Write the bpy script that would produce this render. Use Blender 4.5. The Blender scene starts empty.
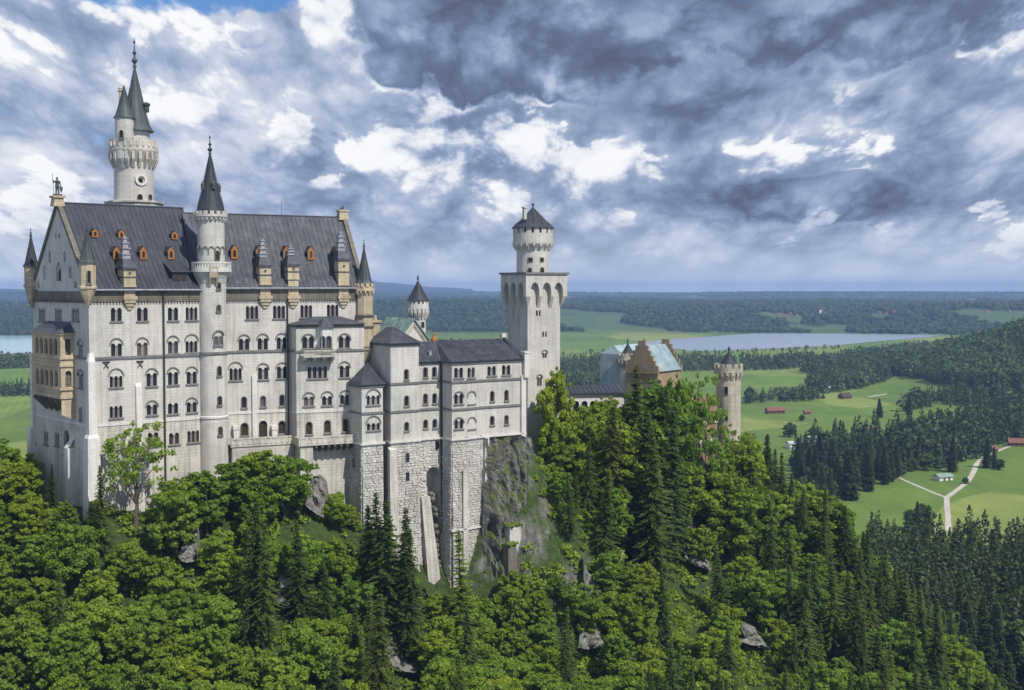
import bpy, bmesh, math, random
import numpy as np
from math import sin, cos, tan, pi, radians, sqrt, atan2, hypot
from mathutils import Vector, Matrix, noise, geometry

random.seed(7)
scene = bpy.context.scene
COL = scene.collection

# ------------------------------------------------------------------ camera
FPX = 1215.0
PITCH = math.atan((345.0 - 287.0) / FPX)
cam_d = bpy.data.cameras.new('camera')
cam_d.sensor_width = 36.0
cam_d.lens = 36.0 * FPX / 1024.0
cam_d.clip_start = 1.0
cam_d.clip_end = 60000.0
cam = bpy.data.objects.new('camera', cam_d)
COL.objects.link(cam)
cam.location = (0, 0, 0)
cam.rotation_euler = (pi / 2 - PITCH, 0, 0)
scene.camera = cam

# ------------------------------------------------------------------ light
SUN_EL = radians(50)
SUN_AZ = atan2(0.69, -0.725)          # clockwise from +Y
sun_d = bpy.data.lights.new('sun', 'SUN')
sun_d.energy = 4.5
sun_d.angle = radians(0.53)
sun_d.color = (1.0, 0.955, 0.88)
sun = bpy.data.objects.new('sun', sun_d)
COL.objects.link(sun)
sdir = Vector((sin(SUN_AZ) * cos(SUN_EL), cos(SUN_AZ) * cos(SUN_EL), sin(SUN_EL)))
sun.rotation_euler = sdir.to_track_quat('Z', 'Y').to_euler()
sun.location = (200, -200, 300)

scene.view_settings.view_transform = 'Standard'
scene.view_settings.look = 'None'
scene.view_settings.exposure = 0.14
scene.view_settings.gamma = 1.0
scene.view_settings.use_curve_mapping = False
scene.render.engine = 'CYCLES'
cy = scene.cycles
cy.max_bounces = 6
cy.diffuse_bounces = 3
cy.glossy_bounces = 2
cy.transmission_bounces = 3
cy.volume_bounces = 0
cy.transparent_max_bounces = 6
cy.caustics_reflective = False
cy.caustics_refractive = False
cy.use_denoising = True
cy.sample_clamp_indirect = 6.0


# ------------------------------------------------------------------ node helpers
class NT:
    def __init__(self, tree):
        self.t = tree
        self.n = tree.nodes
        self.l = tree.links

    def new(self, typ, **kw):
        n = self.n.new(typ)
        for k, v in kw.items():
            setattr(n, k, v)
        return n

    def put(self, sock, v):
        if v is None:
            return
        if isinstance(v, bpy.types.NodeSocket):
            self.l.new(v, sock)
        elif isinstance(v, (tuple, list)):
            v = tuple(v)
            if sock.type == 'RGBA' and len(v) == 3:
                v = v + (1,)
            sock.default_value = v
        else:
            sock.default_value = v

    def math(self, op, a, b=None, c=None, clamp=False):
        n = self.new('ShaderNodeMath', operation=op, use_clamp=clamp)
        self.put(n.inputs[0], a)
        self.put(n.inputs[1], b)
        if c is not None:
            self.put(n.inputs[2], c)
        return n.outputs[0]

    def vmath(self, op, a, b=None):
        n = self.new('ShaderNodeVectorMath', operation=op)
        self.put(n.inputs[0], a)
        self.put(n.inputs[1], b)
        return n.outputs[1] if op in ('LENGTH', 'DOT_PRODUCT', 'DISTANCE') else n.outputs[0]

    def noise(self, vec, scale, detail=6.0, rough=0.55, lac=2.0, dist=0.0, dim='3D'):
        n = self.new('ShaderNodeTexNoise', noise_dimensions=dim)
        self.put(n.inputs['Vector'], vec)
        n.inputs['Scale'].default_value = scale
        n.inputs['Detail'].default_value = detail
        n.inputs['Roughness'].default_value = rough
        n.inputs['Lacunarity'].default_value = lac
        n.inputs['Distortion'].default_value = dist
        return n.outputs[0]

    def maprange(self, v, a, b, c=0.0, d=1.0, smooth=False):
        n = self.new('ShaderNodeMapRange')
        if smooth:
            n.interpolation_type = 'SMOOTHSTEP'
        n.clamp = True
        self.put(n.inputs[0], v)
        for i, x in enumerate((a, b, c, d)):
            n.inputs[i + 1].default_value = x
        return n.outputs[0]

    def mix(self, f, a, b, blend='MIX'):
        n = self.new('ShaderNodeMix', data_type='RGBA', blend_type=blend)
        self.put(n.inputs[0], f)
        self.put(n.inputs[6], a)
        self.put(n.inputs[7], b)
        return n.outputs[2]

    def ramp(self, f, stops, interp='LINEAR'):
        n = self.new('ShaderNodeValToRGB')
        cr = n.color_ramp
        cr.interpolation = interp
        while len(cr.elements) < len(stops):
            cr.elements.new(0.5)
        for e, (p, c) in zip(cr.elements, stops):
            e.position = p
            e.color = tuple(c) + (1,) if len(c) == 3 else c
        self.put(n.inputs[0], f)
        return n.outputs[0]

    def comb(self, x, y, z):
        n = self.new('ShaderNodeCombineXYZ')
        for i, v in enumerate((x, y, z)):
            self.put(n.inputs[i], v)
        return n.outputs[0]

    def sep(self, v):
        n = self.new('ShaderNodeSeparateXYZ')
        self.put(n.inputs[0], v)
        return n.outputs


def cray(px, py):
    a = (px - 512.0) / FPX
    b = (345.0 - py) / FPX
    return Vector((a, b * sin(PITCH) + cos(PITCH), b * cos(PITCH) - sin(PITCH)))


# ------------------------------------------------------------------ sky
world = bpy.data.worlds.new('World')
scene.world = world
world.use_nodes = True
W = NT(world.node_tree)
W.n.clear()
out = W.new('ShaderNodeOutputWorld')
bg = W.new('ShaderNodeBackground')
bg.inputs['Strength'].default_value = 0.1
W.l.new(bg.outputs[0], out.inputs['Surface'])
sky = W.new('ShaderNodeTexSky')
sky.sky_type = 'NISHITA'
sky.sun_disc = False
sky.sun_elevation = SUN_EL
sky.sun_rotation = SUN_AZ
sky.altitude = 900
sky.air_density = 1.0
sky.dust_density = 0.6
sky.ozone_density = 1.6
D = W.new('ShaderNodeTexCoord').outputs['Generated']
dx, dy, dz = W.sep(D)
hz = W.math('SQRT', W.math('ADD', W.math('MULTIPLY', dx, dx), W.math('MULTIPLY', dy, dy)))
el = W.math('DIVIDE', dz, W.math('MAXIMUM', hz, 0.02))
el = W.math('MINIMUM', W.math('MAXIMUM', el, 0.0), 3.0)
az = W.math('ARCTAN2', dx, dy)
OFF = 0.42
k = W.math('DIVIDE', 1.0, W.math('ADD', el, OFF))


def cloudpos(daz, del_):
    kk = W.math('DIVIDE', 1.0, W.math('ADD', el, OFF + del_))
    a = W.math('ADD', az, daz) if daz else az
    return W.comb(W.math('MULTIPLY', a, W.math('MULTIPLY', kk, 1.3)), W.math('MULTIPLY', kk, 0.98), 0.37)


q = cloudpos(0, 0)


def fbm(v, detail=True):
    """heaped cloud: soft masses with rounded heads on them"""
    wv = W.new('ShaderNodeTexNoise', noise_dimensions='2D')
    W.put(wv.inputs['Vector'], v)
    wv.inputs['Scale'].default_value = 4.0
    wv.inputs['Detail'].default_value = 5
    vw = W.vmath('ADD', v, W.vmath('MULTIPLY', W.vmath('SUBTRACT', wv.outputs['Color'], (0.5, 0.5, 0.5)), (0.10, 0.10, 0.10)))
    big = W.noise(vw, 1.5, 3, 0.5, 2.0, dim='2D')
    vo = W.new('ShaderNodeTexVoronoi', voronoi_dimensions='2D')
    vo.feature = 'SMOOTH_F1'
    W.put(vo.inputs['Vector'], vw)
    vo.inputs['Scale'].default_value = 5.0
    vo.inputs['Detail'].default_value = 4.6
    vo.inputs['Roughness'].default_value = 0.52
    vo.inputs['Lacunarity'].default_value = 2.2
    vo.inputs['Smoothness'].default_value = 0.22
    puff = W.math('SUBTRACT', 0.75, vo.outputs['Distance'])
    s = W.math('ADD', W.math('MULTIPLY', big, 0.95), W.math('MULTIPLY', puff, 0.46))
    if not detail:
        return W.math('ADD', s, 0.08), puff
    det = W.noise(vw, 9.0, 6, 0.55, dim='2D')
    return W.math('ADD', s, W.math('MULTIPLY', det, 0.16)), puff


n0, puff0 = fbm(q)
n1, _ = fbm(cloudpos(-0.004, 0.012), False)
n2, _ = fbm(cloudpos(-0.004, 0.034), False)
lit = W.math('ADD', W.math('MULTIPLY', W.math('SUBTRACT', n0, n1), 1.35),
             W.math('MULTIPLY', W.math('SUBTRACT', n0, n2), 0.95))


# the big dark banks and bright heads, by direction (azimuth, elevation)
wn = W.new('ShaderNodeTexNoise', noise_dimensions='2D')
W.put(wn.inputs['Vector'], q)
wn.inputs['Scale'].default_value = 2.4
wn.inputs['Detail'].default_value = 7
wn.inputs['Roughness'].default_value = 0.6
woff = W.vmath('SUBTRACT', wn.outputs['Color'], (0.5, 0.5, 0.5))
wx, wy, _ = W.sep(woff)
azw = W.math('ADD', az, W.math('MULTIPLY', wx, 0.115))
elw = W.math('ADD', el, W.math('MULTIPLY', wy, 0.058))
pw = W.comb(azw, elw, 0.0)


def blob(x0, y0, x1, y1, amp):
    r = cray((x0 + x1) / 2, (y0 + y1) / 2)
    ca, ce = atan2(r.x, r.y), r.z / hypot(r.x, r.y)
    sx = abs(x1 - x0) / 2 / FPX
    sy = abs(y1 - y0) / 2 / FPX
    m = W.new('ShaderNodeMapping')
    m.vector_type = 'TEXTURE'
    W.put(m.inputs['Vector'], pw)
    m.inputs['Location'].default_value = (ca, ce, 0)
    m.inputs['Scale'].default_value = (sx * 1.35, sy * 1.35, 1)
    g = W.new('ShaderNodeTexGradient', gradient_type='SPHERICAL')
    W.l.new(m.outputs[0], g.inputs[0])
    s = W.maprange(g.outputs['Fac'], 0.0, 0.55, 0.0, amp, smooth=True)
    return s


fine = W.noise(q, 9.0, 6, 0.62, dim='2D')
nd0 = W.math('SUBTRACT', n0, 0.60)
fd = W.math('SUBTRACT', fine, 0.5)
edge = W.math('ADD', W.math('MULTIPLY', nd0, 3.0), W.math('MULTIPLY', fd, 0.8))
lift = W.math('ADD', W.math('ADD', W.math('MULTIPLY', lit, 0.2), W.math('MULTIPLY', fd, 0.10)), W.math('MULTIPLY', W.math('SUBTRACT', puff0, 0.33), 0.95))
pw2 = W.comb(W.math('ADD', az, W.math('MULTIPLY', wx, 0.050)), W.math('ADD', el, W.math('MULTIPLY', wy, 0.030)), 0.0)

bright = W.math('ADD', 0.53, W.math('MULTIPLY', lift, 0.52))
bright = W.math('ADD', bright, blob(-260, -80, 460, 280, 0.14))


def heap(x0, y0, x1, y1, dark, light, soft=0.16, rag=1.0):
    """one heap cloud: shaded base, lit head, ragged outline"""
    global bright
    r = cray((x0 + x1) / 2, (y0 + y1) / 2)
    ca, ce = atan2(r.x, r.y), r.z / hypot(r.x, r.y)
    m = W.new('ShaderNodeMapping')
    m.vector_type = 'TEXTURE'
    W.put(m.inputs['Vector'], pw2)
    m.inputs['Location'].default_value = (ca, ce, 0)
    m.inputs['Scale'].default_value = (abs(x1 - x0) / 2 / FPX * 1.12, abs(y1 - y0) / 2 / FPX * 1.12, 1)
    rr = W.vmath('LENGTH', m.outputs[0])
    yy = W.sep(m.outputs[0])[1]
    den = W.math('ADD', W.math('SUBTRACT', 1.0, rr), W.math('MULTIPLY', edge, rag))
    al = W.maprange(den, 0.0, soft, 0.0, 1.0, smooth=True)
    up = W.math('ADD', W.math('ADD', yy, W.math('MULTIPLY', nd0, -1.2)), W.math('MULTIPLY', lit, 2.6))
    # the head is brightest towards the rim
    sh = W.maprange(up, -0.75, 0.75, dark, light, smooth=True)
    sh = W.math('ADD', sh, W.math('MULTIPLY', lift, 0.42))
    bright = W.math('ADD', bright, W.math('MULTIPLY', al, W.math('SUBTRACT', sh, bright)))


for hp in [
    (-160, -90, 330, 120, 0.70, 1.02, 0.3), (220, -40, 460, 85, 0.52, 0.96, 0.35), (-20, 165, 135, 262, 0.52, 0.92, 0.35), (100, 175, 330, 275, 0.46, 0.56, 0.6),
    (10, 80, 135, 170, 0.38, 0.56, 0.5), (200, 85, 420, 210, 0.36, 0.56, 0.5), (130, 78, 240, 142, 0.54, 0.92, 0.4), (262, 102, 308, 146, 0.56, 0.94, 0.25, 0.8), (0, 152, 126, 210, 0.54, 0.94, 0.35), (286, 177, 352, 203, 0.50, 0.90, 0.3, 0.8), (222, 22, 305, 55, 0.40, 0.52, 0.4),
    (560, 100, 1010, 260, 0.36, 0.50, 0.5), (380, 205, 760, 275, 0.40, 0.54, 0.4),
    (370, 80, 610, 220, 0.46, 1.0, 0.28), (490, 130, 720, 210, 0.42, 0.92, 0.3), (640, 115, 915, 205, 0.44, 0.98, 0.3), (920, 10, 1060, 100, 0.46, 0.98, 0.2), (780, 60, 900, 135, 0.36, 0.72, 0.25),
    (380, -90, 1000, 106, 0.10, 0.26, 0.14, 0.32), (570, 40, 830, 146, 0.22, 0.34, 0.2, 0.45), (830, 78, 915, 130, 0.26, 0.42, 0.2, 0.6),
    (600, 168, 980, 232, 0.14, 0.30, 0.16, 0.4), (545, 215, 850, 258, 0.36, 0.50, 0.25, 0.7), (585, 203, 635, 232, 0.5, 0.9, 0.3, 0.9), (925, 188, 1035, 224, 0.50, 0.92, 0.16), (985, 225, 1100, 262, 0.45, 0.78, 0.25),
    (735, 238, 835, 260, 0.46, 0.74, 0.25, 0.7), (540, 240, 700, 262, 0.44, 0.62, 0.3, 0.7), (380, 238, 520, 268, 0.42, 0.58, 0.3, 0.7), (0, 205, 70, 250, 0.5, 0.86, 0.25)]:
    heap(*hp)
bright = W.math('ADD', W.math('MULTIPLY', bright, 0.90), 0.195)
cloud = W.ramp(bright, [(0.0, (0.95, 1.1, 1.75)), (0.16, (1.25, 1.65, 2.65)), (0.34, (2.1, 2.7, 4.15)), (0.5, (3.35, 4.1, 5.7)),
                        (0.66, (5.6, 6.0, 7.1)), (0.82, (7.4, 7.6, 8.1)), (1.0, (8.8, 8.8, 9.0))])
# gaps of blue
gap = W.math('ADD', blob(-40, -40, 440, 14, 0.62), blob(700, 262, 1040, 288, 0.16))
gap = W.math('ADD', gap, blob(300, 205, 480, 262, 0.15))
gap = W.math('ADD', gap, W.math('MULTIPLY', W.math('SUBTRACT', 0.22, n0), 1.6))
gapf = W.maprange(gap, 0.12, 0.42, 0.0, 1.0, smooth=True)
blue = W.mix(W.maprange(el, 0.05, 0.19, 0.95, 0.0), W.mix(1.0, sky.outputs[0], (0.55, 0.78, 1.05), 'MULTIPLY'), (3.6, 4.7, 6.7))
skyc = W.mix(gapf, cloud, blue)
# the thick air low over the plain
hzf = W.maprange(el, 0.0, 0.065, 0.74, 0.0, smooth=True)
skyc = W.mix(hzf, skyc, (5.2, 5.9, 7.1))
# below the horizon the sky reads as distant ground haze
W.l.new(skyc, bg.inputs['Color'])
try:
    world.cycles.sampling_method = 'MANUAL'
    world.cycles.sample_map_resolution = 512
except Exception:
    pass


# ------------------------------------------------------------------ scene helpers
class MB:
    """collects faces, builds one mesh object"""

    def __init__(self):
        self.v = []
        self.f = []
        self.c = None

    def add(self, vs, fs):
        o = len(self.v)
        self.v.extend([tuple(p) for p in vs])
        self.f.extend([tuple(i + o for i in f) for f in fs])

    def box(self, x0, x1, y0, y1, z0, z1):
        self.add([(x0, y0, z0), (x1, y0, z0), (x1, y1, z0), (x0, y1, z0), (x0, y0, z1), (x1, y0, z1), (x1, y1, z1), (x0, y1, z1)],
                 [(0, 3, 2, 1), (4, 5, 6, 7), (0, 1, 5, 4), (1, 2, 6, 5), (2, 3, 7, 6), (3, 0, 4, 7)])

    def frustum(self, a, z0, b, z1):
        """quad rings: a, b are (x0,x1,y0,y1)"""
        self.add([(a[0], a[2], z0), (a[1], a[2], z0), (a[1], a[3], z0), (a[0], a[3], z0),
                  (b[0], b[2], z1), (b[1], b[2], z1), (b[1], b[3], z1), (b[0], b[3], z1)],
                 [(0, 3, 2, 1), (4, 5, 6, 7), (0, 1, 5, 4), (1, 2, 6, 5), (2, 3, 7, 6), (3, 0, 4, 7)])

    def loft(self, rings, cap=True):
        n = len(rings[0])
        vs = [p for r in rings for p in r]
        fs = []
        for i in range(len(rings) - 1):
            for j in range(n):
                a, b = i * n + j, i * n + (j + 1) % n
                fs.append((a, b, b + n, a + n))
        if cap:
            fs.append(tuple(range(n))[::-1])
            fs.append(tuple((len(rings) - 1) * n + j for j in range(n)))
        self.add(vs, fs)

    def prism(self, poly, z0, z1):
        self.loft([[(x, y, z0) for x, y in poly], [(x, y, z1) for x, y in poly]])

    def lathe(self, cx, cy_, prof, n=24, ph=0.0, cap=True):
        self.loft([[(cx + r * cos(ph + 2 * pi * j / n), cy_ + r * sin(ph + 2 * pi * j / n), z) for j in range(n)] for r, z in prof], cap)

    def tube(self, p, q_, r0, r1=None, n=6):
        p, q_ = Vector(p), Vector(q_)
        r1 = r0 if r1 is None else r1
        d = (q_ - p)
        if d.length < 1e-6:
            return
        d.normalize()
        a = d.orthogonal().normalized()
        b = d.cross(a)
        self.loft([[tuple(p + (a * cos(2 * pi * j / n) + b * sin(2 * pi * j / n)) * r0) for j in range(n)],
                   [tuple(q_ + (a * cos(2 * pi * j / n) + b * sin(2 * pi * j / n)) * r1) for j in range(n)]])

    def ball(self, c, r, n=8, m=6, sc=(1, 1, 1)):
        rings = []
        for i in range(1, m):
            t = pi * i / m
            rings.append([(c[0] + sc[0] * r * sin(t) * cos(2 * pi * j / n), c[1] + sc[1] * r * sin(t) * sin(2 * pi * j / n), c[2] - sc[2] * r * cos(t)) for j in range(n)])
        self.loft(rings)

    def mesh(self, name):
        me = bpy.data.meshes.new(name)
        me.from_pydata(self.v, [], self.f)
        me.update()
        return me


ORG = {}


def tag(o, label=None, cat=None, group=None, kind=None):
    if label:
        o['label'] = label
    if cat:
        o['category'] = cat
    if group:
        o['group'] = group
    if kind:
        o['kind'] = kind
    return o


class Frame:
    def __init__(self, x, y, th):
        self.x, self.y, self.th = x, y, th
        self.es = Vector((cos(th), sin(th)))
        self.et = Vector((-sin(th), cos(th)))

    def w(self, s, t):
        return (self.x + s * self.es.x + t * self.et.x, self.y + s * self.es.y + t * self.et.y)

    def local(self, X, Y):
        d = Vector((X - self.x, Y - self.y))
        return d.dot(self.es), d.dot(self.et)

    def z(self, s, t, py):
        """height at which (s,t) shows at picture row py"""
        b = (345.0 - py) / FPX
        Y = self.w(s, t)[1]
        kk = Y / (b * sin(PITCH) + cos(PITCH))
        return kk * (b * cos(PITCH) - sin(PITCH))

    def on(self, px, py, s=None, t=None):
        """the point of the plane s=const or t=const (or z) seen along (px,py) -> (s,t,z)"""
        r = cray(px, py)
        n = self.es if s is not None else self.et
        c = s if s is not None else t
        den = r.x * n.x + r.y * n.y
        kk = (c + self.x * n.x + self.y * n.y) / den
        p = r * kk
        a, b = self.local(p.x, p.y)
        return a, b, p.z

    def plane(self, px, py, A, B, C):
        """the point of the plane through local points A, B, C"""
        def w3(P):
            x, y = self.w(P[0], P[1])
            return Vector((x, y, P[2]))
        a, b, c = w3(A), w3(B), w3(C)
        n = (b - a).cross(c - a)
        r = cray(px, py)
        p = r * (a.dot(n) / r.dot(n))
        s, t = self.local(p.x, p.y)
        return s, t, p.z


def proj(X, Y, Z):
    d = Y * cos(PITCH) - Z * sin(PITCH)
    yv = Y * sin(PITCH) + Z * cos(PITCH)
    return 512 + FPX * X / d, 345 - FPX * yv / d


def thing(name, label, cat, fr, base, group=None):
    o = bpy.data.objects.new(name, None)
    o.empty_display_size = 1.0
    COL.objects.link(o)
    x, y = fr.w(base[0], base[1])
    o.location = (x, y, base[2])
    o.rotation_euler = (0, 0, fr.th)
    ORG[o.name] = Vector(base)
    return tag(o, label, cat, group)


def part(name, mb, m, parent, smooth=False, label=None):
    """mesh given in the frame's coordinates, hung under its thing (or under a part of it)"""
    me = mb.mesh(name)
    o = bpy.data.objects.new(name, me)
    COL.objects.link(o)
    root = parent
    while root.parent:
        root = root.parent
    b = ORG[root.name]
    me.transform(Matrix.Translation(-b))
    if m:
        me.materials.append(m)
    if smooth:
        me.shade_smooth()
    o.parent = parent
    if label:
        o['label'] = label
    return o


def flat(name, mb, m, label=None, cat=None, group=None, kind=None, smooth=False):
    me = mb.mesh(name)
    o = bpy.data.objects.new(name, me)
    COL.objects.link(o)
    if m:
        me.materials.append(m)
    if smooth:
        me.shade_smooth()
    return tag(o, label, cat, group, kind)


# ------------------------------------------------------------------ materials
def mat(name, rough=0.85):
    m = bpy.data.materials.new(name)
    m.use_nodes = True
    t = NT(m.node_tree)
    b = t.n['Principled BSDF']
    b.inputs['Roughness'].default_value = rough
    try:
        b.inputs['Specular IOR Level'].default_value = 0.25
    except Exception:
        pass
    return m, t, b


def ocoord(t):
    return t.new('ShaderNodeTexCoord').outputs['Object']


def bump(t, b, h, strength, dist):
    n = t.new('ShaderNodeBump')
    n.inputs['Strength'].default_value = strength
    n.inputs['Distance'].default_value = dist
    t.put(n.inputs['Height'], h)
    t.l.new(n.outputs[0], b.inputs['Normal'])


def stone(name, c1, c2, cm, bw=1.1, rh=0.45, stain=0.25, streak=0.2, lower=None, rough=0.9, mortar=0.03):
    m, t, b = mat(name, rough)
    o = ocoord(t)
    x, y, z = t.sep(o)
    uv = t.comb(t.math('ADD', x, y), z, 0.0)
    br = t.new('ShaderNodeTexBrick')
    t.put(br.inputs['Vector'], uv)
    t.put(br.inputs['Color1'], c1)
    t.put(br.inputs['Color2'], c2)
    t.put(br.inputs['Mortar'], cm)
    br.inputs['Scale'].default_value = 1.0
    br.inputs['Brick Width'].default_value = bw
    br.inputs['Row Height'].default_value = rh
    br.inputs['Mortar Size'].default_value = mortar
    br.inputs['Bias'].default_value = 0.1
    col = br.outputs['Color']
    if lower:
        # an older, warmer course of stone below a given height
        f = t.math('GREATER_THAN', lower[0], z)
        col = t.mix(t.math('MULTIPLY', f, lower[2]), col, lower[1], 'MULTIPLY')
    n = t.noise(o, 0.16, 8, 0.62)
    col = t.mix(1.0, col, t.ramp(n, [(0.3, (1 - stain,) * 3), (0.6, (1.0, 1.0, 1.0))]), 'MULTIPLY')
    sv = t.comb(t.math('MULTIPLY', t.math('ADD', x, y), 1.3), t.math('MULTIPLY', z, 0.09), x)
    n2 = t.noise(sv, 1.0, 5, 0.6)
    col = t.mix(1.0, col, t.ramp(n2, [(0.33, (1 - streak, 1 - streak, 1 - streak * 0.92)), (0.55, (1.0, 1.0, 1.0))]), 'MULTIPLY')
    n3 = t.noise(o, 3.0, 4, 0.6)
    col = t.mix(0.35, col, t.ramp(n3, [(0.3, (0.72, 0.72, 0.72)), (0.7, (1.15, 1.15, 1.15))]), 'MULTIPLY')
    t.l.new(col, b.inputs['Base Color'])
    bump(t, b, t.math('ADD', br.outputs['Fac'], t.math('MULTIPLY', n3, -0.8)), 0.5, -0.04)
    return m


def plain(name, c, var=0.2, scale=1.5, rough=0.8, spec=None, metal=0.0):
    m, t, b = mat(name, rough)
    o = ocoord(t)
    n = t.noise(o, scale, 6, 0.6)
    col = t.mix(1.0, c, t.ramp(n, [(0.3, (1 - var,) * 3), (0.7, (1 + var * 0.5,) * 3)]), 'MULTIPLY')
    t.l.new(col, b.inputs['Base Color'])
    b.inputs['Metallic'].default_value = metal
    if spec is not None:
        b.inputs['Specular IOR Level'].default_value = spec
    return m


def roofmat(name, c, cs, rough=0.6, seam=1.0, streak=0.36):
    """sheet roof: weather streaks running down the slope, panels between seams"""
    m, t, b = mat(name, rough)
    o = ocoord(t)
    x, y, z = t.sep(o)
    sv = t.comb(t.math('MULTIPLY', x, 0.9), t.math('MULTIPLY', y, 0.9), t.math('MULTIPLY', z, 0.07))
    n = t.noise(sv, 1.0, 7, 0.65)
    col = t.mix(t.maprange(n, 0.45, 0.72, 0.0, streak), c, cs)
    n2 = t.noise(o, 0.35, 5, 0.6)
    col = t.mix(1.0, col, t.ramp(n2, [(0.3, (0.75, 0.75, 0.78)), (0.7, (1.2, 1.2, 1.2))]), 'MULTIPLY')
    # panel to panel tone
    p = t.math('FLOOR', t.math('DIVIDE', t.math('ADD', x, t.math('MULTIPLY', y, 0.0)), seam))
    wn_ = t.new('ShaderNodeTexWhiteNoise', noise_dimensions='2D')
    t.put(wn_.inputs['Vector'], t.comb(p, t.math('FLOOR', t.math('DIVIDE', z, 2.6)), 0.0))
    pv = t.maprange(wn_.outputs[0], 0, 1, 0.88, 1.12)
    col = t.mix(1.0, col, t.comb(pv, pv, pv), 'MULTIPLY')
    t.l.new(col, b.inputs['Base Color'])
    b.inputs['Specular IOR Level'].default_value = 0.35
    return m


M = {}
M['wall'] = stone('grey_limestone', (0.54, 0.518, 0.47), (0.58, 0.557, 0.508), (0.50, 0.479, 0.435), bw=1.4, rh=0.55, stain=0.25, streak=0.22)
M['wall_low'] = stone('warm_limestone', (0.55, 0.522, 0.455), (0.60, 0.57, 0.50), (0.48, 0.457, 0.40), bw=1.6, rh=0.6, stain=0.34, streak=0.36)
M['white'] = stone('white_limestone', (0.62, 0.60, 0.56), (0.66, 0.64, 0.60), (0.54, 0.52, 0.48), stain=0.12, streak=0.18)
M['rustic'] = stone('rustic_stone', (0.50, 0.48, 0.435), (0.60, 0.578, 0.53), (0.44, 0.42, 0.38), bw=1.3, rh=0.7, stain=0.3, streak=0.25)
M['tan'] = stone('tan_stone', (0.45, 0.41, 0.32), (0.52, 0.475, 0.38), (0.38, 0.345, 0.27), bw=1.1, rh=0.5, stain=0.3, streak=0.3)
M['cream'] = stone('cream_sandstone', (0.47, 0.395, 0.265), (0.54, 0.46, 0.32), (0.40, 0.34, 0.23), bw=0.9, rh=0.4, stain=0.3, streak=0.25)
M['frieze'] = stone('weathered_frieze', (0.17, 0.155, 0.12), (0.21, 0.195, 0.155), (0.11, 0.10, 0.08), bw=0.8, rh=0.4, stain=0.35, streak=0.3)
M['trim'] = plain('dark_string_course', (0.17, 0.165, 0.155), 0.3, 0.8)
M['slate'] = roofmat('slate_blue_sheet', (0.036, 0.039, 0.050), (0.075, 0.08, 0.10))
M['slate2'] = roofmat('slate_grey_sheet', (0.050, 0.053, 0.065), (0.12, 0.125, 0.145), streak=0.6)
M['copper'] = roofmat('verdigris_copper', (0.13, 0.20, 0.19), (0.30, 0.44, 0.41), streak=0.9)
M['copper_dark'] = roofmat('dark_verdigris', (0.05, 0.062, 0.062), (0.085, 0.11, 0.107), streak=0.7, seam=0.6)
M['spire'] = roofmat('spire_slate', (0.032, 0.035, 0.045), (0.06, 0.066, 0.078), seam=0.5)
m, t, b = mat('dark_glass', 0.12)
oi = t.new('ShaderNodeObjectInfo')
t.l.new(t.ramp(oi.outputs['Random'], [(0.0, (0.008, 0.008, 0.011)), (0.7, (0.016, 0.016, 0.02)), (0.9, (0.05, 0.05, 0.055)), (1.0, (0.10, 0.09, 0.075))]), b.inputs['Base Color'])  # paler panes have a reflection put into the base colour, random per pane
b.inputs['Specular IOR Level'].default_value = 0.5
M['glass'] = m
M['brownglass'] = plain('brown_window', (0.05, 0.036, 0.022), 0.4, 2.0, 0.5)
M['orange'] = plain('ochre_painted_wood', (0.34, 0.15, 0.045), 0.3, 2.0)
M['iron'] = plain('dark_iron', (0.035, 0.036, 0.038), 0.3, 2.0, 0.6)
M['bronze'] = plain('green_bronze', (0.055, 0.075, 0.062), 0.4, 3.0, 0.6)
M['brick'] = stone('red_brick', (0.29, 0.135, 0.08), (0.36, 0.18, 0.11), (0.34, 0.28, 0.22), bw=0.5, rh=0.22, stain=0.3)
M['ochrebrick'] = stone('ochre_brick', (0.30, 0.225, 0.13), (0.38, 0.285, 0.17), (0.34, 0.29, 0.22), bw=0.5, rh=0.25, stain=0.35)
M['lead'] = plain('weathered_lead', (0.30, 0.31, 0.33), 0.35, 1.2, 0.6)
# ================================================================== the castle
r0 = cray(88.5, 300)
WF = Frame(r0.x * 220 / r0.y, 220.0, radians(41))        # west half of the palace
o2 = WF.w(24.38, 0)
EF = Frame(o2[0], o2[1], radians(27))                     # east half, turned a little
o3 = EF.w(EF.on(352, 400, t=-5)[0], -5)
BF = Frame(o3[0], o3[1], radians(34))                     # bower


class Face:
    """vertical wall plane from p0 to p1, interior on its left"""

    def __init__(self, fr, p0, p1):
        self.fr = fr
        self.p0, self.p1 = Vector(p0), Vector(p1)
        self.d = (self.p1 - self.p0)
        self.L = self.d.length
        self.d.normalize()
        self.n = Vector((-self.d.y, self.d.x))

    def __call__(self, u, z, dep=0.0):
        p = self.p0 + self.d * u + self.n * dep
        return (p.x, p.y, z)

    def pix(self, px, py, dep=0.0):
        fr = self.fr
        p = self.p0 + self.n * dep
        w0 = Vector(fr.w(p.x, p.y))
        nw = fr.es * self.n.x + fr.et * self.n.y
        r = cray(px, py)
        kk = w0.dot(nw) / (r.x * nw.x + r.y * nw.y)
        s, t = fr.local(r.x * kk, r.y * kk)
        return (Vector((s, t)) - self.p0).dot(self.d), r.z * kk


def inside(p, lp):
    c = False
    j = len(lp) - 1
    for i in range(len(lp)):
        if (lp[i][1] > p[1]) != (lp[j][1] > p[1]) and p[0] < (lp[j][0] - lp[i][0]) * (p[1] - lp[i][1]) / (lp[j][1] - lp[i][1]) + lp[i][0]:
            c = not c
        j = i
    return c


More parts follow.
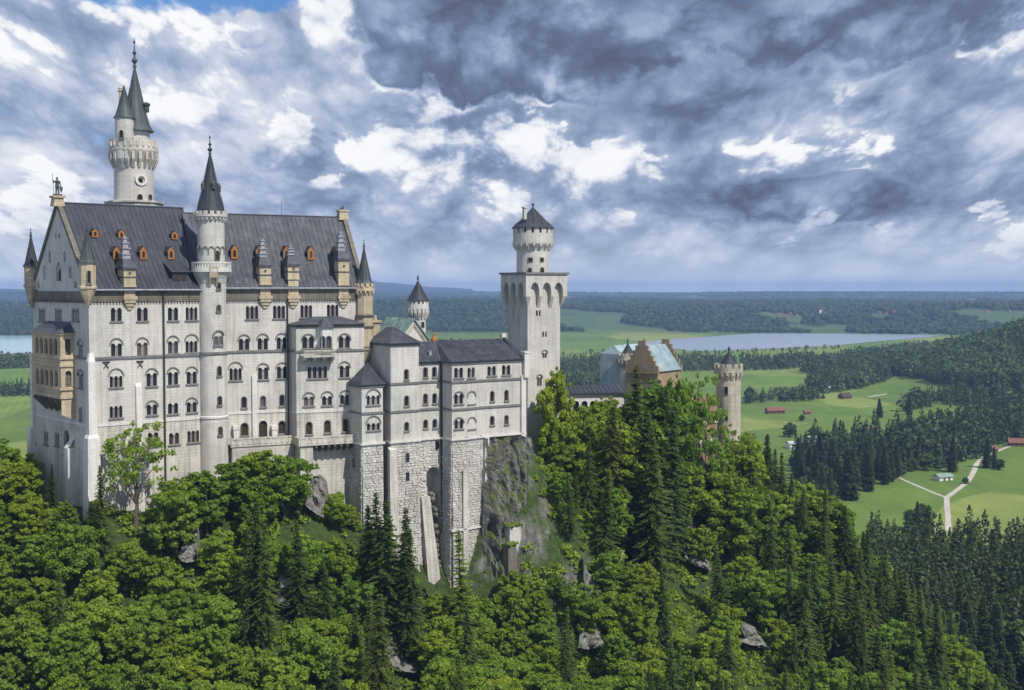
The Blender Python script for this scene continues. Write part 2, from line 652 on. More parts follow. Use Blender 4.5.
def fill2d(outline, holes):
    vs, es = [], []
    for lp in [outline] + holes:
        o = len(vs)
        vs += [Vector(p) for p in lp]
        es += [(o + i, o + (i + 1) % len(lp)) for i in range(len(lp))]
    r = geometry.delaunay_2d_cdt(vs, es, [], 0, 1e-5)
    pts = [(v.x, v.y) for v in r[0]]
    tr = []
    for f in r[2]:
        c = (sum(pts[i][0] for i in f) / len(f), sum(pts[i][1] for i in f) / len(f))
        if not inside(c, outline) or any(inside(c, h) for h in holes):
            continue
        a, b, d = [pts[i] for i in f[:3]]
        f = list(f)
        if (b[0] - a[0]) * (d[1] - a[1]) - (b[1] - a[1]) * (d[0] - a[0]) < 0:
            f.reverse()
        tr.append(f)
    return pts, tr


def panel(mb, F, outline, holes=(), depth=0.5, off=0.0):
    holes = [h for h in holes]
    pts, tr = fill2d(outline, holes)
    mb.add([F(u, z, off) for u, z in pts], tr)
    for h in holes:
        n = len(h)
        vs = [F(u, z, off) for u, z in h] + [F(u, z, off + depth) for u, z in h]
        mb.add(vs, [(i, (i + 1) % n, (i + 1) % n + n, i + n) for i in range(n)])


def arch(cu, z0, z1, w, n=6, pointed=False, rect=False):
    r = w / 2
    if rect:
        return [(cu - r, z0), (cu + r, z0), (cu + r, z1), (cu - r, z1)]
    pts = [(cu - r, z0), (cu + r, z0)]
    if pointed:
        zs = z1 - r * 1.7
        for i in range(n + 1):
            a = i / n
            pts.append((cu + r * (1 - a ** 1.7), zs + (z1 - zs) * sin(a * pi / 2)))
        for i in range(1, n + 1):
            a = 1 - i / n
            pts.append((cu - r * (1 - a ** 1.7), zs + (z1 - zs) * sin(a * pi / 2)))
        return pts
    zs = z1 - r
    for i in range(n + 1):
        a = pi * i / n
        pts.append((cu + r * cos(a), zs + r * sin(a)))
    return pts


def fbox(mb, F, u0, u1, z0, z1, d0, d1):
    vs = [F(u0, z0, d0), F(u1, z0, d0), F(u1, z0, d1), F(u0, z0, d1), F(u0, z1, d0), F(u1, z1, d0), F(u1, z1, d1), F(u0, z1, d1)]
    mb.add(vs, [(0, 3, 2, 1), (4, 5, 6, 7), (0, 1, 5, 4), (1, 2, 6, 5), (2, 3, 7, 6), (3, 0, 4, 7)])


def hoodring(mb, F, cu, cz, R, th=0.2, out_=0.2, n=10):
    ring = []
    for i in range(n + 1):
        a = pi * i / n
        for rr, dd in ((R, 0.05), (R, -out_), (R - th, -out_), (R - th, 0.05)):
            ring.append(F(cu + rr * cos(a), cz + rr * sin(a), dd))
    fs = []
    for i in range(n):
        for j in range(4):
            a, b = i * 4 + j, i * 4 + (j + 1) % 4
            fs.append((a, a + 4, b + 4, b))
    fs += [(0, 1, 2, 3), (n * 4 + 3, n * 4 + 2, n * 4 + 1, n * 4)]
    mb.add(ring, fs)


def window(F, parent, px, y0, y1, n=2, hood=None, lw=None, gap=None, glass='glass', rect=False, sill=True, blind=False, off=0.0, name='window', depth=0.5):
    """one window of n lights; returns the openings to cut in the wall"""
    u, z1 = F.pix(px, y0, off)
    _, z0 = F.pix(px, y1, off)
    if lw is None:
        lw = {1: 0.95, 2: 0.86, 3: 0.62, 4: 0.6, 5: 0.6}[n]
    if gap is None:
        gap = {1: 0, 2: 0.36, 3: 0.28, 4: 0.34, 5: 0.3}[n]
    tot = n * lw + (n - 1) * gap
    holes = []
    pm = MB()
    for i in range(n):
        c = u - tot / 2 + lw / 2 + i * (lw + gap)
        h = arch(c, z0, z1, lw, 6, rect=rect)
        holes.append(h)
        pts, tr = fill2d(h, [])
        pm.add([F(a, b, off + depth - 0.06) for a, b in pts], tr)
        for aa in (0.36, 0.7):                                        # glazing bars
            zz = z0 + (z1 - z0) * aa
            fbox(pm, F, c - lw / 2 - 0.02, c + lw / 2 + 0.02, zz - 0.03, zz + 0.03, off + depth - 0.10, off + depth - 0.05)
    fm = MB()
    for i in range(n - 1):                                            # colonnettes between the lights
        c = u - tot / 2 + lw + gap / 2 + i * (lw + gap)
        a = F(c, z0 + 0.1, off + 0.02)
        fm.tube(a, F(c, z1 - lw / 2, off + 0.02), 0.11, 0.11, 8)
        fbox(fm, F, c - gap / 2 - 0.02, c + gap / 2 + 0.02, z1 - lw / 2 - 0.22, z1 - lw / 2, off - 0.1, off + 0.12)
    if sill:
        fbox(fm, F, u - tot / 2 - 0.25, u + tot / 2 + 0.25, z0 - 0.26, z0 - 0.01, off - 0.24, off + 0.1)
    if hood:
        _, zh = F.pix(px, hood, off)
        R = tot / 2 + 0.28
        hoodring(fm, F, u, zh - R, R)  # dark trim: the hood's shadow put into the colour, along with its weathering
    elif n == 1:
        hoodring(fm, F, u, z1 - lw / 2, lw / 2 + 0.16, 0.13, 0.07, 8)
        for sg in (-1, 1):
            a_, b_ = sorted((u + sg * (lw / 2 + 0.03), u + sg * (lw / 2 + 0.16)))
            fbox(fm, F, a_, b_, z0 - 0.005, z1 - lw / 2 + 0.004, off - 0.068, off + 0.05)
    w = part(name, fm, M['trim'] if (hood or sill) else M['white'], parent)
    part('pane', pm, M[glass], w)
    return holes


def rustic(mb, F, outline_u0, outline_u1, z0, z1, batter=0.0, skip=None, seed=1, bw=(0.6, 1.5), bh=(0.44, 0.58), prot=(0.04, 0.2)):
    """rough-faced blocks standing proud of a wall"""
    rnd = random.Random(seed)
    z = z1
    while z > z0:
        h = rnd.uniform(*bh)
        u = outline_u0 + rnd.uniform(-0.5, 0)
        while u < outline_u1:
            w = rnd.uniform(*bw)
            a, b = max(u, outline_u0), min(u + w, outline_u1)
            u += w
            if b - a < 0.25:
                continue
            mu, mz = (a + b) / 2, z - h / 2
            if skip and skip(mu, mz, (b - a) / 2, h / 2):
                continue
            p = -rnd.uniform(*prot)
            bt0 = -batter * (z1 - z)
            bt1 = -batter * (z1 - z + h)
            g = 0.02
            i = rnd.uniform(0.05, 0.11)
            vs = []
            for (uu, zz, bt) in ((a + g, z - h + g, bt1), (b - g, z - h + g, bt1), (b - g, z - g, bt0), (a + g, z - g, bt0)):
                vs.append(F(uu, zz, bt + 0.04))
            jj = lambda: rnd.uniform(-0.05, 0.05)
            for (uu, zz, bt) in ((a + g + i, z - h + g + i * 0.7, bt1), (b - g - i, z - h + g + i * 0.7, bt1), (b - g - i, z - g - i * 0.7, bt0), (a + g + i, z - g - i * 0.7, bt0)):
                vs.append(F(uu + jj(), zz + jj(), bt + p + jj()))
            mb.add(vs, [(4, 5, 6, 7), (0, 1, 5, 4), (1, 2, 6, 5), (2, 3, 7, 6), (3, 0, 4, 7)])
        z -= h


def ring_corbels(mb, cx, cy_, r0_, r1_, z0, z1, n, w=0.4):
    for i in range(n):
        a = 2 * pi * i / n
        c, s = cos(a), sin(a)
        def P(r, o, z):
            return (cx + r * c - o * s, cy_ + r * s + o * c, z)
        h = w / 2
        vs = [P(r0_ - 0.1, -h, z0), P(r0_ - 0.1, h, z0), P(r1_, h, z1), P(r1_, -h, z1), P(r0_ - 0.1, -h, z1), P(r0_ - 0.1, h, z1),
              P(r0_ + (r1_ - r0_) * 0.25, -h, z0), P(r0_ + (r1_ - r0_) * 0.25, h, z0), P(r1_, -h, z0 + (z1 - z0) * 0.55), P(r1_, h, z0 + (z1 - z0) * 0.55)]
        mb.add(vs, [(0, 1, 7, 6), (6, 7, 9, 8), (8, 9, 2, 3), (4, 3, 2, 5), (0, 6, 8, 3, 4), (1, 5, 2, 9, 7), (0, 4, 5, 1)])


def ring_merlons(mb, cx, cy_, r, z0, z1, n, th=0.35, fill=0.6, ph=0.0):
    for i in range(n):
        a0 = ph + 2 * pi * (i - fill / 2) / n
        a1 = ph + 2 * pi * (i + fill / 2) / n
        mb.prism([(cx + rr * cos(a), cy_ + rr * sin(a)) for rr, a in ((r - th, a0), (r, a0), (r, (a0 + a1) / 2), (r, a1), (r - th, a1))], z0, z1)


def finial(mb, cx, cy_, z, h, r=0.3):
    mb.lathe(cx, cy_, [(r * 0.9, z), (r * 0.5, z + h * 0.12), (r * 1.25, z + h * 0.2), (r * 1.25, z + h * 0.24), (r * 0.4, z + h * 0.33), (r * 0.4, z + h * 0.42),
                       (r * 0.95, z + h * 0.48), (r * 0.3, z + h * 0.56), (r * 0.18, z + h * 0.78), (r * 0.6, z + h * 0.84), (r * 0.15, z + h * 0.9), (0.03, z + h)], 8)


def cone_roof(mb, cx, cy_, r, z0, z1, n=24, flare=1.14, ph=0.0):
    H = z1 - z0
    mb.lathe(cx, cy_, [(r * flare, z0 - 0.12), (r * flare, z0), (r * 0.93, z0 + H * 0.09), (r * 0.62, z0 + H * 0.36), (r * 0.3, z0 + H * 0.68), (0.10, z1)], n, ph)
    for j in range(n):                                    # standing seams
        a = ph + 2 * pi * (j + 0.5) / n if n < 13 else ph + 2 * pi * j / n
        if n > 12 and j % 2:
            continue
        mb.tube((cx + r * 0.93 * cos(a), cy_ + r * 0.93 * sin(a), z0 + H * 0.09), (cx + 0.1 * cos(a), cy_ + 0.1 * sin(a), z1), 0.05, 0.03, 4)


def radial_window(parent, fr, cx, cy_, r, px, y0, y1, w=0.8, glass='glass', rect=False, sill=True, hood=True, n=1, name='window'):
    """a framed window on a round shaft, turned to where it shows in the view"""
    # direction on the shaft seen at column px
    best, ba = 1e9, 0
    for i in range(720):
        a = 2 * pi * i / 720
        x, y = fr.w(cx + r * cos(a), cy_ + r * sin(a))
        nx, ny = fr.es * cos(a) + fr.et * sin(a)
        if nx * x + ny * y > 0:
            continue
        e = abs(proj(x, y, 0)[0] - px)
        if e < best:
            best, ba = e, a
    a = ba
    d = Vector((-sin(a), cos(a)))
    c = Vector((cx + r * cos(a), cy_ + r * sin(a)))
    F = Face(fr, c - d * 3, c + d * 3)
    s0_, t0_ = cx + r * cos(a), cy_ + r * sin(a)
    z1, z0 = fr.z(s0_, t0_, y0), fr.z(s0_, t0_, y1)
    fm, pm = MB(), MB()
    gap = 0.25
    tot = n * w + (n - 1) * gap
    for i in range(n):
        cu = 3 - tot / 2 + w / 2 + i * (w + gap)
        inn = arch(cu, z0, z1, w, 6, rect=rect)
        bw = 0.13
        outl = arch(cu, z0 - bw, z1 + bw, w + 2 * bw, 6, rect=rect)
        m_ = len(inn)
        vs = [F(u, z, -0.16) for u, z in inn] + [F(u, z, -0.16) for u, z in outl] + [F(u, z, 0.2) for u, z in inn] + [F(u, z, 0.2) for u, z in outl]
        fs = []
        for j in range(m_):
            k_ = (j + 1) % m_
            fs += [(j, j + m_, k_ + m_, k_), (j, k_, k_ + 2 * m_, j + 2 * m_), (j + m_, j + 3 * m_, k_ + 3 * m_, k_ + m_)]
        fm.add(vs, fs)
        pts, tr = fill2d(inn, [])
        pm.add([F(u, z, -0.02) for u, z in pts], tr)
    if sill:
        fbox(fm, F, 3 - tot / 2 - 0.25, 3 + tot / 2 + 0.25, z0 - 0.35, z0 - 0.13, -0.28, 0.2)
    if hood and n > 1:
        hoodring(fm, F, 3, z1 + 0.1, tot / 2 + 0.35, 0.2, 0.28)
    w_ = part(name, fm, M['trim'] if n > 1 else M['frieze'], parent)
    part('pane', pm, M[glass], w_)


# ------------------------------------------------------------------ palace
palace = thing('palace', 'long pale limestone palace with steep slate roofs and arched windows on the wooded crag', 'palace', WF, (0, 0, -50))
ORGW = ORG[palace.name]


def wpart(name, mb, m, parent, fr, smooth=False):
    """part of the palace given in another frame's coordinates"""
    if fr is not WF:
        for i, p in enumerate(mb.v):
            x, y = fr.w(p[0], p[1])
            s, t = WF.local(x, y)
            mb.v[i] = (s, t, p[2])
    return part(name, mb, m, parent, smooth)


class EFace(Face):
    """a face given in the east frame but returning west-frame coordinates"""

    def __init__(self, p0, p1):
        a = WF.local(*EF.w(*p0))
        b = WF.local(*EF.w(*p1))
        super().__init__(WF, a, b)


ZC, ZE, ZG = -2.7, -0.6, -50.0
ZS, ZWH = -13.0, -25.4
PW = 28.0                       # depth of the west half
ED = 24.0                       # depth of the east half
EL = 30.9                       # length of the east half

FS = Face(WF, (0, 0), (24.38, 0))
FWst = Face(WF, (0, PW), (0, 0))

hol = []
add = lambda *a, **k: hol.extend(window(FS, palace, *a, **k))
for px, y0, y1, n, hd in [(116.2, 307.8, 321.2, 2, None), (142.3, 307.6, 321, 2, None), (172.9, 307.4, 320.6, 2, None), (191.5, 307.2, 320.2, 3, None),
                          (116.4, 343.4, 356.2, 2, 337.8), (142.2, 342.6, 355.6, 2, 337), (173, 341, 353.5, 2, 335.2), (191.4, 341, 352.5, 3, 333.6),
                          (116, 376, 387.4, 3, 368), (151.7, 373, 386.2, 2, 367.8), (173, 372, 385, 2, 366.8), (191.6, 371.5, 384, 2, 366),
                          (116, 406, 418, 3, None), (151.9, 404.5, 415, 2, 400), (173, 403, 414, 2, None), (191.6, 402, 412.5, 2, 397)]:
    add(px, y0, y1, n, hd)
up = [h for h in hol]
lowh = []
for px, y0, y1, n in [(153, 432.5, 446, 2), (174, 433, 444.5, 2), (193.2, 430.6, 442.5, 3)]:
    lowh += window(FS, palace, px, y0, y1, n, None, glass='brownglass', sill=True)

wall_u, wall_l = MB(), MB()
panel(wall_u, FS, [(0, ZWH), (24.38, ZWH), (24.38, ZC), (0, ZC)], up)
panel(wall_l, FS, [(0, ZG), (24.38, ZG), (24.38, ZWH), (0, ZWH)], lowh)

# west front
hol = []
add = lambda *a, **k: hol.extend(window(FWst, palace, *a, **k))
for px in (42, 58.3, 75.2):
    add(px, 308, 321, 3, None, lw=0.95, gap=0.4)
add(80.6, 343, 355.5, 2, 339)
add(80.6, 373, 388, 2, 369)
add(80.6, 407.5, 420, 1, None)
up = list(hol)
hol = []
for px, y0, y1 in [(34, 430, 443), (46, 431.5, 444.5), (57, 433, 446)]:
    add(px, y0, y1, 2, None, rect=True, glass='brownglass', lw=1.0)
add(66.5, 431, 455, 1, None, lw=2.2, glass='brownglass', name='entrance_arch')
lowh = list(hol)
panel(wall_u, FWst, [(0, ZWH), (PW, ZWH), (PW, ZC), (0, ZC)], up)
panel(wall_l, FWst, [(0, ZG), (PW, ZG), (PW, ZWH), (0, ZWH)], lowh)
# back and inner ends, so the block is closed
wall_u.add([(24.38, 0, ZG), (30, PW, ZG), (30, PW, ZC), (24.38, 0, ZC), (0, PW, ZG), (0, PW, ZC)], [(0, 1, 2, 3), (1, 4, 5, 2)])
ZR = WF.z(2, 14, 203.2)
# gable wall with stepped blind arches
gz = ZR - 0.4
bl = []
for px, y0, y1, w in [(52.5, 233, 262, 1.5), (58.5, 262, 281, 2.6), (49.5, 251, 263, 1.3), (64.5, 251, 262, 1.3), (44, 265, 280, 1.3), (70, 266, 278, 1.3), (38.2, 281, 290, 1.2), (75.5, 281, 290, 1.2),
                      (55.5, 233, 238, .8), (59.2, 233, 238, .8)]:
    if px in (52.5,):
        continue
    u, z1 = FWst.pix(px, y0)
    _, z0 = FWst.pix(px, y1)
    bl.append(arch(u, max(z0, ZE + 0.4), z1, w))
gw = MB()
panel(gw, FWst, [(0, ZE), (PW, ZE), (14, gz)], bl, depth=0.5)
for h in bl:
    pts, tr = fill2d(h, [])
    gw.add([FWst(u, z, 0.48) for u, z in pts], tr)
part('gable', gw, M['wall'], palace)
gp = MB()
for px, y0, y1, w in [(58.5, 268, 281, 2.2), (55.5, 234, 237.5, .5), (59.2, 234, 237.5, .5), (49.5, 255, 263, .8), (64.5, 255, 262, .8)]:
    u, z1 = FWst.pix(px, y0)
    _, z0 = FWst.pix(px, y1)
    pts, tr = fill2d(arch(u, z0, z1, w), [])
    gp.add([FWst(a, b, 0.44) for a, b in pts], tr)
gwin = part('window', gp, M['glass'], palace)
cp = MB()                                                      # coping of the gable
for sgn in (-1, 1):
    a = Vector((-0.35, 14, gz + 0.6))
    b = Vector((-0.35, 14 + sgn * 15.0, ZE - 0.3))
    vs = []
    for p in (a, b):
        for ds, dzz in ((0, -0.75), (0.9, -0.75), (0.9, 0.25), (0, 0.25)):
            vs.append((p.x + ds, p.y, p.z + dzz))
    cp.add(vs, [(0, 1, 2, 3), (7, 6, 5, 4), (0, 4, 5, 1), (1, 5, 6, 2), (2, 6, 7, 3), (3, 7, 4, 0)])
part('gable_coping', cp, M['frieze'], palace)
pd = MB()
pd.frustum((-1.1, 1.0, 13.0, 15.0), gz - 0.3, (-0.9, 0.8, 13.2, 14.8), gz + 1.3)
pd.box(-1.2, 1.1, 12.9, 15.1, gz + 1.3, gz + 1.7)
part('pedestal', pd, M['cream'], palace)

# frieze and gutter of the west half
fz = MB()
fbox(fz, FS, -0.25, 24.38, ZC + 0.02, ZE - 0.12, -0.22, 0.3)
fbox(fz, FWst, 0, PW + 0.22, ZC + 0.03, ZE - 0.13, -0.225, 0.3)
for i in range(40):
    fbox(fz, FS, 0.3 + i * 0.6, 0.58 + i * 0.6, ZC - 0.2, ZC + 0.35, -0.34, 0.0)
for i in range(46):
    fbox(fz, FWst, 0.3 + i * 0.6, 0.58 + i * 0.6, ZC - 0.2, ZC + 0.35, -0.34, 0.0)
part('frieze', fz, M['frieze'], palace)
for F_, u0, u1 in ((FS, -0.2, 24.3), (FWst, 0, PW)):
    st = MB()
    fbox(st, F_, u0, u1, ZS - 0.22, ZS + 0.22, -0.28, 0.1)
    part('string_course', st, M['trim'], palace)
    st = MB()
    fbox(st, F_, u0, u1, ZWH - 0.12, ZWH + 0.28, -0.14, 0.1)
    part('string_course', st, M['white'], palace)


# roofs ------------------------------------------------
def ribs(mb, p_e0, p_e1, p_r0, p_r1, n, h=0.1, w=0.09):
    """standing seams on a roof quad: eave p_e0->p_e1, ridge p_r0->p_r1"""
    e0, e1, r0_, r1_ = map(Vector, (p_e0, p_e1, p_r0, p_r1))
    nrm = (e1 - e0).cross(r0_ - e0).normalized()
    if nrm.z < 0:
        nrm = -nrm
    for i in range(n):
        a = (i + 0.5) / n
        p, q_ = e0.lerp(e1, a), r0_.lerp(r1_, a)
        sd = (e1 - e0).normalized() * w
        vs = [p, p + sd, q_ + sd, q_, p + nrm * h, p + sd + nrm * h, q_ + sd + nrm * h, q_ + nrm * h]
        mb.add([tuple(v) for v in vs], [(4, 5, 6, 7), (0, 1, 5, 4), (1, 2, 6, 5), (2, 3, 7, 6), (3, 0, 4, 7)])


KN = 0.22                      # where the eave's gentler slope begins
def knee(e, r, f=KN, drop=0.10):
    e, r = Vector(e), Vector(r)
    p = e.lerp(r, f)
    p.z -= 1.0 * (r.z - e.z) * drop * 0.35
    return tuple(p)


WRE = 25.4
rw = MB()
e0, e1, rr0, rr1 = (0.5, -0.85, ZE + 0.15), (23.6, -0.85, ZE + 0.15), (0.5, 14, ZR), (WRE, 14, ZR)
k0, k1 = knee(e0, rr0), knee(e1, rr1)
n0_, n1_ = (0.5, PW + 0.85, ZE + 0.15), (23.6, PW + 0.85, ZE + 0.15)
rw.add([e0, e1, k1, k0, rr1, rr0, n1_, n0_], [(0, 1, 2, 3), (3, 2, 4, 5), (5, 4, 6, 7), (4, 2, 1, 6)])
rw.add([(0.5, -0.85, ZE - 0.1), (23.6, -0.85, ZE - 0.1), e1, e0], [(0, 1, 2, 3)])
rw.add([(0.5, -0.85, ZE - 0.1), (23.6, -0.85, ZE - 0.1), (23.6, 0, ZE - 0.12), (0.5, 0, ZE - 0.12)], [(3, 2, 1, 0)])
ribs(rw, k0, k1, rr0, rr1, 25)
ribs(rw, e0, e1, k0, k1, 25)
rw.tube((0.5, 14, ZR), (WRE, 14, ZR + 0.05), 0.2, 0.2, 6)
part('roof', rw, M['slate'], palace)
gt = MB()
gt.tube((0.2, -0.95, ZE + 0.05), (23.6, -0.95, ZE + 0.05), 0.16, 0.16, 6)
part('gutter', gt, M['lead'], palace)
dp = MB()
dp.tube(FS(14.2, ZE - 0.3, -0.5), FS(14.2, -46, -0.2), 0.15, 0.15, 6)
part('drainpipe', dp, M['iron'], palace)

# white buttress strip and iron cramps on the wall, corner buttresses
bt = MB()
u0, zt = FS.pix(135, 386.5)
u1, _ = FS.pix(141, 386.5)
bt.add([FS(u0, -48, -1.1), FS(u1, -48, -1.1), FS(u1, -48, 0), FS(u0, -48, 0), FS(u0, zt, -0.4), FS(u1, zt, -0.4), FS(u1, zt + 0.6, 0), FS(u0, zt + 0.6, 0)],
       [(0, 1, 5, 4), (4, 5, 6, 7), (1, 2, 6, 5), (0, 4, 7, 3)])
part('buttress', bt, M['white'], palace)
bt = MB()
zt = WF.z(0, -1, 362)
zm = WF.z(0, -1, 436)
bt.frustum((-0.7, 0.9, -1.0, 0.5), zm, (-0.5, 0.8, -0.7, 0.5), zt)
bt.frustum((-0.5, 0.8, -0.7, 0.5), zt, (0, 0.7, -0.05, 0.5), zt + 1.6)
bt.frustum((-2.0, 1.1, -2.6, 0.5), ZG - 6, (-1.1, 1.1, -1.45, 0.5), zm - 0.4)
bt.frustum((-1.1, 1.1, -1.45, 0.5), zm - 0.4, (-0.72, 0.95, -1.02, 0.5), zm + 0.2)
part('buttress', bt, M['white'], palace)
bt = MB()
u0, z1 = FWst.pix(73, 441)
fbox(bt, FWst, u0 - 0.9, u0 + 0.9, ZG - 4, z1 - 1.2, -1.4, 0.2)
bt.add([FWst(u0 - 0.9, z1 - 1.2, -1.4), FWst(u0 + 0.9, z1 - 1.2, -1.4), FWst(u0 + 0.9, z1 + 0.6, 0), FWst(u0 - 0.9, z1 + 0.6, 0)], [(0, 1, 2, 3)])
part('buttress', bt, M['white'], palace)
bt = MB()
fbox(bt, FWst, -1.4, 0.6, ZG, -28, -1.2, 0.2)
fbox(bt, FWst, -0.5, 0.6, -28, -13.5, -0.7, 0.2)
part('buttress', bt, M['white'], palace)
for px, py in ((106, 365), (139.8, 364.2)):
    cr_ = MB()
    u, z = FS.pix(px, py)
    for du, dz_ in ((-0.55, 0.55), (0.55, 0.55), (-0.45, -0.6), (0.45, -0.6)):
        cr_.tube(FS(u, z, -0.12), FS(u + du, z + dz_, -0.12), 0.09, 0.09, 5)
    cr_.tube(FS(u - 0.7, z + 0.55, -0.12), FS(u + 0.7, z + 0.55, -0.12), 0.12, 0.12, 5)
    part('wall_cramp', cr_, M['iron'], palace)

# loggia bay on the west front ---------------------------------
T1 = PW - FWst.pix(75, 380)[0]
T2 = T1 + 14.6
BD = 2.6
FB = Face(WF, (-BD, T2), (-BD, T1))
FBs = Face(WF, (-BD, T1), (0, T1))
zz = lambda y: WF.z(-BD, T1, y)
bay = MB()
hb, hs = [], []
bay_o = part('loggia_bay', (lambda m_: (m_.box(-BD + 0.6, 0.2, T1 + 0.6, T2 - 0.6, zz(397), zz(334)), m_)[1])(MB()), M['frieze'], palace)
uc0, uc1 = 1.3, T2 - T1 - 1.3
for y0, y1 in ((338.6, 355.5), (371, 387.5)):
    for i in range(5):
        u = uc0 + (uc1 - uc0) * (i + 0.5) / 5
        hb.append(arch(u, zz(y1), zz(y0), 1.75))
    hs.append(arch(BD / 2 + 0.1, zz(y1), zz(y0), 1.15))
panel(bay, FB, [(0, zz(399)), (FB.L, zz(399)), (FB.L, zz(333)), (0, zz(333))], hb, 0.5)
panel(bay, FBs, [(0, zz(415)), (BD, zz(421)), (BD, zz(333)), (0, zz(333))], hs, 0.5)
FBn = Face(WF, (0, T2), (-BD, T2))
panel(bay, FBn, [(0, zz(399)), (BD, zz(399)), (BD, zz(333)), (0, zz(333))], [], 0.5)
for y0, y1, pr in ((357, 359.5, 0.3), (364, 367, 0.25), (388.5, 390.5, 0.3), (395, 399, 0.25), (333, 335, 0.3)):
    bay.box(-BD - pr, 0, T1 - pr, T2 + pr, zz(y1), zz(y0))
part('arcade', bay, M['cream'], bay_o)
cb = MB()
zt_, zb_ = zz(399), zz(416)
for i in range(6):                                             # deep corbels under the bay
    t_ = T1 + 0.3 + (T2 - T1 - 1.0) * i / 5
    cb.add([(-BD, t_, zt_), (-BD, t_ + 0.5, zt_), (0.1, t_, zt_), (0.1, t_ + 0.5, zt_), (-0.1, t_, zb_), (-0.1, t_ + 0.5, zb_), (-BD, t_, zt_ - 0.7), (-BD, t_ + 0.5, zt_ - 0.7)],
           [(0, 6, 7, 1), (6, 4, 5, 7), (0, 2, 4, 6), (1, 7, 5, 3), (2, 3, 5, 4), (0, 1, 3, 2)])
cb.add([(-BD, T1, zt_ - 0.05), (-BD, T2, zt_ - 0.05), (0, T2, zb_ + 1.2), (0, T1, zb_ + 1.2)], [(0, 1, 2, 3)])
part('corbel', cb, M['frieze'], bay_o)
br_ = MB()
zt_ = zz(322.5)
br_.add([(-BD - 0.5, T1 - 0.5, zz(333)), (-BD - 0.5, T2 + 0.5, zz(333)), (0, T2 + 0.3, zz(333)), (0, T1 - 0.5, zz(333)), (0, T2 - 1.5, zt_), (0, T1 + 2.0, zt_)],
        [(0, 5, 4, 1), (0, 3, 5), (1, 4, 2), (0, 1, 2, 3)])
part('bay_roof', br_, M['slate2'], bay_o)

# corner turrets ------------------------------------------------
def corner_turret(fr, cx, cy_, r, ys, roof_m, merl=False, ph=pi / 8, n=8, rr=1.0):
    """ys: cone tip, cone base, body bottom, corbel bottom rows"""
    z = lambda y: fr.z(cx, cy_, y)
    b = MB()
    b.lathe(cx, cy_, [(0.25, z(ys[3])), (r * 0.55, z(ys[3]) + (z(ys[2]) - z(ys[3])) * 0.35), (r * 1.0, z(ys[2]) - 0.3), (r * 1.14, z(ys[2]) - 0.1), (r * 1.14, z(ys[2]) + 0.25), (r, z(ys[2]) + 0.4),
                     (r, z(ys[1]) - 0.35), (r * 1.1, z(ys[1]) - 0.2), (r * 1.1, z(ys[1]))], n, ph)
    if merl:
        ring_corbels(b, cx, cy_, r, r * 1.22, z(ys[1] + 11), z(ys[1] + 7), 14, 0.32)
        b.lathe(cx, cy_, [(r * 1.22, z(ys[1] + 7)), (r * 1.22, z(ys[1] + 3))], n, ph)
        ring_merlons(b, cx, cy_, r * 1.22, z(ys[1] + 3), z(ys[1]) + 0.1, 12, 0.3)
    o = wpart('corner_turret', b, M['cream'], palace, fr)
    c = MB()
    cone_roof(c, cx, cy_, r * rr, z(ys[1]), z(ys[0]), n, 1.2, ph)
    finial(c, cx, cy_, z(ys[0]) - 0.3, z(ys[0] - 8) - z(ys[0]) + 0.3, 0.28)
    wpart('turret_roof', c, M[roof_m], o, fr)
    return o


tu = corner_turret(WF, -0.2, -0.2, 1.45, (231, 262.5, 288, 306), 'copper_dark')
radial_window(tu, WF, -0.2, -0.2, 1.45, 89, 271, 283, 0.5)
corner_turret(WF, -0.3, PW - 0.3, 1.35, (236, 266, 286, 308), 'spire')
tu = corner_turret(EF, EL + 0.3, -0.1, 1.75, (247, 284, 349, 366), 'copper_dark', merl=True, rr=0.95)
b = MB()
for y in (315.5, 326.5, 347):
    z = EF.z(EL, 0, y)
    b.lathe(EL + 0.3, -0.1, [(1.95, z - 0.2), (2.1, z - 0.1), (2.1, z + 0.15), (1.8, z + 0.25)], 8, pi / 8)
wpart('string_course', b, M['frieze'], tu, EF)


# east half ----------------------------------------------------
FE = EFace((0, 0), (EL, 0))
hol = []
add = lambda *a, **k: hol.extend(window(FE, palace, *a, **k))
for px, y0, y1, n, hd in [(252, 306, 319, 3, None), (279, 305.6, 318.4, 3, None), (306.2, 305, 317.6, 3, None), (332.6, 304.6, 317.4, 3, None),
                          (244, 338.6, 350, 2, 334), (262.7, 338, 349.6, 2, 333.2), (281.7, 337.2, 349, 2, 332.6),
                          (235.5, 368.2, 380.4, 3, 361.4), (263, 367.4, 379.6, 2, 362.8), (282, 366.4, 378.4, 2, 362)]:
    add(px, y0, y1, n, hd)
for px, y0, y1 in ((244, 397, 408), (263, 396.2, 407), (282, 395, 406)):
    add(px, y0, y1, 1, None)
up = list(hol)
hol = []
add(244.5, 423.2, 436, 1, None, lw=1.4, glass='brownglass')
add(282, 421.2, 434, 1, None, lw=1.4, glass='brownglass')
add(263, 420.6, 438, 1, None, lw=1.7, glass='brownglass', name='door', sill=False)
lowh = list(hol)
panel(wall_u, FE, [(0, ZWH + 0.5), (FE.L, ZWH + 0.5), (FE.L, ZC + 0.1), (0, ZC + 0.1)], up)
panel(wall_l, FE, [(0, ZG), (FE.L, ZG), (FE.L, ZWH + 0.5), (0, ZWH + 0.5)], lowh)
FEe = EFace((EL, 0), (EL, ED))
panel(wall_u, FEe, [(0, ZG), (ED, ZG), (ED, ZE), (ED / 2, 14.6), (0, ZE)], [])
FEn = EFace((EL, ED), (0, ED))
panel(wall_u, FEn, [(0, ZG), (FEn.L, ZG), (FEn.L, ZE), (0, ZE)], [])

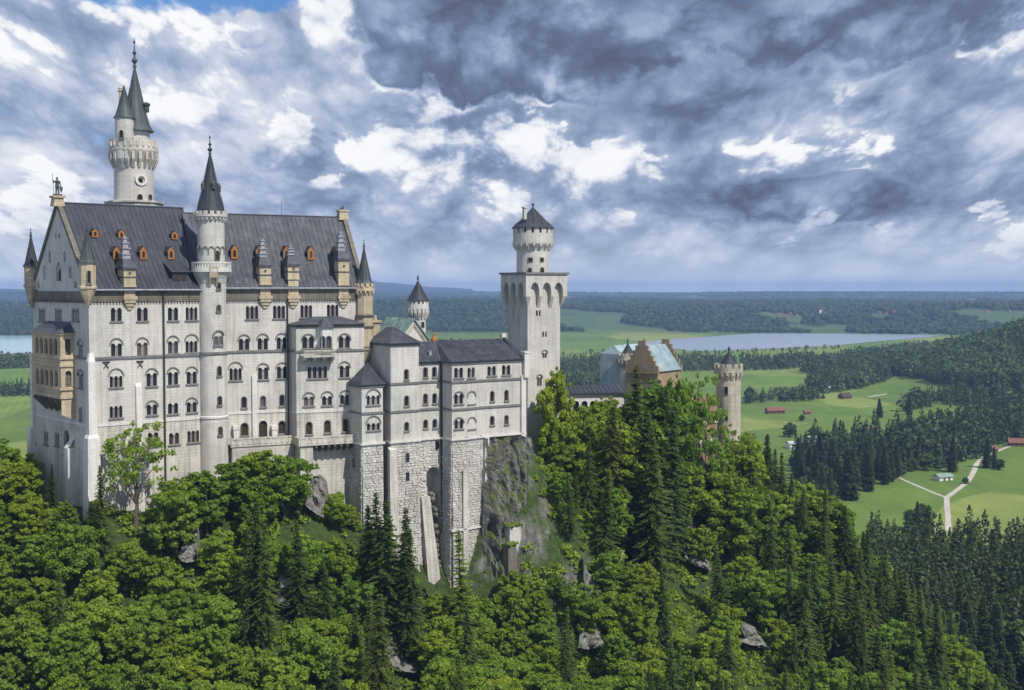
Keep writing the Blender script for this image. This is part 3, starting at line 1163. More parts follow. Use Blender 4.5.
# avant-corps
BS0, BT = 15.5, -4.0
FA = EFace((BS0, BT), (EL - 1.2, BT))
FAl = EFace((BS0, 0), (BS0, BT))
hol = []
add = lambda *a, **k: hol.extend(window(FA, palace, *a, **k))
add(308, 336.5, 348.4, 2, 333.4, lw=1.0)
add(344.2, 336, 348, 2, 333, lw=1.0)
add(317.3, 366.5, 378.4, 4, None, lw=0.75)
add(344.5, 365.6, 377.4, 2, 361)
add(308.7, 396.6, 406, 2, 391.8); add(327, 396, 405.4, 2, 390.8); add(345, 394.6, 404, 2, 390)
up = list(hol)
hol = []
for px, y in ((309, 422.2), (327.4, 420.6), (345.6, 419.2)):
    add(px, y, y + 12.4, 1, None, lw=1.25, glass='brownglass')
zA = EF.z(20, BT, 324.5)
panel(wall_u, FA, [(0, ZWH + 0.5), (FA.L, ZWH + 0.5), (FA.L, zA), (0, zA)], up)
panel(wall_l, FA, [(0, ZG), (FA.L, ZG), (FA.L, ZWH + 0.5), (0, ZWH + 0.5)], hol)
panel(wall_u, FAl, [(0, ZWH + 0.5), (FAl.L, ZWH + 0.5), (FAl.L, zA), (0, zA)], [])
panel(wall_l, FAl, [(0, ZG), (FAl.L, ZG), (FAl.L, ZWH + 0.5), (0, ZWH + 0.5)], [])
FAr = EFace((EL - 1.2, BT), (EL - 1.2, 0))
panel(wall_u, FAr, [(0, ZG), (FAr.L, ZG), (FAr.L, zA), (0, zA)], [])
part('wall', wall_u, M['wall'], palace)
part('lower_wall', wall_l, M['wall_low'], palace)
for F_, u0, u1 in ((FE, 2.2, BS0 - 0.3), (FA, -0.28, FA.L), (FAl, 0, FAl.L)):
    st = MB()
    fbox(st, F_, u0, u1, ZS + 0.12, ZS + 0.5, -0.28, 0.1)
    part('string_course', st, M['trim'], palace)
    st = MB()
    fbox(st, F_, u0 + 0.14 * (u0 < 0), u1, ZWH + 0.4, ZWH + 0.8, -0.14, 0.1)
    part('string_course', st, M['white'], palace)
ar = MB()
zt_ = EF.z(20, 0, 316.5)
ar.add([(BS0 - 0.6, BT - 0.7, zA), (EL - 0.6, BT - 0.7, zA), (EL - 0.6, 0.0, zA), (BS0 - 0.6, 0.0, zA), (BS0 + 4.5, 0.05, zt_), (EL - 5.0, 0.05, zt_)],
       [(0, 1, 5, 4), (0, 4, 3), (1, 2, 5), (0, 3, 2, 1)])
wpart('lean_to_roof', ar, M['slate2'], palace, EF)
fz = MB()
fbox(fz, FA, -0.15, FA.L, zA - 0.55, zA - 0.03, -0.16, 0.2)
fbox(fz, FAl, 0, FAl.L, zA - 0.55, zA - 0.03, -0.155, 0.2)
part('frieze', fz, M['frieze'], palace)
# oriel with balcony
pL, pR = EF.on(319, 345, t=BT - 1.5)[0], EF.on(335.5, 345, t=BT - 1.5)[0]
ob = MB()
zt_, zb_ = EF.z(20, BT - 1.5, 327), EF.z(20, BT - 1.5, 352)
OT = BT - 1.6
poly = [(pL, BT), (pL + 0.7, OT), (pR - 0.7, OT), (pR, BT)]
FO = EFace(poly[1], poly[2])
hol = []
orr = part('oriel', (lambda m_: (m_.prism([WF.local(*EF.w(*p)) for p in [(pL + 0.5, BT + 0.2), (pL + 1.0, OT + 0.6), (pR - 1.0, OT + 0.6), (pR - 0.5, BT + 0.2)]], zb_, zt_ - 0.5), m_)[1])(MB()), M['white'], palace)
for px in (322.4, 328.8):
    hol += window(FO, palace, px, 336.4, 348.4, 1, None, lw=1.0)
panel(ob, FO, [(0, zb_), (FO.L, zb_), (FO.L, zt_), (0, zt_)], hol, 0.35)
for a, b_ in ((poly[0], poly[1]), (poly[2], poly[3])):
    F_ = EFace(a, b_)
    panel(ob, F_, [(0, zb_), (F_.L, zb_), (F_.L, zt_), (0, zt_)], [])
part('oriel_wall', ob, M['white'], orr)
orf = MB()
orf.loft([[(pL - 0.4, BT + 0.5, zt_), (pL + 0.4, OT - 0.5, zt_), (pR - 0.4, OT - 0.5, zt_), (pR + 0.4, BT + 0.5, zt_)],
          [(pL + 1.2, BT + 0.5, zt_ + 1.6), (pL + 1.3, BT - 0.2, zt_ + 1.6), (pR - 1.3, BT - 0.2, zt_ + 1.6), (pR - 1.2, BT + 0.5, zt_ + 1.6)]])
wpart('oriel_roof', orf, M['slate2'], orr, EF)
bl_ = MB()
bL, bR = EF.on(303.5, 352, t=BT - 2.2)[0], EF.on(336, 352, t=BT - 2.2)[0]
zf = EF.z(20, BT - 2.2, 355.5)
bl_.box(bL, bR, BT - 2.3, BT + 0.1, zf - 0.35, zf)
bl_.box(bL, bR, BT - 2.3, BT - 2.0, zf + 0.85, zf + 1.05)
bl_.box(bL, bL + 0.25, BT - 2.3, BT, zf + 0.85, zf + 1.05)
nb = 16
for i in range(nb + 1):
    s_ = bL + 0.1 + (bR - bL - 0.3) * i / nb
    bl_.box(s_, s_ + 0.16, BT - 2.24, BT - 2.08, zf, zf + 0.86)
for i in range(4):
    s_ = bL + 0.2 + (bR - bL - 0.9) * i / 3
    bl_.add([(s_, BT - 2.1, zf - 0.35), (s_ + 0.5, BT - 2.1, zf - 0.35), (s_, BT, zf - 0.35), (s_ + 0.5, BT, zf - 0.35), (s_, BT, zf - 1.7), (s_ + 0.5, BT, zf - 1.7), (s_, BT - 2.1, zf - 0.65), (s_ + 0.5, BT - 2.1, zf - 0.65)],
            [(0, 6, 7, 1), (6, 4, 5, 7), (0, 2, 4, 6), (1, 7, 5, 3)])
wpart('balcony', bl_, M['wall_low'], palace, EF)

# frieze, roof, gutter of the east half
fz = MB()
fbox(fz, FE, 1.0, EL, ZC + 0.12, ZE + 0.16, -0.24, 0.3)
for i in range(50):
    fbox(fz, FE, 2.9 + i * 0.55, 3.16 + i * 0.55, ZC - 0.12, ZC + 0.45, -0.34, 0.0)
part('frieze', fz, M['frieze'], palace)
ZRE = EF.z(20, 12, 216)
re_ = MB()
ZE2 = ZE + 0.42
e0, e1, rr0, rr1 = (-3, -0.8, ZE2), (EL - 0.1, -0.8, ZE2), (-3, 12, ZRE), (EL - 0.1, 12, ZRE)
k0, k1 = knee(e0, rr0), knee(e1, rr1)
re_.add([e0, e1, k1, k0, rr1, rr0, (EL - 0.1, ED + 0.8, ZE2), (-3, ED + 0.8, ZE2)], [(0, 1, 2, 3), (3, 2, 4, 5), (5, 4, 6, 7)])
re_.add([(-3, -0.8, ZE2 - 0.25), (EL - 0.1, -0.8, ZE2 - 0.25), e1, e0, (EL - 0.1, 0, ZE2 - 0.25), (-3, 0, ZE2 - 0.25)], [(0, 1, 2, 3), (5, 4, 1, 0)])
ribs(re_, k0, k1, rr0, rr1, 34)
ribs(re_, e0, e1, k0, k1, 34)
re_.tube((-3, 12, ZRE), (EL - 0.1, 12, ZRE), 0.2, 0.2, 6)
wpart('roof', re_, M['slate2'], palace, EF)
gt = MB()
gt.tube((0.5, -0.9, ZE2 - 0.08), (EL - 1.5, -0.9, ZE2 - 0.08), 0.16, 0.16, 6)
wpart('gutter', gt, M['lead'], palace, EF)
dp = MB()
u, _ = FE.pix(287, 300)
dp.tube(FE(u, ZC, -0.4), FE(u, -31, -0.3), 0.14, 0.14, 6)
part('drainpipe', dp, M['iron'], palace)
cp = MB()
for sgn in (-1, 1):
    a = Vector((EL - 0.3, 12, ZRE + 0.7))
    b = Vector((EL - 0.3, 12 + sgn * 12.6, ZE2 - 0.2))
    vs = []
    for p in (a, b):
        for ds, dzz in ((0, -0.7), (0.9, -0.7), (0.9, 0.2), (0, 0.2)):
            vs.append((p.x + ds, p.y, p.z + dzz))
    cp.add(vs, [(0, 1, 2, 3), (7, 6, 5, 4), (0, 4, 5, 1), (1, 5, 6, 2), (2, 6, 7, 3), (3, 7, 4, 0)])
wpart('gable_coping', cp, M['frieze'], palace, EF)
pd = MB()
pd.frustum((EL - 1.2, EL + 1.0, 10.9, 13.1), ZRE - 0.6, (EL - 0.95, EL + 0.75, 11.1, 12.9), ZRE + 1.2)
pd.box(EL - 1.2, EL + 1.0, 10.9, 13.1, ZRE + 1.2, ZRE + 1.55)
wpart('pedestal', pd, M['cream'], palace, EF)
# lightning rods on the ridge
for s_ in (3.5, 17.5):
    rod = MB()
    rod.tube((s_, 12, ZRE), (s_, 12, ZRE + 3.4), 0.05, 0.03, 4)
    wpart('lightning_rod', rod, M['iron'], palace, EF)
# white strip buttress on the east wall
bt = MB()
u0, zt_ = FE.pix(251.5, 375.4)
u1, _ = FE.pix(256.3, 375.4)
fbox(bt, FE, u0, u1, -40, zt_, -0.5, 0.1)
part('buttress', bt, M['white'], palace)
for px in (235.3, 273.5):
    bt = MB()
    u0, zt_ = FE.pix(px, 429)
    fbox(bt, FE, u0 - 0.5, u0 + 0.5, -40, zt_, -0.9, 0.1)
    fbox(bt, FE, u0 - 0.65, u0 + 0.65, zt_, zt_ + 0.7, -1.05, 0.1)
    part('buttress', bt, M['white'], palace)


# dormers ------------------------------------------------------
def dormer(fr, roofpts, px, py, w=1.35, h=1.5, dep=2.6, flat_=False):
    """px,py: foot of the dormer's front on the roof"""
    s, t, z = fr.plane(px, py, *roofpts)
    b = MB()
    t0 = t - 0.25
    g = h * 0.6
    hw = w / 2
    prof = [(-hw, 0), (hw, 0), (hw, h), (0, h + g), (-hw, h)]
    b.loft([[(s + a, t0, z + c) for a, c in prof], [(s + a, t0 + dep, z + c) for a, c in prof]])
    ov = 0.2
    for sg in (-1, 1):
        b.add([(s + sg * (hw + ov), t0 - 0.15, z + h - ov * 0.8), (s, t0 - 0.15, z + h + g + 0.12), (s, t0 + dep, z + h + g + 0.12), (s + sg * (hw + ov), t0 + dep, z + h - ov * 0.8)], [(0, 1, 2, 3)])
    o = wpart('dormer', b, M['slate'], palace, fr)
    f = MB()
    F_ = Face(fr, (s - hw, t0), (s + hw, t0))
    outl = [(0, 0), (w, 0), (w, h), (hw, h + g), (0, h)]
    hole = arch(hw, h * 0.2, h * 1.02, w * 0.42)
    pts, tr = fill2d([(a, c) for a, c in outl], [hole])
    f.add([F_(a, z + c, -0.12) for a, c in pts], tr)
    n_ = len(outl)
    f.add([F_(a, z + c, -0.12) for a, c in outl] + [F_(a, z + c, 0.05) for a, c in outl], [(i, i + n_, (i + 1) % n_ + n_, (i + 1) % n_) for i in range(n_)])
    n_ = len(hole)
    f.add([F_(a, z + c, -0.12) for a, c in hole] + [F_(a, z + c, 0.0) for a, c in hole], [(i, (i + 1) % n_, (i + 1) % n_ + n_, i + n_) for i in range(n_)])
    wpart('frame', f, M['orange'], o, fr)
    g_ = MB()
    pts, tr = fill2d(hole, [])
    g_.add([F_(a, z + c, -0.02) for a, c in pts], tr)
    wpart('pane', g_, M['glass'], o, fr)


RW = (knee((0, -0.85, ZE + 0.15), (0, 14, ZR)), (0, 14, ZR), (10, 14, ZR))
RE = (knee((0, -0.8, ZE2), (0, 12, ZRE)), (0, 12, ZRE), (10, 12, ZRE))
for px, py in ((116, 259.3), (142.8, 259.3), (170.4, 259.3)):
    dormer(WF, RW, px, py)
for px, py in ((94.5, 237.2), (120.8, 238.2), (173.9, 239.3)):
    dormer(WF, RW, px, py, 1.2, 1.0, 2.0)
for px, py in ((234.2, 258.8), (258.9, 259.2), (286.2, 259.4), (310.5, 259.6), (336.2, 259.5)):
    dormer(EF, RE, px, py, 1.4, 1.7, 2.4)
# broad shed dormer by the round turret
s, t, z = WF.plane(180, 282, *RW)
b = MB()
b.add([(s - 1.6, t - 0.2, z), (s + 1.6, t - 0.2, z), (s + 1.6, t - 0.2, z + 2.0), (s - 1.6, t - 0.2, z + 2.0), (s - 1.6, t + 4, z + 3.9), (s + 1.6, t + 4, z + 3.9), (s - 1.6, t + 2.2, z), (s + 1.6, t + 2.2, z)],
      [(0, 1, 2, 3), (0, 3, 4, 6), (1, 7, 5, 2)])
b.add([(s - 2.0, t - 0.7, z + 1.9), (s + 2.0, t - 0.7, z + 1.9), (s + 2.0, t + 4, z + 4.3), (s - 2.0, t + 4, z + 4.3)], [(0, 1, 2, 3)])
o = part('shed_dormer', b, M['slate'], palace)
b = MB()
for ds in (-0.75, 0.75):
    b.box(s + ds - 0.55, s + ds + 0.55, t - 0.28, t - 0.22, z + 0.35, z + 1.6)
part('pane', b, M['brownglass'], o)


# stone chimney dormers straddling the eaves
def chimney_dormer(fr, px, yb, yt, ytop, w=2.3, roofed=True, corb=True):
    s, _, zb = fr.on(px, yb, t=-0.6)
    zt = fr.z(s, -0.6, yt)
    zc_ = fr.z(s, 1.5, ytop)
    hw = w / 2
    b = MB()
    b.box(s - hw, s + hw, -0.6, 2.2, zb, zt)
    zm = zb + (zt - zb) * 0.5
    b.box(s - hw - 0.08, s + hw + 0.08, -0.72, 2.2, zb - 0.3, zb)
    b.box(s - hw * 0.9, s + hw * 0.9, -0.5, 0.2, ZC + 0.9, zb + 0.1)
    if corb:                                                      # corbelled foot below the cornice
        z = ZC + 1.0
        for k_, (a, d) in enumerate(((1.15, 0.85), (0.95, 0.7), (0.65, 0.5), (0.35, 0.3))):
            b.box(s - hw * a, s + hw * a, -d, 0, z - 0.62, z)
            z -= 0.62
    o = wpart('chimney_dormer', b, M['cream'], palace, fr)
    d = MB()
    d.box(s - hw - 0.06, s + hw + 0.06, -0.68, 2.2, zm - 0.12, zm + 0.12)
    d.tube((s, -0.62, zm + (zt - zm) * 0.5), (s, -0.72, zm + (zt - zm) * 0.5), 0.25, 0.25, 8)
    d.frustum((s - hw - 0.3, s + hw + 0.3, -0.95, 2.6), zt, (s - hw - 0.3, s + hw + 0.3, -0.95, 2.6), zt + 0.3)
    d.frustum((s - hw - 0.2, s + hw + 0.2, -0.85, 2.8), zt + 0.3, (s - 0.8, s + 0.8, 0.5, 2.6), zt + 1.9)
    wpart('dormer_roof', d, M['slate2'], o, fr)
    c = MB()
    z = zt + 1.2
    H = zc_ - z
    tiers = [(0.75, 0.0, 0.30), (0.92, 0.30, 0.34), (0.62, 0.34, 0.52), (0.85, 0.52, 0.56), (0.48, 0.56, 0.72), (0.68, 0.72, 0.76), (0.34, 0.76, 0.9), (0.5, 0.9, 0.93), (0.2, 0.93, 1.0)]
    for hw_, a, b2 in tiers:
        c.box(s - hw_, s + hw_, 1.5 - hw_, 1.5 + hw_, z + H * a, z + H * b2)
    wpart('chimney', c, M['lead'], o, fr)


chimney_dormer(WF, 130, 285.5, 269, 236)
chimney_dormer(EF, 265.6, 283.5, 266.5, 239)
chimney_dormer(EF, 293.6, 278, 265.5, 245)
chimney_dormer(EF, 344, 284, 260, 231)

# terrace in front of the east half
TA = -2.2
tr_ = MB()
sA0, _, zt_ = EF.on(231, 441, t=TA)
sA1 = BS0 + 0.2
TB = BT - 2.6
sB1 = EF.on(357, 436, t=TB)[0]
zf = EF.z(8, TA, 441.5)
for (a, b_, t0, t1) in ((sA0, sA1 - 0.3, TA, 0.2), (sA1 - 0.3, sB1, TB, 0.2)):
    tr_.box(a, b_, t0, t1, zf - 0.9, zf - 0.5)
    tr_.box(a, b_, t0, t0 + 0.35, zf - 0.5, zf + 0.55)
    tr_.box(a - 0.1, b_ + 0.1, t0 - 0.12, t0 + 0.47, zf + 0.55, zf + 0.8)
    n_ = int((b_ - a) / 1.1)
    for i in range(n_ + 1):
        s_ = a + (b_ - a - 0.4) * i / n_
        tr_.box(s_, s_ + 0.38, t0 - 0.08, t0 + 0.02, zf - 0.5, zf + 0.55)
tr_.box(sA1 - 0.6, sA1 - 0.2, TB, TA + 0.3, zf - 0.9, zf + 0.7)
wpart('terrace', tr_, M['wall_low'], palace, EF)
br_ = MB()
for i in range(9):
    s_ = BS0 + 3.0 + i * 1.3
    br_.add([(s_, TB + 0.2, zf - 0.9), (s_ + 0.5, TB + 0.2, zf - 0.9), (s_, BT + 0.2, zf - 0.9), (s_ + 0.5, BT + 0.2, zf - 0.9), (s_, BT + 0.2, zf - 2.6), (s_ + 0.5, BT + 0.2, zf - 2.6), (s_, TB + 0.2, zf - 1.4), (s_ + 0.5, TB + 0.2, zf - 1.4)],
            [(0, 6, 7, 1), (6, 4, 5, 7), (0, 2, 4, 6), (1, 7, 5, 3)])
wpart('terrace_bracket', br_, M['frieze'], palace, EF)
tw = MB()
tw.box(sA0 + 0.3, BS0 + 3.0, TA + 0.2, 0.2, -58, zf - 0.9)
tw.box(BS0, BS0 + 2.6, TB + 0.4, 0, -58, zf - 0.9)
tw.box(BS0 + 2.6, EL + 3, BT + 0.05, 0, -58, -34)
wpart('retaining_wall', tw, M['wall_low'], palace, EF)

# ------------------------------------------------------------------ round stair turret on the south front
def zturn(y):
    return WF.z(TCX, TCY, y)


TCX, TCY = 24.4, 0.15
rt = thing('stair_turret', 'slender round stair turret with gallery and slate spire on the palace south front', 'turret', WF, (TCX, TCY, -50))
b = MB()
b.lathe(TCX, TCY, [(2.95, -52), (2.85, -26), (2.75, -25), (2.75, zturn(284)), (3.0, zturn(279)), (3.6, zturn(272)), (3.75, zturn(269.5)), (3.75, zturn(267))], 32)
wl = part('shaft', b, M['wall'], rt, smooth=False)
b = MB()
b.lathe(TCX, TCY, [(2.58, zturn(267)), (2.58, zturn(222)), (2.8, zturn(219.5)), (3.2, zturn(217)), (3.2, zturn(214.5))], 32)
ring_corbels(b, TCX, TCY, 2.58, 3.1, zturn(222), zturn(218), 22, 0.3)
ring_merlons(b, TCX, TCY, 3.2, zturn(214.5), zturn(211.5), 16, 0.35, 0.62)
part('upper_shaft', b, M['wall'], rt)
b = MB()
for y0, y1, r in ((272, 269, 3.85), (263.5, 262, 3.82)):
    b.lathe(TCX, TCY, [(r - 0.3, zturn(y0)), (r, zturn(y0)), (r, zturn(y1)), (r - 0.3, zturn(y1))], 32, cap=False)
for i in range(40):
    a = 2 * pi * i / 40
    b.tube((TCX + 3.65 * cos(a), TCY + 3.65 * sin(a), zturn(269)), (TCX + 3.65 * cos(a), TCY + 3.65 * sin(a), zturn(263)), 0.11, 0.11, 6)
part('gallery_railing', b, M['white'], rt)
b = MB()                                                        # blind arcade round the upper shaft
for i in range(14):
    a = 2 * pi * (i + 0.5) / 14
    c = Vector((TCX + 2.6 * cos(a), TCY + 2.6 * sin(a)))
    d = Vector((-sin(a), cos(a)))
    F_ = Face(WF, c - d * 3, c + d * 3)
    hoodring(b, F_, 3, zturn(249), 0.5, 0.16, 0.18, 8)
    b.tube((c.x - d.x * 0.57, c.y - d.y * 0.57, zturn(255)), (c.x - d.x * 0.57, c.y - d.y * 0.57, zturn(249)), 0.1, 0.1, 6)
part('blind_arcade', b, M['trim'], rt)
b = MB()
cone_roof(b, TCX, TCY, 2.7, zturn(213), zturn(153), 24, 1.02)
finial(b, TCX, TCY, zturn(154), zturn(134) - zturn(154), 0.4)
part('spire', b, M['spire'], rt)
radial_window(rt, WF, TCX, TCY, 2.75, 218.3, 305.2, 311, 0.7)
radial_window(rt, WF, TCX, TCY, 2.75, 217.8, 336.5, 344.6, 0.7, n=2)
radial_window(rt, WF, TCX, TCY, 2.75, 218.3, 366.4, 375.4, 0.75)
radial_window(rt, WF, TCX, TCY, 2.75, 218.3, 396.4, 404.6, 0.75)
radial_window(rt, WF, TCX, TCY, 2.9, 218.6, 427, 434.6, 0.75, glass='brownglass')
radial_window(rt, WF, TCX, TCY, 2.6, 217.5, 251, 259.5, 0.8, sill=False)
radial_window(rt, WF, TCX, TCY, 2.75, 218.5, 282.5, 288.6, 0.7)
# bracketed box below the gallery
a_ = atan2(*(Vector(WF.local(0, 0)) - Vector((TCX, TCY))).normalized().yx)
c = Vector((TCX + 3.3 * cos(a_ + 0.12), TCY + 3.3 * sin(a_ + 0.12)))
d = Vector((-sin(a_ + 0.12), cos(a_ + 0.12)))
F_ = Face(WF, c - d, c + d)
b = MB()
fbox(b, F_, 0.2, 1.8, zturn(277.5), zturn(267), -0.5, 0.6)
for u0 in (0.2, 1.45):
    b.add([F_(u0, zturn(277.5), -0.5), F_(u0 + 0.35, zturn(277.5), -0.5), F_(u0, zturn(287), 0.5), F_(u0 + 0.35, zturn(287), 0.5), F_(u0, zturn(277.5), 0.6), F_(u0 + 0.35, zturn(277.5), 0.6)],
          [(0, 2, 3, 1), (0, 4, 2), (1, 3, 5)])
part('machicolation', b, M['cream'], rt)
st = MB()
st.lathe(TCX, TCY, [(2.8, -13.1), (2.98, -13.0), (2.98, -12.6), (2.8, -12.5)], 32, cap=False)
part('string_course', st, M['trim'], rt)
st = MB()
st.lathe(TCX, TCY, [(2.8, -25.5), (2.98, -25.4), (2.98, -25.05), (2.8, -24.9)], 32, cap=False)
part('string_course', st, M['white'], rt)
a0 = MB()
for ang, zy in ((0.35, 186), (1.9, 188), (-1.0, 187)):
    aa = a_ + ang
    rr_ = 1.65
    z = zturn(zy)
    cx, cy_ = TCX + rr_ * cos(aa), TCY + rr_ * sin(aa)
    a0.lathe(cx, cy_, [(0.42, z - 0.7), (0.42, z + 0.3), (0.5, z + 0.35), (0.05, z + 1.1)], 8)
part('spire_dormer', a0, M['bronze'], rt)

# ------------------------------------------------------------------ tall round tower behind the palace
NCX, NCY = WF.on(134, 180, t=30)[0], 30.0
nt = thing('round_tower', 'tall slim round stair tower with green copper spire rising behind the palace roof', 'tower', WF, (NCX, NCY, -45))
zn = lambda y: WF.z(NCX, NCY, y)
nd = WF.w(NCX, NCY)[1]
pxm = nd / FPX
b = MB()
R = 19.0 * pxm
b.lathe(NCX, NCY, [(R * 1.06, -46), (R * 1.04, zn(204)), (R, zn(200)), (R, zn(166)), (R * 0.98, zn(160))], 32)
part('shaft', b, M['wall'], nt)
b = MB()
b.lathe(NCX, NCY, [(R, zn(163)), (R * 1.12, zn(158)), (R * 1.24, zn(153)), (R * 1.26, zn(151.5)), (R * 1.26, zn(149.8)), (R * 1.2, zn(149.5)), (R * 1.2, zn(141.5)), (R * 1.1, zn(141.5)), (R * 1.1, zn(149)), (0.2, zn(149))], 32)
ring_corbels(b, NCX, NCY, R * 0.98, R * 1.26, zn(169), zn(153.5), 22, 0.52)
ring_merlons(b, NCX, NCY, R * 1.2, zn(141.5), zn(140.4), 16, 0.3, 0.85)
part('parapet', b, M['wall_low'], nt)
b = MB()
for i in range(24):
    a = 2 * pi * i / 24
    c = Vector((NCX + R * 1.2 * cos(a), NCY + R * 1.2 * sin(a)))
    b.tube((c.x, c.y, zn(148)), (c.x, c.y, zn(143)), 0.28, 0.28, 6)
part('balustrade', b, M['wall_low'], nt)
b = MB()
r2 = 13.5 * pxm
uc = Vector((0.35, -0.1))
b.lathe(NCX + 0.5, NCY, [(r2, zn(150)), (r2, zn(130)), (r2 * 1.06, zn(129))], 24)
part('upper_shaft', b, M['wall'], nt)
b = MB()
cone_roof(b, NCX + 0.5, NCY, 15.0 * pxm, zn(131), zn(66), 16, 1.18)
finial(b, NCX + 0.5, NCY, zn(67), zn(37) - zn(67), 0.5)
part('spire', b, M['copper_dark'], nt)
# side turret
vd = Vector(WF.local(0, 0)) - Vector((NCX, NCY))
vd.normalize()
lf = Vector((vd.y, -vd.x))
if proj(*WF.w(NCX + lf.x * 5, NCY + lf.y * 5), 20)[0] > proj(*WF.w(NCX, NCY), 20)[0]:
    lf = -lf
pt = Vector((NCX, NCY)) + lf * (8.2 * pxm) + vd * 2.6
r3 = 9.0 * pxm
b = MB()
b.lathe(pt.x, pt.y, [(0.3, zn(176)), (r3 * 0.6, zn(170)), (r3, zn(160)), (r3, zn(120)), (r3 * 1.08, zn(119))], 20)
o = part('side_turret', b, M['wall'], nt)
b = MB()
cone_roof(b, pt.x, pt.y, r3 * 1.02, zn(120), zn(88), 16, 1.12)
part('turret_roof', b, M['copper_dark'], o)
radial_window(o, WF, pt.x, pt.y, r3, 123.8, 130.5, 137.5, 0.6)
b = MB()
cpt = Vector((NCX, NCY)) + lf * (11.8 * pxm)
b.tube((cpt.x, cpt.y, zn(125)), (cpt.x, cpt.y, zn(92)), 0.42, 0.32, 8)
b.lathe(cpt.x, cpt.y, [(0.5, zn(92)), (0.6, zn(91)), (0.3, zn(90)), (0.45, zn(88.6)), (0.05, zn(86.5))], 8)
part('chimney', b, M['cream'], nt)
b = MB()
cpt = Vector((NCX + 0.5, NCY)) - lf * (10.5 * pxm) + vd * 0.5
b.lathe(cpt.x, cpt.y, [(0.6, zn(112)), (0.62, zn(106)), (0.85, zn(105)), (0.85, zn(103.5)), (0.3, zn(102))], 10)
part('spire_dormer', b, M['bronze'], nt)
# round window and two small windows
radial_window(nt, WF, NCX, NCY, R, 141.3, 194.6, 199.4, 0.9, sill=False)
radial_window(nt, WF, NCX, NCY, R, 151.3, 194.8, 199.2, 0.8, sill=False)
radial_window(nt, WF, NCX, NCY, R, 141.2, 178.6, 183.4, 1.05, sill=False, rect=True)
b = MB()
a = atan2(vd.y, vd.x)
bb_ = None
for i in range(200):
    aa = a - 0.9 + 1.8 * i / 199
    e = abs(proj(*WF.w(NCX + R * cos(aa), NCY + R * sin(aa)), 20)[0] - 141.3)
    if bb_ is None or e < bb_[0]:
        bb_ = (e, aa)
aa = bb_[1]
zc_ = zn(181)
ring = []
for i in range(20):
    th = 2 * pi * i / 20
    for rr_, oo in ((1.25, 0.0), (1.25, 0.22), (0.72, 0.22), (0.72, 0.0)):
        ring.append((NCX + (R + oo) * cos(aa) - rr_ * cos(th) * sin(aa), NCY + (R + oo) * sin(aa) + rr_ * cos(th) * cos(aa), zc_ + rr_ * sin(th)))
b.add(ring, [(i * 4 + j, i * 4 + (j + 1) % 4, ((i + 1) % 20) * 4 + (j + 1) % 4, ((i + 1) % 20) * 4 + j) for i in range(20) for j in range(3)])
part('roundel', b, M['white'], nt)
b = MB()                                                        # octagonal platform at the ridge
b.lathe(NCX, NCY, [(27.5 * pxm, zn(212)), (27.5 * pxm, zn(204.5)), (29 * pxm, zn(203.6)), (29 * pxm, zn(202)), (26 * pxm, zn(201.6))], 8, pi / 8)
part('platform', b, M['wall_low'], nt)


# ------------------------------------------------------------------ statues on the gables
def statue_person(mb, x, y, z, h):
    """standing herald in armour: lance in the raised hand, shield at the side"""
    P = lambda a, c, b_=0.0: (x + a * h, y + b_ * h, z + c * h)
    mb.tube(P(-0.075, 0.0), P(-0.06, 0.26), 0.045 * h, 0.055 * h, 8)
    mb.tube(P(-0.06, 0.26), P(-0.045, 0.5), 0.055 * h, 0.08 * h, 8)
    mb.tube(P(0.085, 0.0), P(0.07, 0.26), 0.045 * h, 0.055 * h, 8)
    mb.tube(P(0.07, 0.26), P(0.045, 0.5), 0.055 * h, 0.08 * h, 8)
    mb.loft([[P(0.13 * s * cos(2 * pi * j / 10), c, 0.085 * s * sin(2 * pi * j / 10)) for j in range(10)] for s, c in ((1.1, 0.44), (0.95, 0.54), (0.85, 0.6), (1.15, 0.74), (1.2, 0.79), (0.5, 0.835))])
    mb.tube(P(0, 0.82), P(0, 0.87), 0.04 * h, 0.038 * h, 8)
    mb.ball(P(0, 0.925), 0.062 * h, 10, 8, (0.85, 0.95, 1.15))
    mb.loft([[P(0.066 * s * cos(2 * pi * j / 10), c, 0.07 * s * sin(2 * pi * j / 10)) for j in range(10)] for s, c in ((1.1, 0.94), (0.95, 0.98), (0.3, 1.03))])
    mb.tube(P(-0.14, 0.78), P(-0.24, 0.66), 0.045 * h, 0.04 * h, 8)
    mb.tube(P(-0.24, 0.66), P(-0.25, 0.83), 0.038 * h, 0.03 * h, 8)
    mb.ball(P(-0.25, 0.85), 0.035 * h, 8, 6)
    mb.tube(P(-0.22, 0.0), P(-0.275, 1.12), 0.014 * h, 0.012 * h, 6)
    mb.lathe(x - 0.275 * h, y, [(0.03 * h, z + 1.1 * h), (0.004 * h, z + 1.22 * h)], 6)
    mb.tube(P(0.14, 0.78), P(0.19, 0.6), 0.045 * h, 0.04 * h, 8)
    mb.tube(P(0.19, 0.6), P(0.2, 0.47), 0.038 * h, 0.03 * h, 8)
    mb.loft([[P(0.21 + 0.1 * w * s, c, -0.06 - 0.03 * t_) for s in (-1, 1) for t_ in ((0, 1) if s < 0 else (1, 0))] for w, c in ((0.15, 0.08), (0.8, 0.25), (1.0, 0.45))])
    mb.prism([(x - 0.2 * h, y - 0.16 * h), (x + 0.25 * h, y - 0.16 * h), (x + 0.25 * h, y + 0.16 * h), (x - 0.2 * h, y + 0.16 * h)], z - 0.1 * h, z)


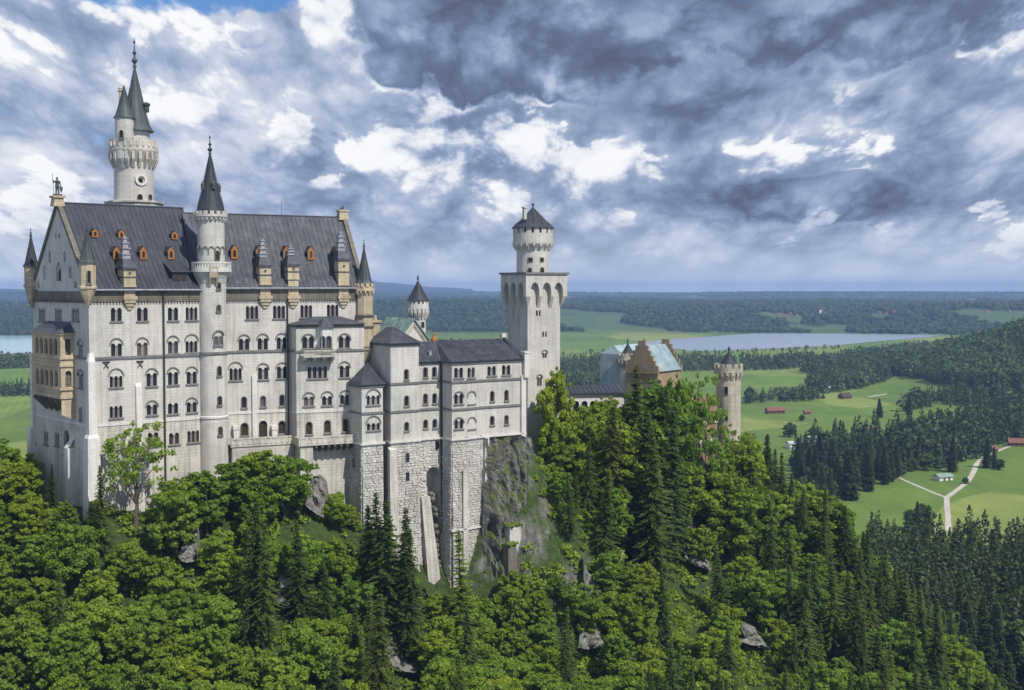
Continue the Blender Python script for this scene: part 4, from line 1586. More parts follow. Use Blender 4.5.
zs = gz + 1.7
hst = (WF.z(0, 14, 176.5) - zs) / 1.05
hs_ = thing('herald_statue', 'green bronze statue of an armoured man holding a lance on the west gable peak', 'statue', WF, (-0.05, 14, zs))
b = MB()
statue_person(b, -0.05, 14, zs + 0.1 * hst, hst * 0.9)
part('figure', b, M['bronze'], hs_)

ls = thing('lion_statue', 'green bronze lion statue sitting on the east gable peak', 'statue', EF, (EL - 0.1, 12, ZRE + 1.55))
b = MB()
h = EF.z(EL, 12, 205.5) - (ZRE + 1.55)
X0, Z0 = EL - 0.1, ZRE + 1.55
P = lambda a, c, b_=0.0: (X0 + a * h, 12 + b_ * h, Z0 + c * h)
b.loft([[P(a + 0.0, c + r * sin(2 * pi * j / 10) * 0.9, r * cos(2 * pi * j / 10)) for j in range(10)] for a, c, r in ((-0.55, 0.2, 0.1), (-0.42, 0.25, 0.21), (-0.2, 0.38, 0.22), (0.02, 0.55, 0.23), (0.16, 0.66, 0.2), (0.22, 0.75, 0.1))])
b.ball(P(0.16, 0.78), 0.21 * h, 10, 8, (0.9, 0.95, 1.1))
b.ball(P(0.3, 0.82), 0.12 * h, 10, 8, (1.2, 0.85, 0.85))
for sg in (-1, 1):
    b.tube(P(0.12, 0.55, sg * 0.12), P(0.2, 0.04, sg * 0.12), 0.085 * h, 0.06 * h, 8)
    b.ball(P(0.25, 0.05, sg * 0.12), 0.07 * h, 8, 6, (1.4, 0.9, 0.7))
    b.ball(P(-0.35, 0.2, sg * 0.16), 0.17 * h, 8, 6, (1.2, 0.7, 1.0))
    b.ball(P(-0.18, 0.05, sg * 0.18), 0.07 * h, 8, 6, (1.6, 0.9, 0.7))
    b.ball(P(0.16, 0.98, sg * 0.1), 0.05 * h, 6, 5)
b.tube(P(-0.52, 0.15), P(-0.72, 0.35), 0.04 * h, 0.035 * h, 6)
b.tube(P(-0.72, 0.35), P(-0.62, 0.6), 0.035 * h, 0.05 * h, 6)
part('figure', b, M['bronze'], ls)

# ------------------------------------------------------------------ bower in front of the palace
bower = thing('bower', 'pale grey polygonal bower building on a tall rusticated base between palace and square tower', 'building', BF, (6, -4, -70))
ZB = -31.2
ZBG = -74.0
zb = lambda s, t, y: BF.z(s, t, y)
zAe, zTe, zWe = zb(2, -4.5, 384.5), zb(9, -5, 343), zb(15, -4, 361.5)
pts = {'A': [(-0.1, 3), (-0.1, -4.5), (4.6, -4.5), (4.6, 0)], 'T': [(6.1, 5), (6.1, -5), (12.6, -5), (12.6, 5)],
       'W': [(12.6, -4), (18.4, -4), (18.62, -8), (22.0, -8), (26.05, -7.1), (37.2, -7.1), (37.2, 7)]}
wu, base_m, ru = MB(), MB(), MB()
S1, S2 = zb(9, -5, 383.4), zb(9, -5, 411.2)
faces = []
for key, top in (('A', zAe), ('T', zTe), ('W', zWe)):
    pl = pts[key]
    for i in range(len(pl) - 1):
        faces.append((key + str(i), Face(BF, pl[i], pl[i + 1]), top))
FB_ = {k_: f for k_, f, _ in faces}
wins = {'A1': [(373.2, 395.4, 405, 3, 388.6), (373.4, 423, 430.4, 3, 415.4)],
        'T1': [(406.4, 369.6, 379.8, 1, None), (406.6, 396, 406, 1, None), (406.6, 422.4, 431, 1, None)],
        'W0': [(425.4, 367.6, 377.4, 1, None), (434.4, 367.2, 377, 1, None), (425.4, 394, 404, 1, None), (434.6, 393.6, 403.4, 1, None), (425.6, 420, 428.4, 1, None), (434.8, 419.4, 428, 1, None)],
        'W2': [(458.6, 367.6, 378, 2, None), (458.6, 394, 404, 2, 391), (458.8, 419.6, 428.8, 2, 417)],
        'W3': [(471.2, 367.4, 377.8, 2, None)],
        'W4': [(491.6, 366, 375.8, 2, None), (506.2, 365, 375, 2, None), (492.2, 391.4, 401.4, 1, None), (506.4, 390.4, 400.8, 1, None), (492.2, 416.4, 425.2, 1, None), (506.4, 415.6, 424.4, 1, None)]}
for k_, F_, top in faces:
    hol = []
    for (px, y0, y1, n, hd) in wins.get(k_, []):
        hol += window(F_, bower, px, y0, y1, n, hd, lw={1: 0.9, 2: 0.85, 3: 0.7}[n], gap=0.4)
    panel(wu, F_, [(0, ZB), (F_.L, ZB), (F_.L, top), (0, top)], hol)
    if k_[0] == 'W' and k_ in ('W5',):
        panel(base_m, F_, [(0, ZBG), (F_.L, ZBG), (F_.L, ZB), (0, ZB)], [])
    for zz_ in (S1, S2):
        if zz_ < top - 1 and k_ not in ('W5', 'T2', 'A2'):
            st = MB()
            fbox(st, F_, -0.2, F_.L + (0.0 if k_ in ('W1',) else 0.2), zz_ - 0.2, zz_ + 0.2, -0.24 - 0.003 * faces.index((k_, F_, top)), 0.1)
            part('string_course', st, M['trim'], bower)
    if k_ not in ('W5', 'A2', 'T2'):
        st = MB()
        fbox(st, F_, -0.35, F_.L + 0.3, ZB - 0.2, ZB + 0.2, -0.42 - 0.003 * faces.index((k_, F_, top)), 0.1)
        part('plinth_course', st, M['white'], bower)
        st = MB()
        fbox(st, F_, -0.2, F_.L + 0.2, top - 0.6, top - 0.02, -0.22 - 0.003 * faces.index((k_, F_, top)), 0.1)
        part('cornice', st, M['trim'], bower)
for px, y0, y1, hd in ((471.4, 393.4, 404, 390.6), (471.6, 419.4, 429, 416.6)):      # blind windows
    bm_ = MB()
    F_ = FB_['W3']
    u, z1 = F_.pix(px, y0)
    _, z0 = F_.pix(px, y1)
    _, zh = F_.pix(px, hd)
    hoodring(bm_, F_, u, zh - 1.3, 1.3)
    fbox(bm_, F_, u - 1.25, u + 1.25, z0 - 0.25, z0, -0.2, 0.1)
    part('blind_window', bm_, M['trim'], bower)
part('wall', wu, M['wall'], bower)
# rusticated base
nF = FB_['W0']
un0, zn1 = nF.pix(426.3, 467.5)
un1, _ = nF.pix(440.6, 467.5)
un1 = min(un1, nF.L - 0.25)
nz0 = ZBG + 0.5
niche = arch((un0 + un1) / 2, nz0, zn1, un1 - un0, 8)


def nskip(u, z, hu, hz_):
    if u + hu < un0 - 0.1 or u - hu > un1 + 0.1:
        return False
    r = (un1 - un0) / 2
    cz = zn1 - r
    if z - hz_ < cz:
        return True
    return hypot(u - (un0 + un1) / 2, z - hz_ - cz) < r + 0.1


for k_, F_, top in faces:
    if k_ in ('W5', 'A2', 'T2'):
        continue
    L = F_.L
    if k_ == 'W4':
        L = F_.pix(484.5, 440)[0]
    panel(base_m, F_, [(0, ZBG), (L, ZBG), (L, ZB), (0, ZB)], [niche] if k_ == 'W0' else [], 3.6)
    rustic(ru, F_, 0, L, ZBG if k_ in ('W0', 'W1', 'W2', 'W3', 'W4') else -60, ZB - 0.1, 0.012, nskip if k_ == 'W0' else None, seed=len(k_) + ord(k_[0]) + int(k_[1]) * 7)
F_ = FB_['W0']
base_m.add([F_(un0 - .3, nz0, 3.5), F_(un1 + .3, nz0, 3.5), F_(un1 + .3, zn1 + .3, 3.5), F_(un0 - .3, zn1 + .3, 3.5)], [(0, 1, 2, 3)])
part('base', base_m, M['rustic'], bower)
part('rusticated_stonework', ru, M['rustic'], bower)
st = MB()
F_ = FB_['W4']
u0 = F_.pix(484, 440)[0]
fbox(st, F_, u0, u0 + 1.0, -62, ZB - 0.1, -0.5, 0.5)
part('quoin', st, M['white'], bower)
# smooth buttresses on the base
F_ = FB_['T1']
bt = MB()
zt_ = F_.pix(388, 450)[1]
bt.add([F_(-0.9, -70, -1.6), F_(1.3, -70, -1.6), F_(1.3, -70, 0.2), F_(-0.9, -70, 0.2), F_(-0.6, zt_, -0.7), F_(1.1, zt_, -0.7), F_(1.1, zt_ + .5, 0.2), F_(-0.6, zt_ + .5, 0.2)],
       [(0, 1, 5, 4), (4, 5, 6, 7), (1, 2, 6, 5), (3, 0, 4, 7)])
part('buttress', bt, M['wall_low'], bower)
F_ = FB_['W2']
bt = MB()
u0, zt_ = F_.pix(461.5, 470)
u1, _ = F_.pix(466.5, 470)
fbox(bt, F_, u0, u1, -58.5, zt_, -0.75, 0.1)
part('buttress', bt, M['wall_low'], bower)
bt = MB()                                           # long leaning buttress below the arch
F_ = FB_['W0']
uu, zt_ = F_.pix(424, 496)
vs = []
for z, d, u_a, u_b in ((zt_, -0.7, uu - 1.0, uu + 1.0), (-70, -2.9, uu + 0.2, uu + 3.6)):
    vs += [F_(u_a, z, d), F_(u_b, z, d), F_(u_b, z, 0.3), F_(u_a, z, 0.3)]
bt.add(vs, [(4, 5, 1, 0), (5, 6, 2, 1), (7, 4, 0, 3), (0, 1, 2, 3)])
part('buttress', bt, M['wall_low'], bower)
sr = MB()                                           # rough rubble filling inside the arch
rnd = random.Random(5)
for i in range(60):
    a = i / 60
    u = un0 + 0.6 + rnd.uniform(0, un1 - un0 - 1.2)
    z = F_.pix(433, 495 + 95 * a)[1]
    s_ = rnd.uniform(0.4, 0.9)
    p = F_(u, z, 1.4 - 2.6 * a + rnd.uniform(-0.3, 0.3))
    sr.ball(p, s_, 6, 4, (1, 1, 0.8))
part('rubble', sr, M['frieze'], bower)
# base band
st = MB()
F_ = FB_['W2']
z_ = F_.pix(455, 530)[1]
fbox(st, F_, -0.5, F_.L + 0.4, z_ - 0.2, z_ + 0.2, -0.75, 0.1)
part('string_course', st, M['white'], bower)
st = MB()
F_ = FB_['W3']
fbox(st, F_, -0.4, F_.L + 0.3, z_ - 0.2, z_ + 0.2, -0.753, 0.1)
part('string_course', st, M['white'], bower)
for px, y in ((407, 457), (407, 476), (436.5, 445), (354.5, 463)):
    F_ = FB_['T1'] if px in (407,) else (FB_['W0'] if px > 420 else FB_['A0'])
    sl = MB()
    u, z = F_.pix(px, y)
    fbox(sl, F_, u - 0.35, u + 0.35, z - 0.8, z + 0.8, -0.42, 0.0)
    part('slit_opening', sl, M['glass'], bower)

# roofs of the bower
rf = MB()
za = zb(4.5, 0, 363)
e = [(-0.7, 3, zAe), (-0.7, -5.1, zAe), (5.2, -5.1, zAe), (6.2, -0.5, zAe), (6.2, 3, zAe)]
mid = [(0.6, 2.0, zAe + 1.1), (0.6, -3.4, zAe + 1.1), (4.6, -3.4, zAe + 1.1), (5.8, 0, zAe + 1.1), (5.8, 2.0, zAe + 1.1)]
tp = [(3.6, 1.6, za), (3.6, 1.2, za), (4.2, 1.2, za), (4.4, 1.4, za), (4.4, 1.6, za)]
rf.loft([e, mid, tp])
part('apse_roof', rf, M['slate'], bower)
rf = MB()
zt_ = zb(9.5, 0, 327)
rf.loft([[(5.4, -5.7, zTe), (13.3, -5.7, zTe), (13.3, 5.7, zTe), (5.4, 5.7, zTe)],
         [(6.7, -3.9, zTe + 0.9), (12.0, -3.9, zTe + 0.9), (12.0, 4, zTe + 0.9), (6.7, 4, zTe + 0.9)],
         [(9.3, -0.2, zt_), (9.7, -0.2, zt_), (9.7, 2.5, zt_), (9.3, 2.5, zt_)]])
for i in range(9):
    a = (i + 0.5) / 9
    rf.tube((6.7 + 5.3 * a, -3.9, zTe + 0.9), (9.3 + .4 * a, -0.2, zt_), 0.06, 0.04, 4)
    rf.tube((5.4 + 7.9 * a, -5.7, zTe), (6.7 + 5.3 * a, -3.9, zTe + 0.9), 0.06, 0.06, 4)
part('tower_roof', rf, M['slate2'], bower)
rf = MB()
zrd = zb(22, 1.5, 340.5)
ev = [(12.6, -4.7, zWe), (18.0, -4.7, zWe), (18.1, -8.65, zWe), (22.1, -8.65, zWe), (26.2, -7.75, zWe), (36.9, -7.75, zWe)]
rd = [(12.6, 1.2, zrd - 0.3), (18.6, 1.2, zrd - 0.2), (19.8, 0.2, zrd + 0.1), (21.5, 0.2, zrd + 0.2), (26.0, 1.2, zrd), (36.9, 1.2, zrd)]
n_ = len(ev)
rf.add(ev + rd + [(12.6, 7.4, zWe), (36.9, 7.4, zWe)], [(i, i + 1, i + 1 + n_, i + n_) for i in range(n_ - 1)] + [(2 * n_, 2 * n_ + 1, 2 * n_ - 1, 2 * n_ - 2, 2 * n_ - 3, 2 * n_ - 4, 2 * n_ - 5, n_)[::-1]])
for (a, b_, c, d_, k_) in ((ev[0], ev[1], rd[0], rd[1], 9), (ev[2], ev[3], rd[2], rd[3], 6), (ev[3], ev[4], rd[3], rd[4], 6), (ev[4], ev[5], rd[4], rd[5], 15)):
    ribs(rf, a, b_, c, d_, k_, 0.12, 0.1)
rf.tube(rd[0], rd[1], 0.2, 0.2, 5); rf.tube(rd[4], rd[5], 0.2, 0.2, 5)
part('wing_roof', rf, M['slate2'], bower)
vt = MB()
vt.box(16.2, 16.8, -3.0, -1.8, zWe + 1.0, zWe + 2.0)
part('roof_vent', vt, M['lead'], bower)
dp = MB()
dp.tube((18.25, -4.35, zWe), (18.25, -4.6, -52), 0.2, 0.2, 6)
part('drainpipe', dp, M['iron'], bower)
gb = MB()                                            # parapet gable with two stone posts
FG = Face(BF, (37.2, -7.1), (37.2, 8.4))
for t0, t1, z0, z1 in ((-7.6, -6.6, ZB, zWe + 0.9), (-6.6, 1.2, zWe - 0.6, zWe - 0.6)):
    pass
gb.add([(36.9, -7.6, zWe - 0.5), (37.7, -7.6, zWe - 0.5), (37.7, 1.2, zrd + 0.6), (36.9, 1.2, zrd + 0.6), (36.9, -7.6, zWe - 1.4), (37.7, -7.6, zWe - 1.4), (37.7, 1.2, zrd - 1), (36.9, 1.2, zrd - 1),
        (36.9, 9, zWe - 0.5), (37.7, 9, zWe - 0.5)],
       [(0, 1, 2, 3), (0, 3, 7, 4), (1, 5, 6, 2), (4, 5, 1, 0), (3, 2, 9, 8)])
part('parapet', gb, M['iron'], bower)
gb = MB()
gb.box(36.7, 37.9, -8.0, -6.8, zWe - 4, zWe + 1.2)
gb.box(36.55, 38.05, -8.15, -6.65, zWe + 1.2, zWe + 1.6)
part('corner_post', gb, M['white'], bower)
gb = MB()
gb.box(36.8, 37.8, 0.8, 1.8, zrd - 0.5, zrd + 1.2)
part('corner_post', gb, M['white'], bower)
gb = MB()
fbox(gb, FB_['W4'], FB_['W4'].L - 1.0, FB_['W4'].L + 0.2, ZB - 2, zWe - 3.5, -0.45, 0.2)
part('corner_pilaster', gb, M['white'], bower)

# ------------------------------------------------------------------ hall with copper roof behind the bower
sa, ta, zr_ = BF.on(413.5, 318, t=7)
ze_ = BF.z(sa, 7, 345)
hall = thing('hall', 'narrow hall with green copper saddle roof and white gable between palace and bower', 'building', BF, (sa, 7, -45))
hw = 4.7
b = MB()
b.add([(sa - hw, 7, -45), (sa + hw, 7, -45), (sa + hw, 7, ze_), (sa, 7, zr_ - 0.3), (sa - hw, 7, ze_), (sa - hw, 19, -45), (sa - hw, 19, ze_), (sa + hw, 19, -45), (sa + hw, 19, ze_)],
      [(0, 1, 2, 3, 4), (5, 0, 4, 6), (1, 7, 8, 2)])
part('wall', b, M['white'], hall)
b = MB()
for sg in (-1, 1):
    ed = (sa + sg * (hw + 0.8), ze_ - 0.9)
    for t0 in (6.6,):
        b.add([(sa, t0, zr_), (sa, 19, zr_), (ed[0], 19, ed[1]), (ed[0], t0, ed[1]), (sa, t0, zr_ - .35), (sa, 19, zr_ - .35), (ed[0], 19, ed[1] - .35), (ed[0], t0, ed[1] - .35)],
              [(0, 1, 2, 3), (4, 7, 6, 5), (0, 3, 7, 4), (3, 2, 6, 7)])
ribs(b, (sa - hw - .8, 6.6, ze_ - .9), (sa - hw - .8, 19, ze_ - .9), (sa, 6.6, zr_), (sa, 19, zr_), 14)
part('roof', b, M['copper'], hall)
b = MB()
for k_ in (0.35, 0.9):
    for sg in (-1, 1):
        b.tube((sa, 6.95, zr_ - 0.9 - k_), (sa + sg * (hw - 0.2), 6.95, ze_ - 0.6 - k_), 0.12, 0.12, 4)
part('gable_moulding', b, M['cream'], hall)
ck = MB()
s_, t_, z_ = BF.on(375, 330, t=10)
ck.box(s_ - 0.8, s_ + 0.8, t_ - 0.8, t_ + 0.8, z_ - 14, BF.z(s_, t_, 320))
ck.box(s_ - 1.1, s_ + 1.1, t_ - 1.1, t_ + 1.1, BF.z(s_, t_, 322.5), BF.z(s_, t_, 320.5))
ck.tube((s_, t_, BF.z(s_, t_, 320)), (s_, t_, BF.z(s_, t_, 315)), 0.45, 0.3, 8)
part('chimney', ck, M['cream'], hall)
ck = MB()
s_, t_, z_ = BF.on(434, 345, t=9)
ck.box(s_ - 0.6, s_ + 0.6, t_ - 0.6, t_ + 0.6, z_ - 8, BF.z(s_, t_, 339))
ck.lathe(s_, t_, [(0.7, BF.z(s_, t_, 339)), (0.2, BF.z(s_, t_, 335.5)), (0.3, BF.z(s_, t_, 334.5)), (0.05, BF.z(s_, t_, 332.5))], 8)
part('chimney', ck, M['orange'], hall)


def battle_tower(name, label, fr, px, t, r_px, ys, crown_px, cone_m, shaft_m='wall', nwin=(), zbot=-60, mer=12, roof_in=0.0, ring=16):
    """round tower: ys = tip, cone foot, crown top, crown foot, corbel foot"""
    s, _, _ = fr.on(px, 300, t=t)
    dd = fr.w(s, t)[1] / FPX
    z = lambda y: fr.z(s, t, y)
    o = thing(name, label, 'tower', fr, (s, t, zbot))
    R, C = r_px * dd, crown_px * dd
    b = MB()
    b.lathe(s, t, [(R * 1.05, zbot), (R, z(ys[4]) - 2), (R, z(ys[3]))], 28)
    part('shaft', b, M[shaft_m], o)
    b = MB()
    b.lathe(s, t, [(R, z(ys[4])), (C * 0.98, z(ys[3])), (C, z(ys[3])), (C, z(ys[2]))], 28)
    ring_corbels(b, s, t, R, C + 0.12, z(ys[4]) - 0.6, z(ys[3]) + 0.2, ring, C * 0.17)
    ring_merlons(b, s, t, C, z(ys[2]), z(ys[2] - mer[1]) if isinstance(mer, tuple) else z(ys[2]) + 0.6, mer[0] if isinstance(mer, tuple) else mer, C * 0.16, 0.62)
    part('crown', b, M[shaft_m], o)
    b = MB()
    cone_roof(b, s, t, C * (1.0 - roof_in), z(ys[1]), z(ys[0]), 24, 1.06)
    b.lathe(s, t, [(0.25, z(ys[0]) - .3), (0.1, z(ys[0]) + .2), (0.3, z(ys[0]) + .5), (0.04, z(ys[0]) + 1.6)], 8)
    part('roof', b, M[cone_m], o)
    for w_ in nwin:
        radial_window(o, fr, s, t, R, *w_[:3], w=w_[3], sill=False, rect=w_[4] if len(w_) > 4 else False)
    return o, s, t, R, C, z


battle_tower('round_tower', 'small round white tower with dark cone roof behind the copper roofed hall', BF, 418, 24, 7.6, (281, 300.5, 304, 309, 316.5), 10.6, 'spire', 'white', ((422.5, 322, 327, 0.6),), zbot=-50, mer=(14, 3.2))

# ------------------------------------------------------------------ square tower
c0 = cray(527.6, 300)
dd0 = 286.0
TF = Frame(c0.x / c0.y * dd0, dd0, radians(32))
tw = thing('square_tower', 'tall square white tower with flared arcaded top and round lookout turret', 'tower', TF, (4.6, 4.6, -60))
z_ = lambda y, s=0, t=0: TF.z(s, t, y)
WS = TF.on(560, 330, t=0)[0]
WT = TF.on(508, 330, s=0)[1]
F1 = Face(TF, (0, 0), (WS, 0))
F2 = Face(TF, (0, WT), (0, 0))
zsh = z_(303)
b = MB()
h1 = []
for px, y0, y1, n, hd in ((538.3, 310.4, 315.8, 2, None), (544.6, 331.6, 337, 2, None), (544.6, 352.6, 358, 2, 349.4), (539.5, 377, 386, 2, 374)):
    h1 += window(F1, tw, px, y0, y1, n, hd, lw=0.5, gap=0.3, rect=hd is None, sill=False)
h2 = window(F2, tw, 513.5, 309, 317, 1, None, lw=0.4, rect=True, sill=False)
h2 += window(F2, tw, 520, 352, 358, 1, None, lw=0.4, rect=True, sill=False)
panel(b, F1, [(0, -62), (WS, -62), (WS, zsh + 4.5), (0, zsh + 4.5)], h1)
panel(b, F2, [(0, -62), (F2.L, -62), (F2.L, zsh + 4.5), (0, zsh + 4.5)], h2)
b.add([(WS, 0, -62), (WS, WT, -62), (WS, WT, zsh + 4.5), (WS, 0, zsh + 4.5), (0, WT, -62), (0, WT, zsh + 4.5)], [(0, 1, 2, 3), (1, 4, 5, 2)])
part('shaft', b, M['wall'], tw)
OV = 1.25
zt_ = z_(274.2)
za_ = z_(296.5)
b = MB()
corn = [(-OV, -OV), (WS + OV, -OV), (WS + OV, WT + OV), (-OV, WT + OV)]
for i in range(4):
    p0, p1 = corn[i], corn[(i + 1) % 4]
    F_ = Face(TF, p0, p1)
    L = F_.L
    nA = 3
    pier = 0.85
    aw = (L - 2 * 1.25 - (nA - 1) * pier) / nA
    zap = z_(282.5)
    # outline with three pointed openings from below
    outl = [(0, za_)]
    arcs = []
    for k_ in range(nA):
        u0 = 1.25 + k_ * (aw + pier)
        a_ = arch(u0 + aw / 2, za_, zap, aw, 6, pointed=True)
        arcs.append((u0, a_))
        lf_ = [a_[0]] + a_[:1:-1] + [a_[1]]
        outl += [a_[0]] + list(reversed(a_[2:])) + [a_[1]]
    outl += [(L, za_), (L, zt_), (0, zt_)]
    cl = [outl[0]]
    for p in outl[1:]:
        if hypot(p[0] - cl[-1][0], p[1] - cl[-1][1]) > 1e-4:
            cl.append(p)
    pts_, tr = fill2d(cl, [])
    b.add([F_(u, z) for u, z in pts_], tr)
    for u0, a_ in arcs:                                # soffits
        m_ = a_[1:] + [a_[0]]
        vs = [F_(u, z) for u, z in m_] + [F_(u, z, OV) for u, z in m_]
        n_ = len(m_)
        b.add(vs, [(j, j + 1, j + 1 + n_, j + n_) for j in range(n_ - 1)])
    # tapering piers below
    us = [(0.0, 1.25)] + [(1.25 + aw + k_ * (aw + pier), 1.25 + aw + k_ * (aw + pier) + pier) for k_ in range(nA - 1)] + [(L - 1.25, L)]
    for j, (a, c) in enumerate(us):
        zbm = zsh - 1.2
        a2, c2 = (a + OV if j == 0 else a), (c - OV if j == len(us) - 1 else c)
        a2, c2 = min(a2, c - 0.05) if j == 0 else a2, max(c2, a + 0.05) if j == len(us) - 1 else c2
        b.add([F_(a, za_), F_(c, za_), F_(c, za_, OV + .05), F_(a, za_, OV + .05), F_(a2, zbm, OV - .02), F_(c2, zbm, OV - .02)],
              [(0, 4, 5, 1), (1, 5, 2), (0, 3, 4)])
b.add([(p[0], p[1], zt_) for p in corn], [(0, 1, 2, 3)])
part('arcaded_top', b, M['wall'], tw)
b = MB()
b.box(-OV - 0.35, WS + OV + 0.35, -OV - 0.35, WT + OV + 0.35, zt_, zt_ + 0.45)
part('cornice', b, M['trim'], tw)
# lookout turret
ct = Vector((WS / 2, WT / 2))
pxc = proj(*TF.w(ct.x, ct.y), 0)[0]
sT, tT, _ = TF.on(533, 250, t=WT * 0.5)
dd = TF.w(sT, tT)[1] / FPX
z2 = lambda y: TF.z(sT, tT, y)
R = 16.4 * dd
Cr = 20.0 * dd
lt = part('lookout_turret', (lambda m_: (m_.lathe(sT, tT, [(R, zt_ + 0.45), (R, z2(252)), (R, z2(250))], 48), m_)[1])(MB()), M['wall'], tw)
b = MB()
b.lathe(sT, tT, [(R, z2(251)), (R * 1.04, z2(249)), (Cr, z2(244)), (Cr, z2(233.5)), (Cr - 0.5, z2(233.4)), (Cr - 0.5, z2(238))], 32, cap=False)
ring_corbels(b, sT, tT, R, Cr + 0.1, z2(250.5), z2(242.5), 18, 0.5)
ring_merlons(b, sT, tT, Cr, z2(233.5), z2(228), 16, 0.45, 0.7)
part('crown', b, M['wall'], lt)
b = MB()
b.lathe(sT, tT, [(Cr - 0.6, z2(240)), (Cr - 0.6, z2(228))], 32)
part('dark_loft', b, M['glass'], lt)
b = MB()
cone_roof(b, sT, tT, Cr + 0.2, z2(228), z2(207.5), 24, 1.03)
b.lathe(sT, tT, [(0.3, z2(209)), (0.15, z2(206)), (0.4, z2(204.5)), (0.1, z2(203))], 8)
part('roof', b, M['slate'], lt)
b = MB()
s_, t_, q_ = TF.on(524.6, 216, t=tT - 1.5)
b.box(s_ - 0.38, s_ + 0.38, t_ - 0.38, t_ + 0.38, z2(220), z2(209))
b.box(s_ - 0.55, s_ + 0.55, t_ - 0.55, t_ + 0.55, z2(209), z2(207.6))
part('chimney', b, M['wall_low'], lt)
for px, y0, y1, w_, rc in ((530.5, 258, 261.4, .9, True), (541.8, 258, 261.4, .8, True), (530, 268, 273.2, .75, False), (542, 267.6, 273.2, .85, False)):
    radial_window(tw, TF, sT, tT, R, px, y0, y1, w=w_, sill=False, rect=rc)
# low roof against the foot of the tower
b = MB()
s_, t_, q_ = TF.on(520, 372, s=-0.2)
b.add([(-0.05, 0.5, z_(357)), (-0.05, t_ + 4, z_(350)), (-5, t_ + 4, z_(360)), (-5, 0.5, z_(370))], [(0, 1, 2, 3)])
part('lean_to_roof', b, M['slate'], tw)

# ------------------------------------------------------------------ low gallery wing right of the tower
c0 = cray(563, 400)
GF = Frame(c0.x / c0.y * 296, 296, radians(12))
L = GF.on(624, 390, t=0)[0]
ga = thing('gallery_wing', 'low white gallery wing with dark roof half hidden by trees beside the square tower', 'building', GF, (L / 2, 2, -50))
zg = lambda y: GF.z(L / 2, 0, y)
FG = Face(GF, (-2, 0), (L, 0))
hol = []
for px in (576, 584.5, 593, 601.5, 610):
    hol += window(FG, ga, px, 401, 413, 1, None, lw=1.5, sill=False)
b = MB()
panel(b, FG, [(0, -52), (FG.L, -52), (FG.L, zg(392.5)), (0, zg(392.5))], hol, 0.8)
b.add([(L, 0, -52), (L, 7, -52), (L, 7, zg(392.5)), (L, 0, zg(392.5))], [(0, 1, 2, 3)])
part('wall', b, M['white'], ga)
b = MB()
zr2 = GF.z(L / 2, 4, 384.8)
b.add([(-2, -0.8, zg(392.6)), (L + .6, -0.8, zg(392.6)), (L + .6, 3.8, zr2), (-2, 3.8, zr2), (L + .6, 8, zg(392.6)), (-2, 8, zg(392.6)), (-2, -0.8, zg(393.6)), (L + .6, -0.8, zg(393.6))], [(0, 1, 2, 3), (3, 2, 4, 5), (6, 7, 1, 0)])
ribs(b, (-2, -0.8, zg(392.6)), (L + .6, -0.8, zg(392.6)), (-2, 3.8, zr2), (L + .6, 3.8, zr2), 16)
part('roof', b, M['slate'], ga)

# ------------------------------------------------------------------ gatehouse with stepped gables
c0 = cray(657.5, 372)
HF = Frame(c0.x / c0.y * 330, 330, radians(52))
GW, GL = 9.8, 12.6
zh = lambda y, s=0, t=0: HF.z(s, t, y)
zeav, zrid = zh(371), HF.z(6, GW / 2, 344.5)
gh = thing('gatehouse', 'brick gatehouse with stepped gables and pale blue green roof above the treetops', 'gatehouse', HF, (GL / 2, GW / 2, -60))
b = MB()
b.add([(0, 0, -62), (GL, 0, -62), (GL, 0, zeav), (0, 0, zeav), (0, GW, -62), (0, GW, zeav), (GL, GW, -62), (GL, GW, zeav)], [(0, 1, 2, 3), (4, 0, 3, 5), (1, 6, 7, 2), (6, 4, 5, 7)])
part('wall', b, M['ochrebrick'], gh)


def stepped(mb, s0, s1, w, ze, zr, n=6):
    for i in range(n):
        a = i / n
        half = (w / 2 + 0.3) * (1 - a * 0.92)
        z0 = ze + (zr + 1.3 - ze) * a - (0.9 if i == 0 else 0.0)
        z1 = ze + (zr + 1.3 - ze) * (i + 1) / n
        mb.box(s0, s1, w / 2 - half, w / 2 + half, z0, z1)


b = MB()
stepped(b, -0.35, 0.35, GW, zeav, zrid)
o = part('stepped_gable', b, M['ochrebrick'], gh)
b = MB()
F_ = Face(HF, (-0.36, GW), (-0.36, 0))
u, z1 = F_.pix(646.5, 364.5)
_, z0 = F_.pix(646.5, 369.5)
pts_, tr = fill2d(arch(u, z0, z1, 1.1), [])
b.add([F_(x, y, -0.04) for x, y in pts_], tr)
part('pane', b, M['lead'], o)
b = MB()
stepped(b, GL - 0.35, GL + 0.35, GW, zeav, zrid)
part('stepped_gable', b, M['ochrebrick'], gh)
b = MB()
m_, t_, b_ = bpy.data.materials, None, None
b.add([(0.35, -0.5, zeav - 0.2), (GL - 0.35, -0.5, zeav - 0.2), (GL - 0.35, GW / 2, zrid), (0.35, GW / 2, zrid), (GL - 0.35, GW + .5, zeav - .2), (0.35, GW + .5, zeav - .2)], [(0, 1, 2, 3), (3, 2, 4, 5)])
ribs(b, (0.35, -0.5, zeav - 0.2), (GL - 0.35, -0.5, zeav - 0.2), (0.35, GW / 2, zrid), (GL - .35, GW / 2, zrid), 14)
M['paleroof'] = roofmat('pale_blue_roof', (0.26, 0.34, 0.36), (0.38, 0.47, 0.48), streak=0.6)
part('roof', b, M['paleroof'], gh)
ck = MB()
ck.box(0.8, 1.6, GW / 2 - 0.4, GW / 2 + 0.4, zrid - 1, zrid + 1.6)
part('chimney', ck, M['ochrebrick'], gh)
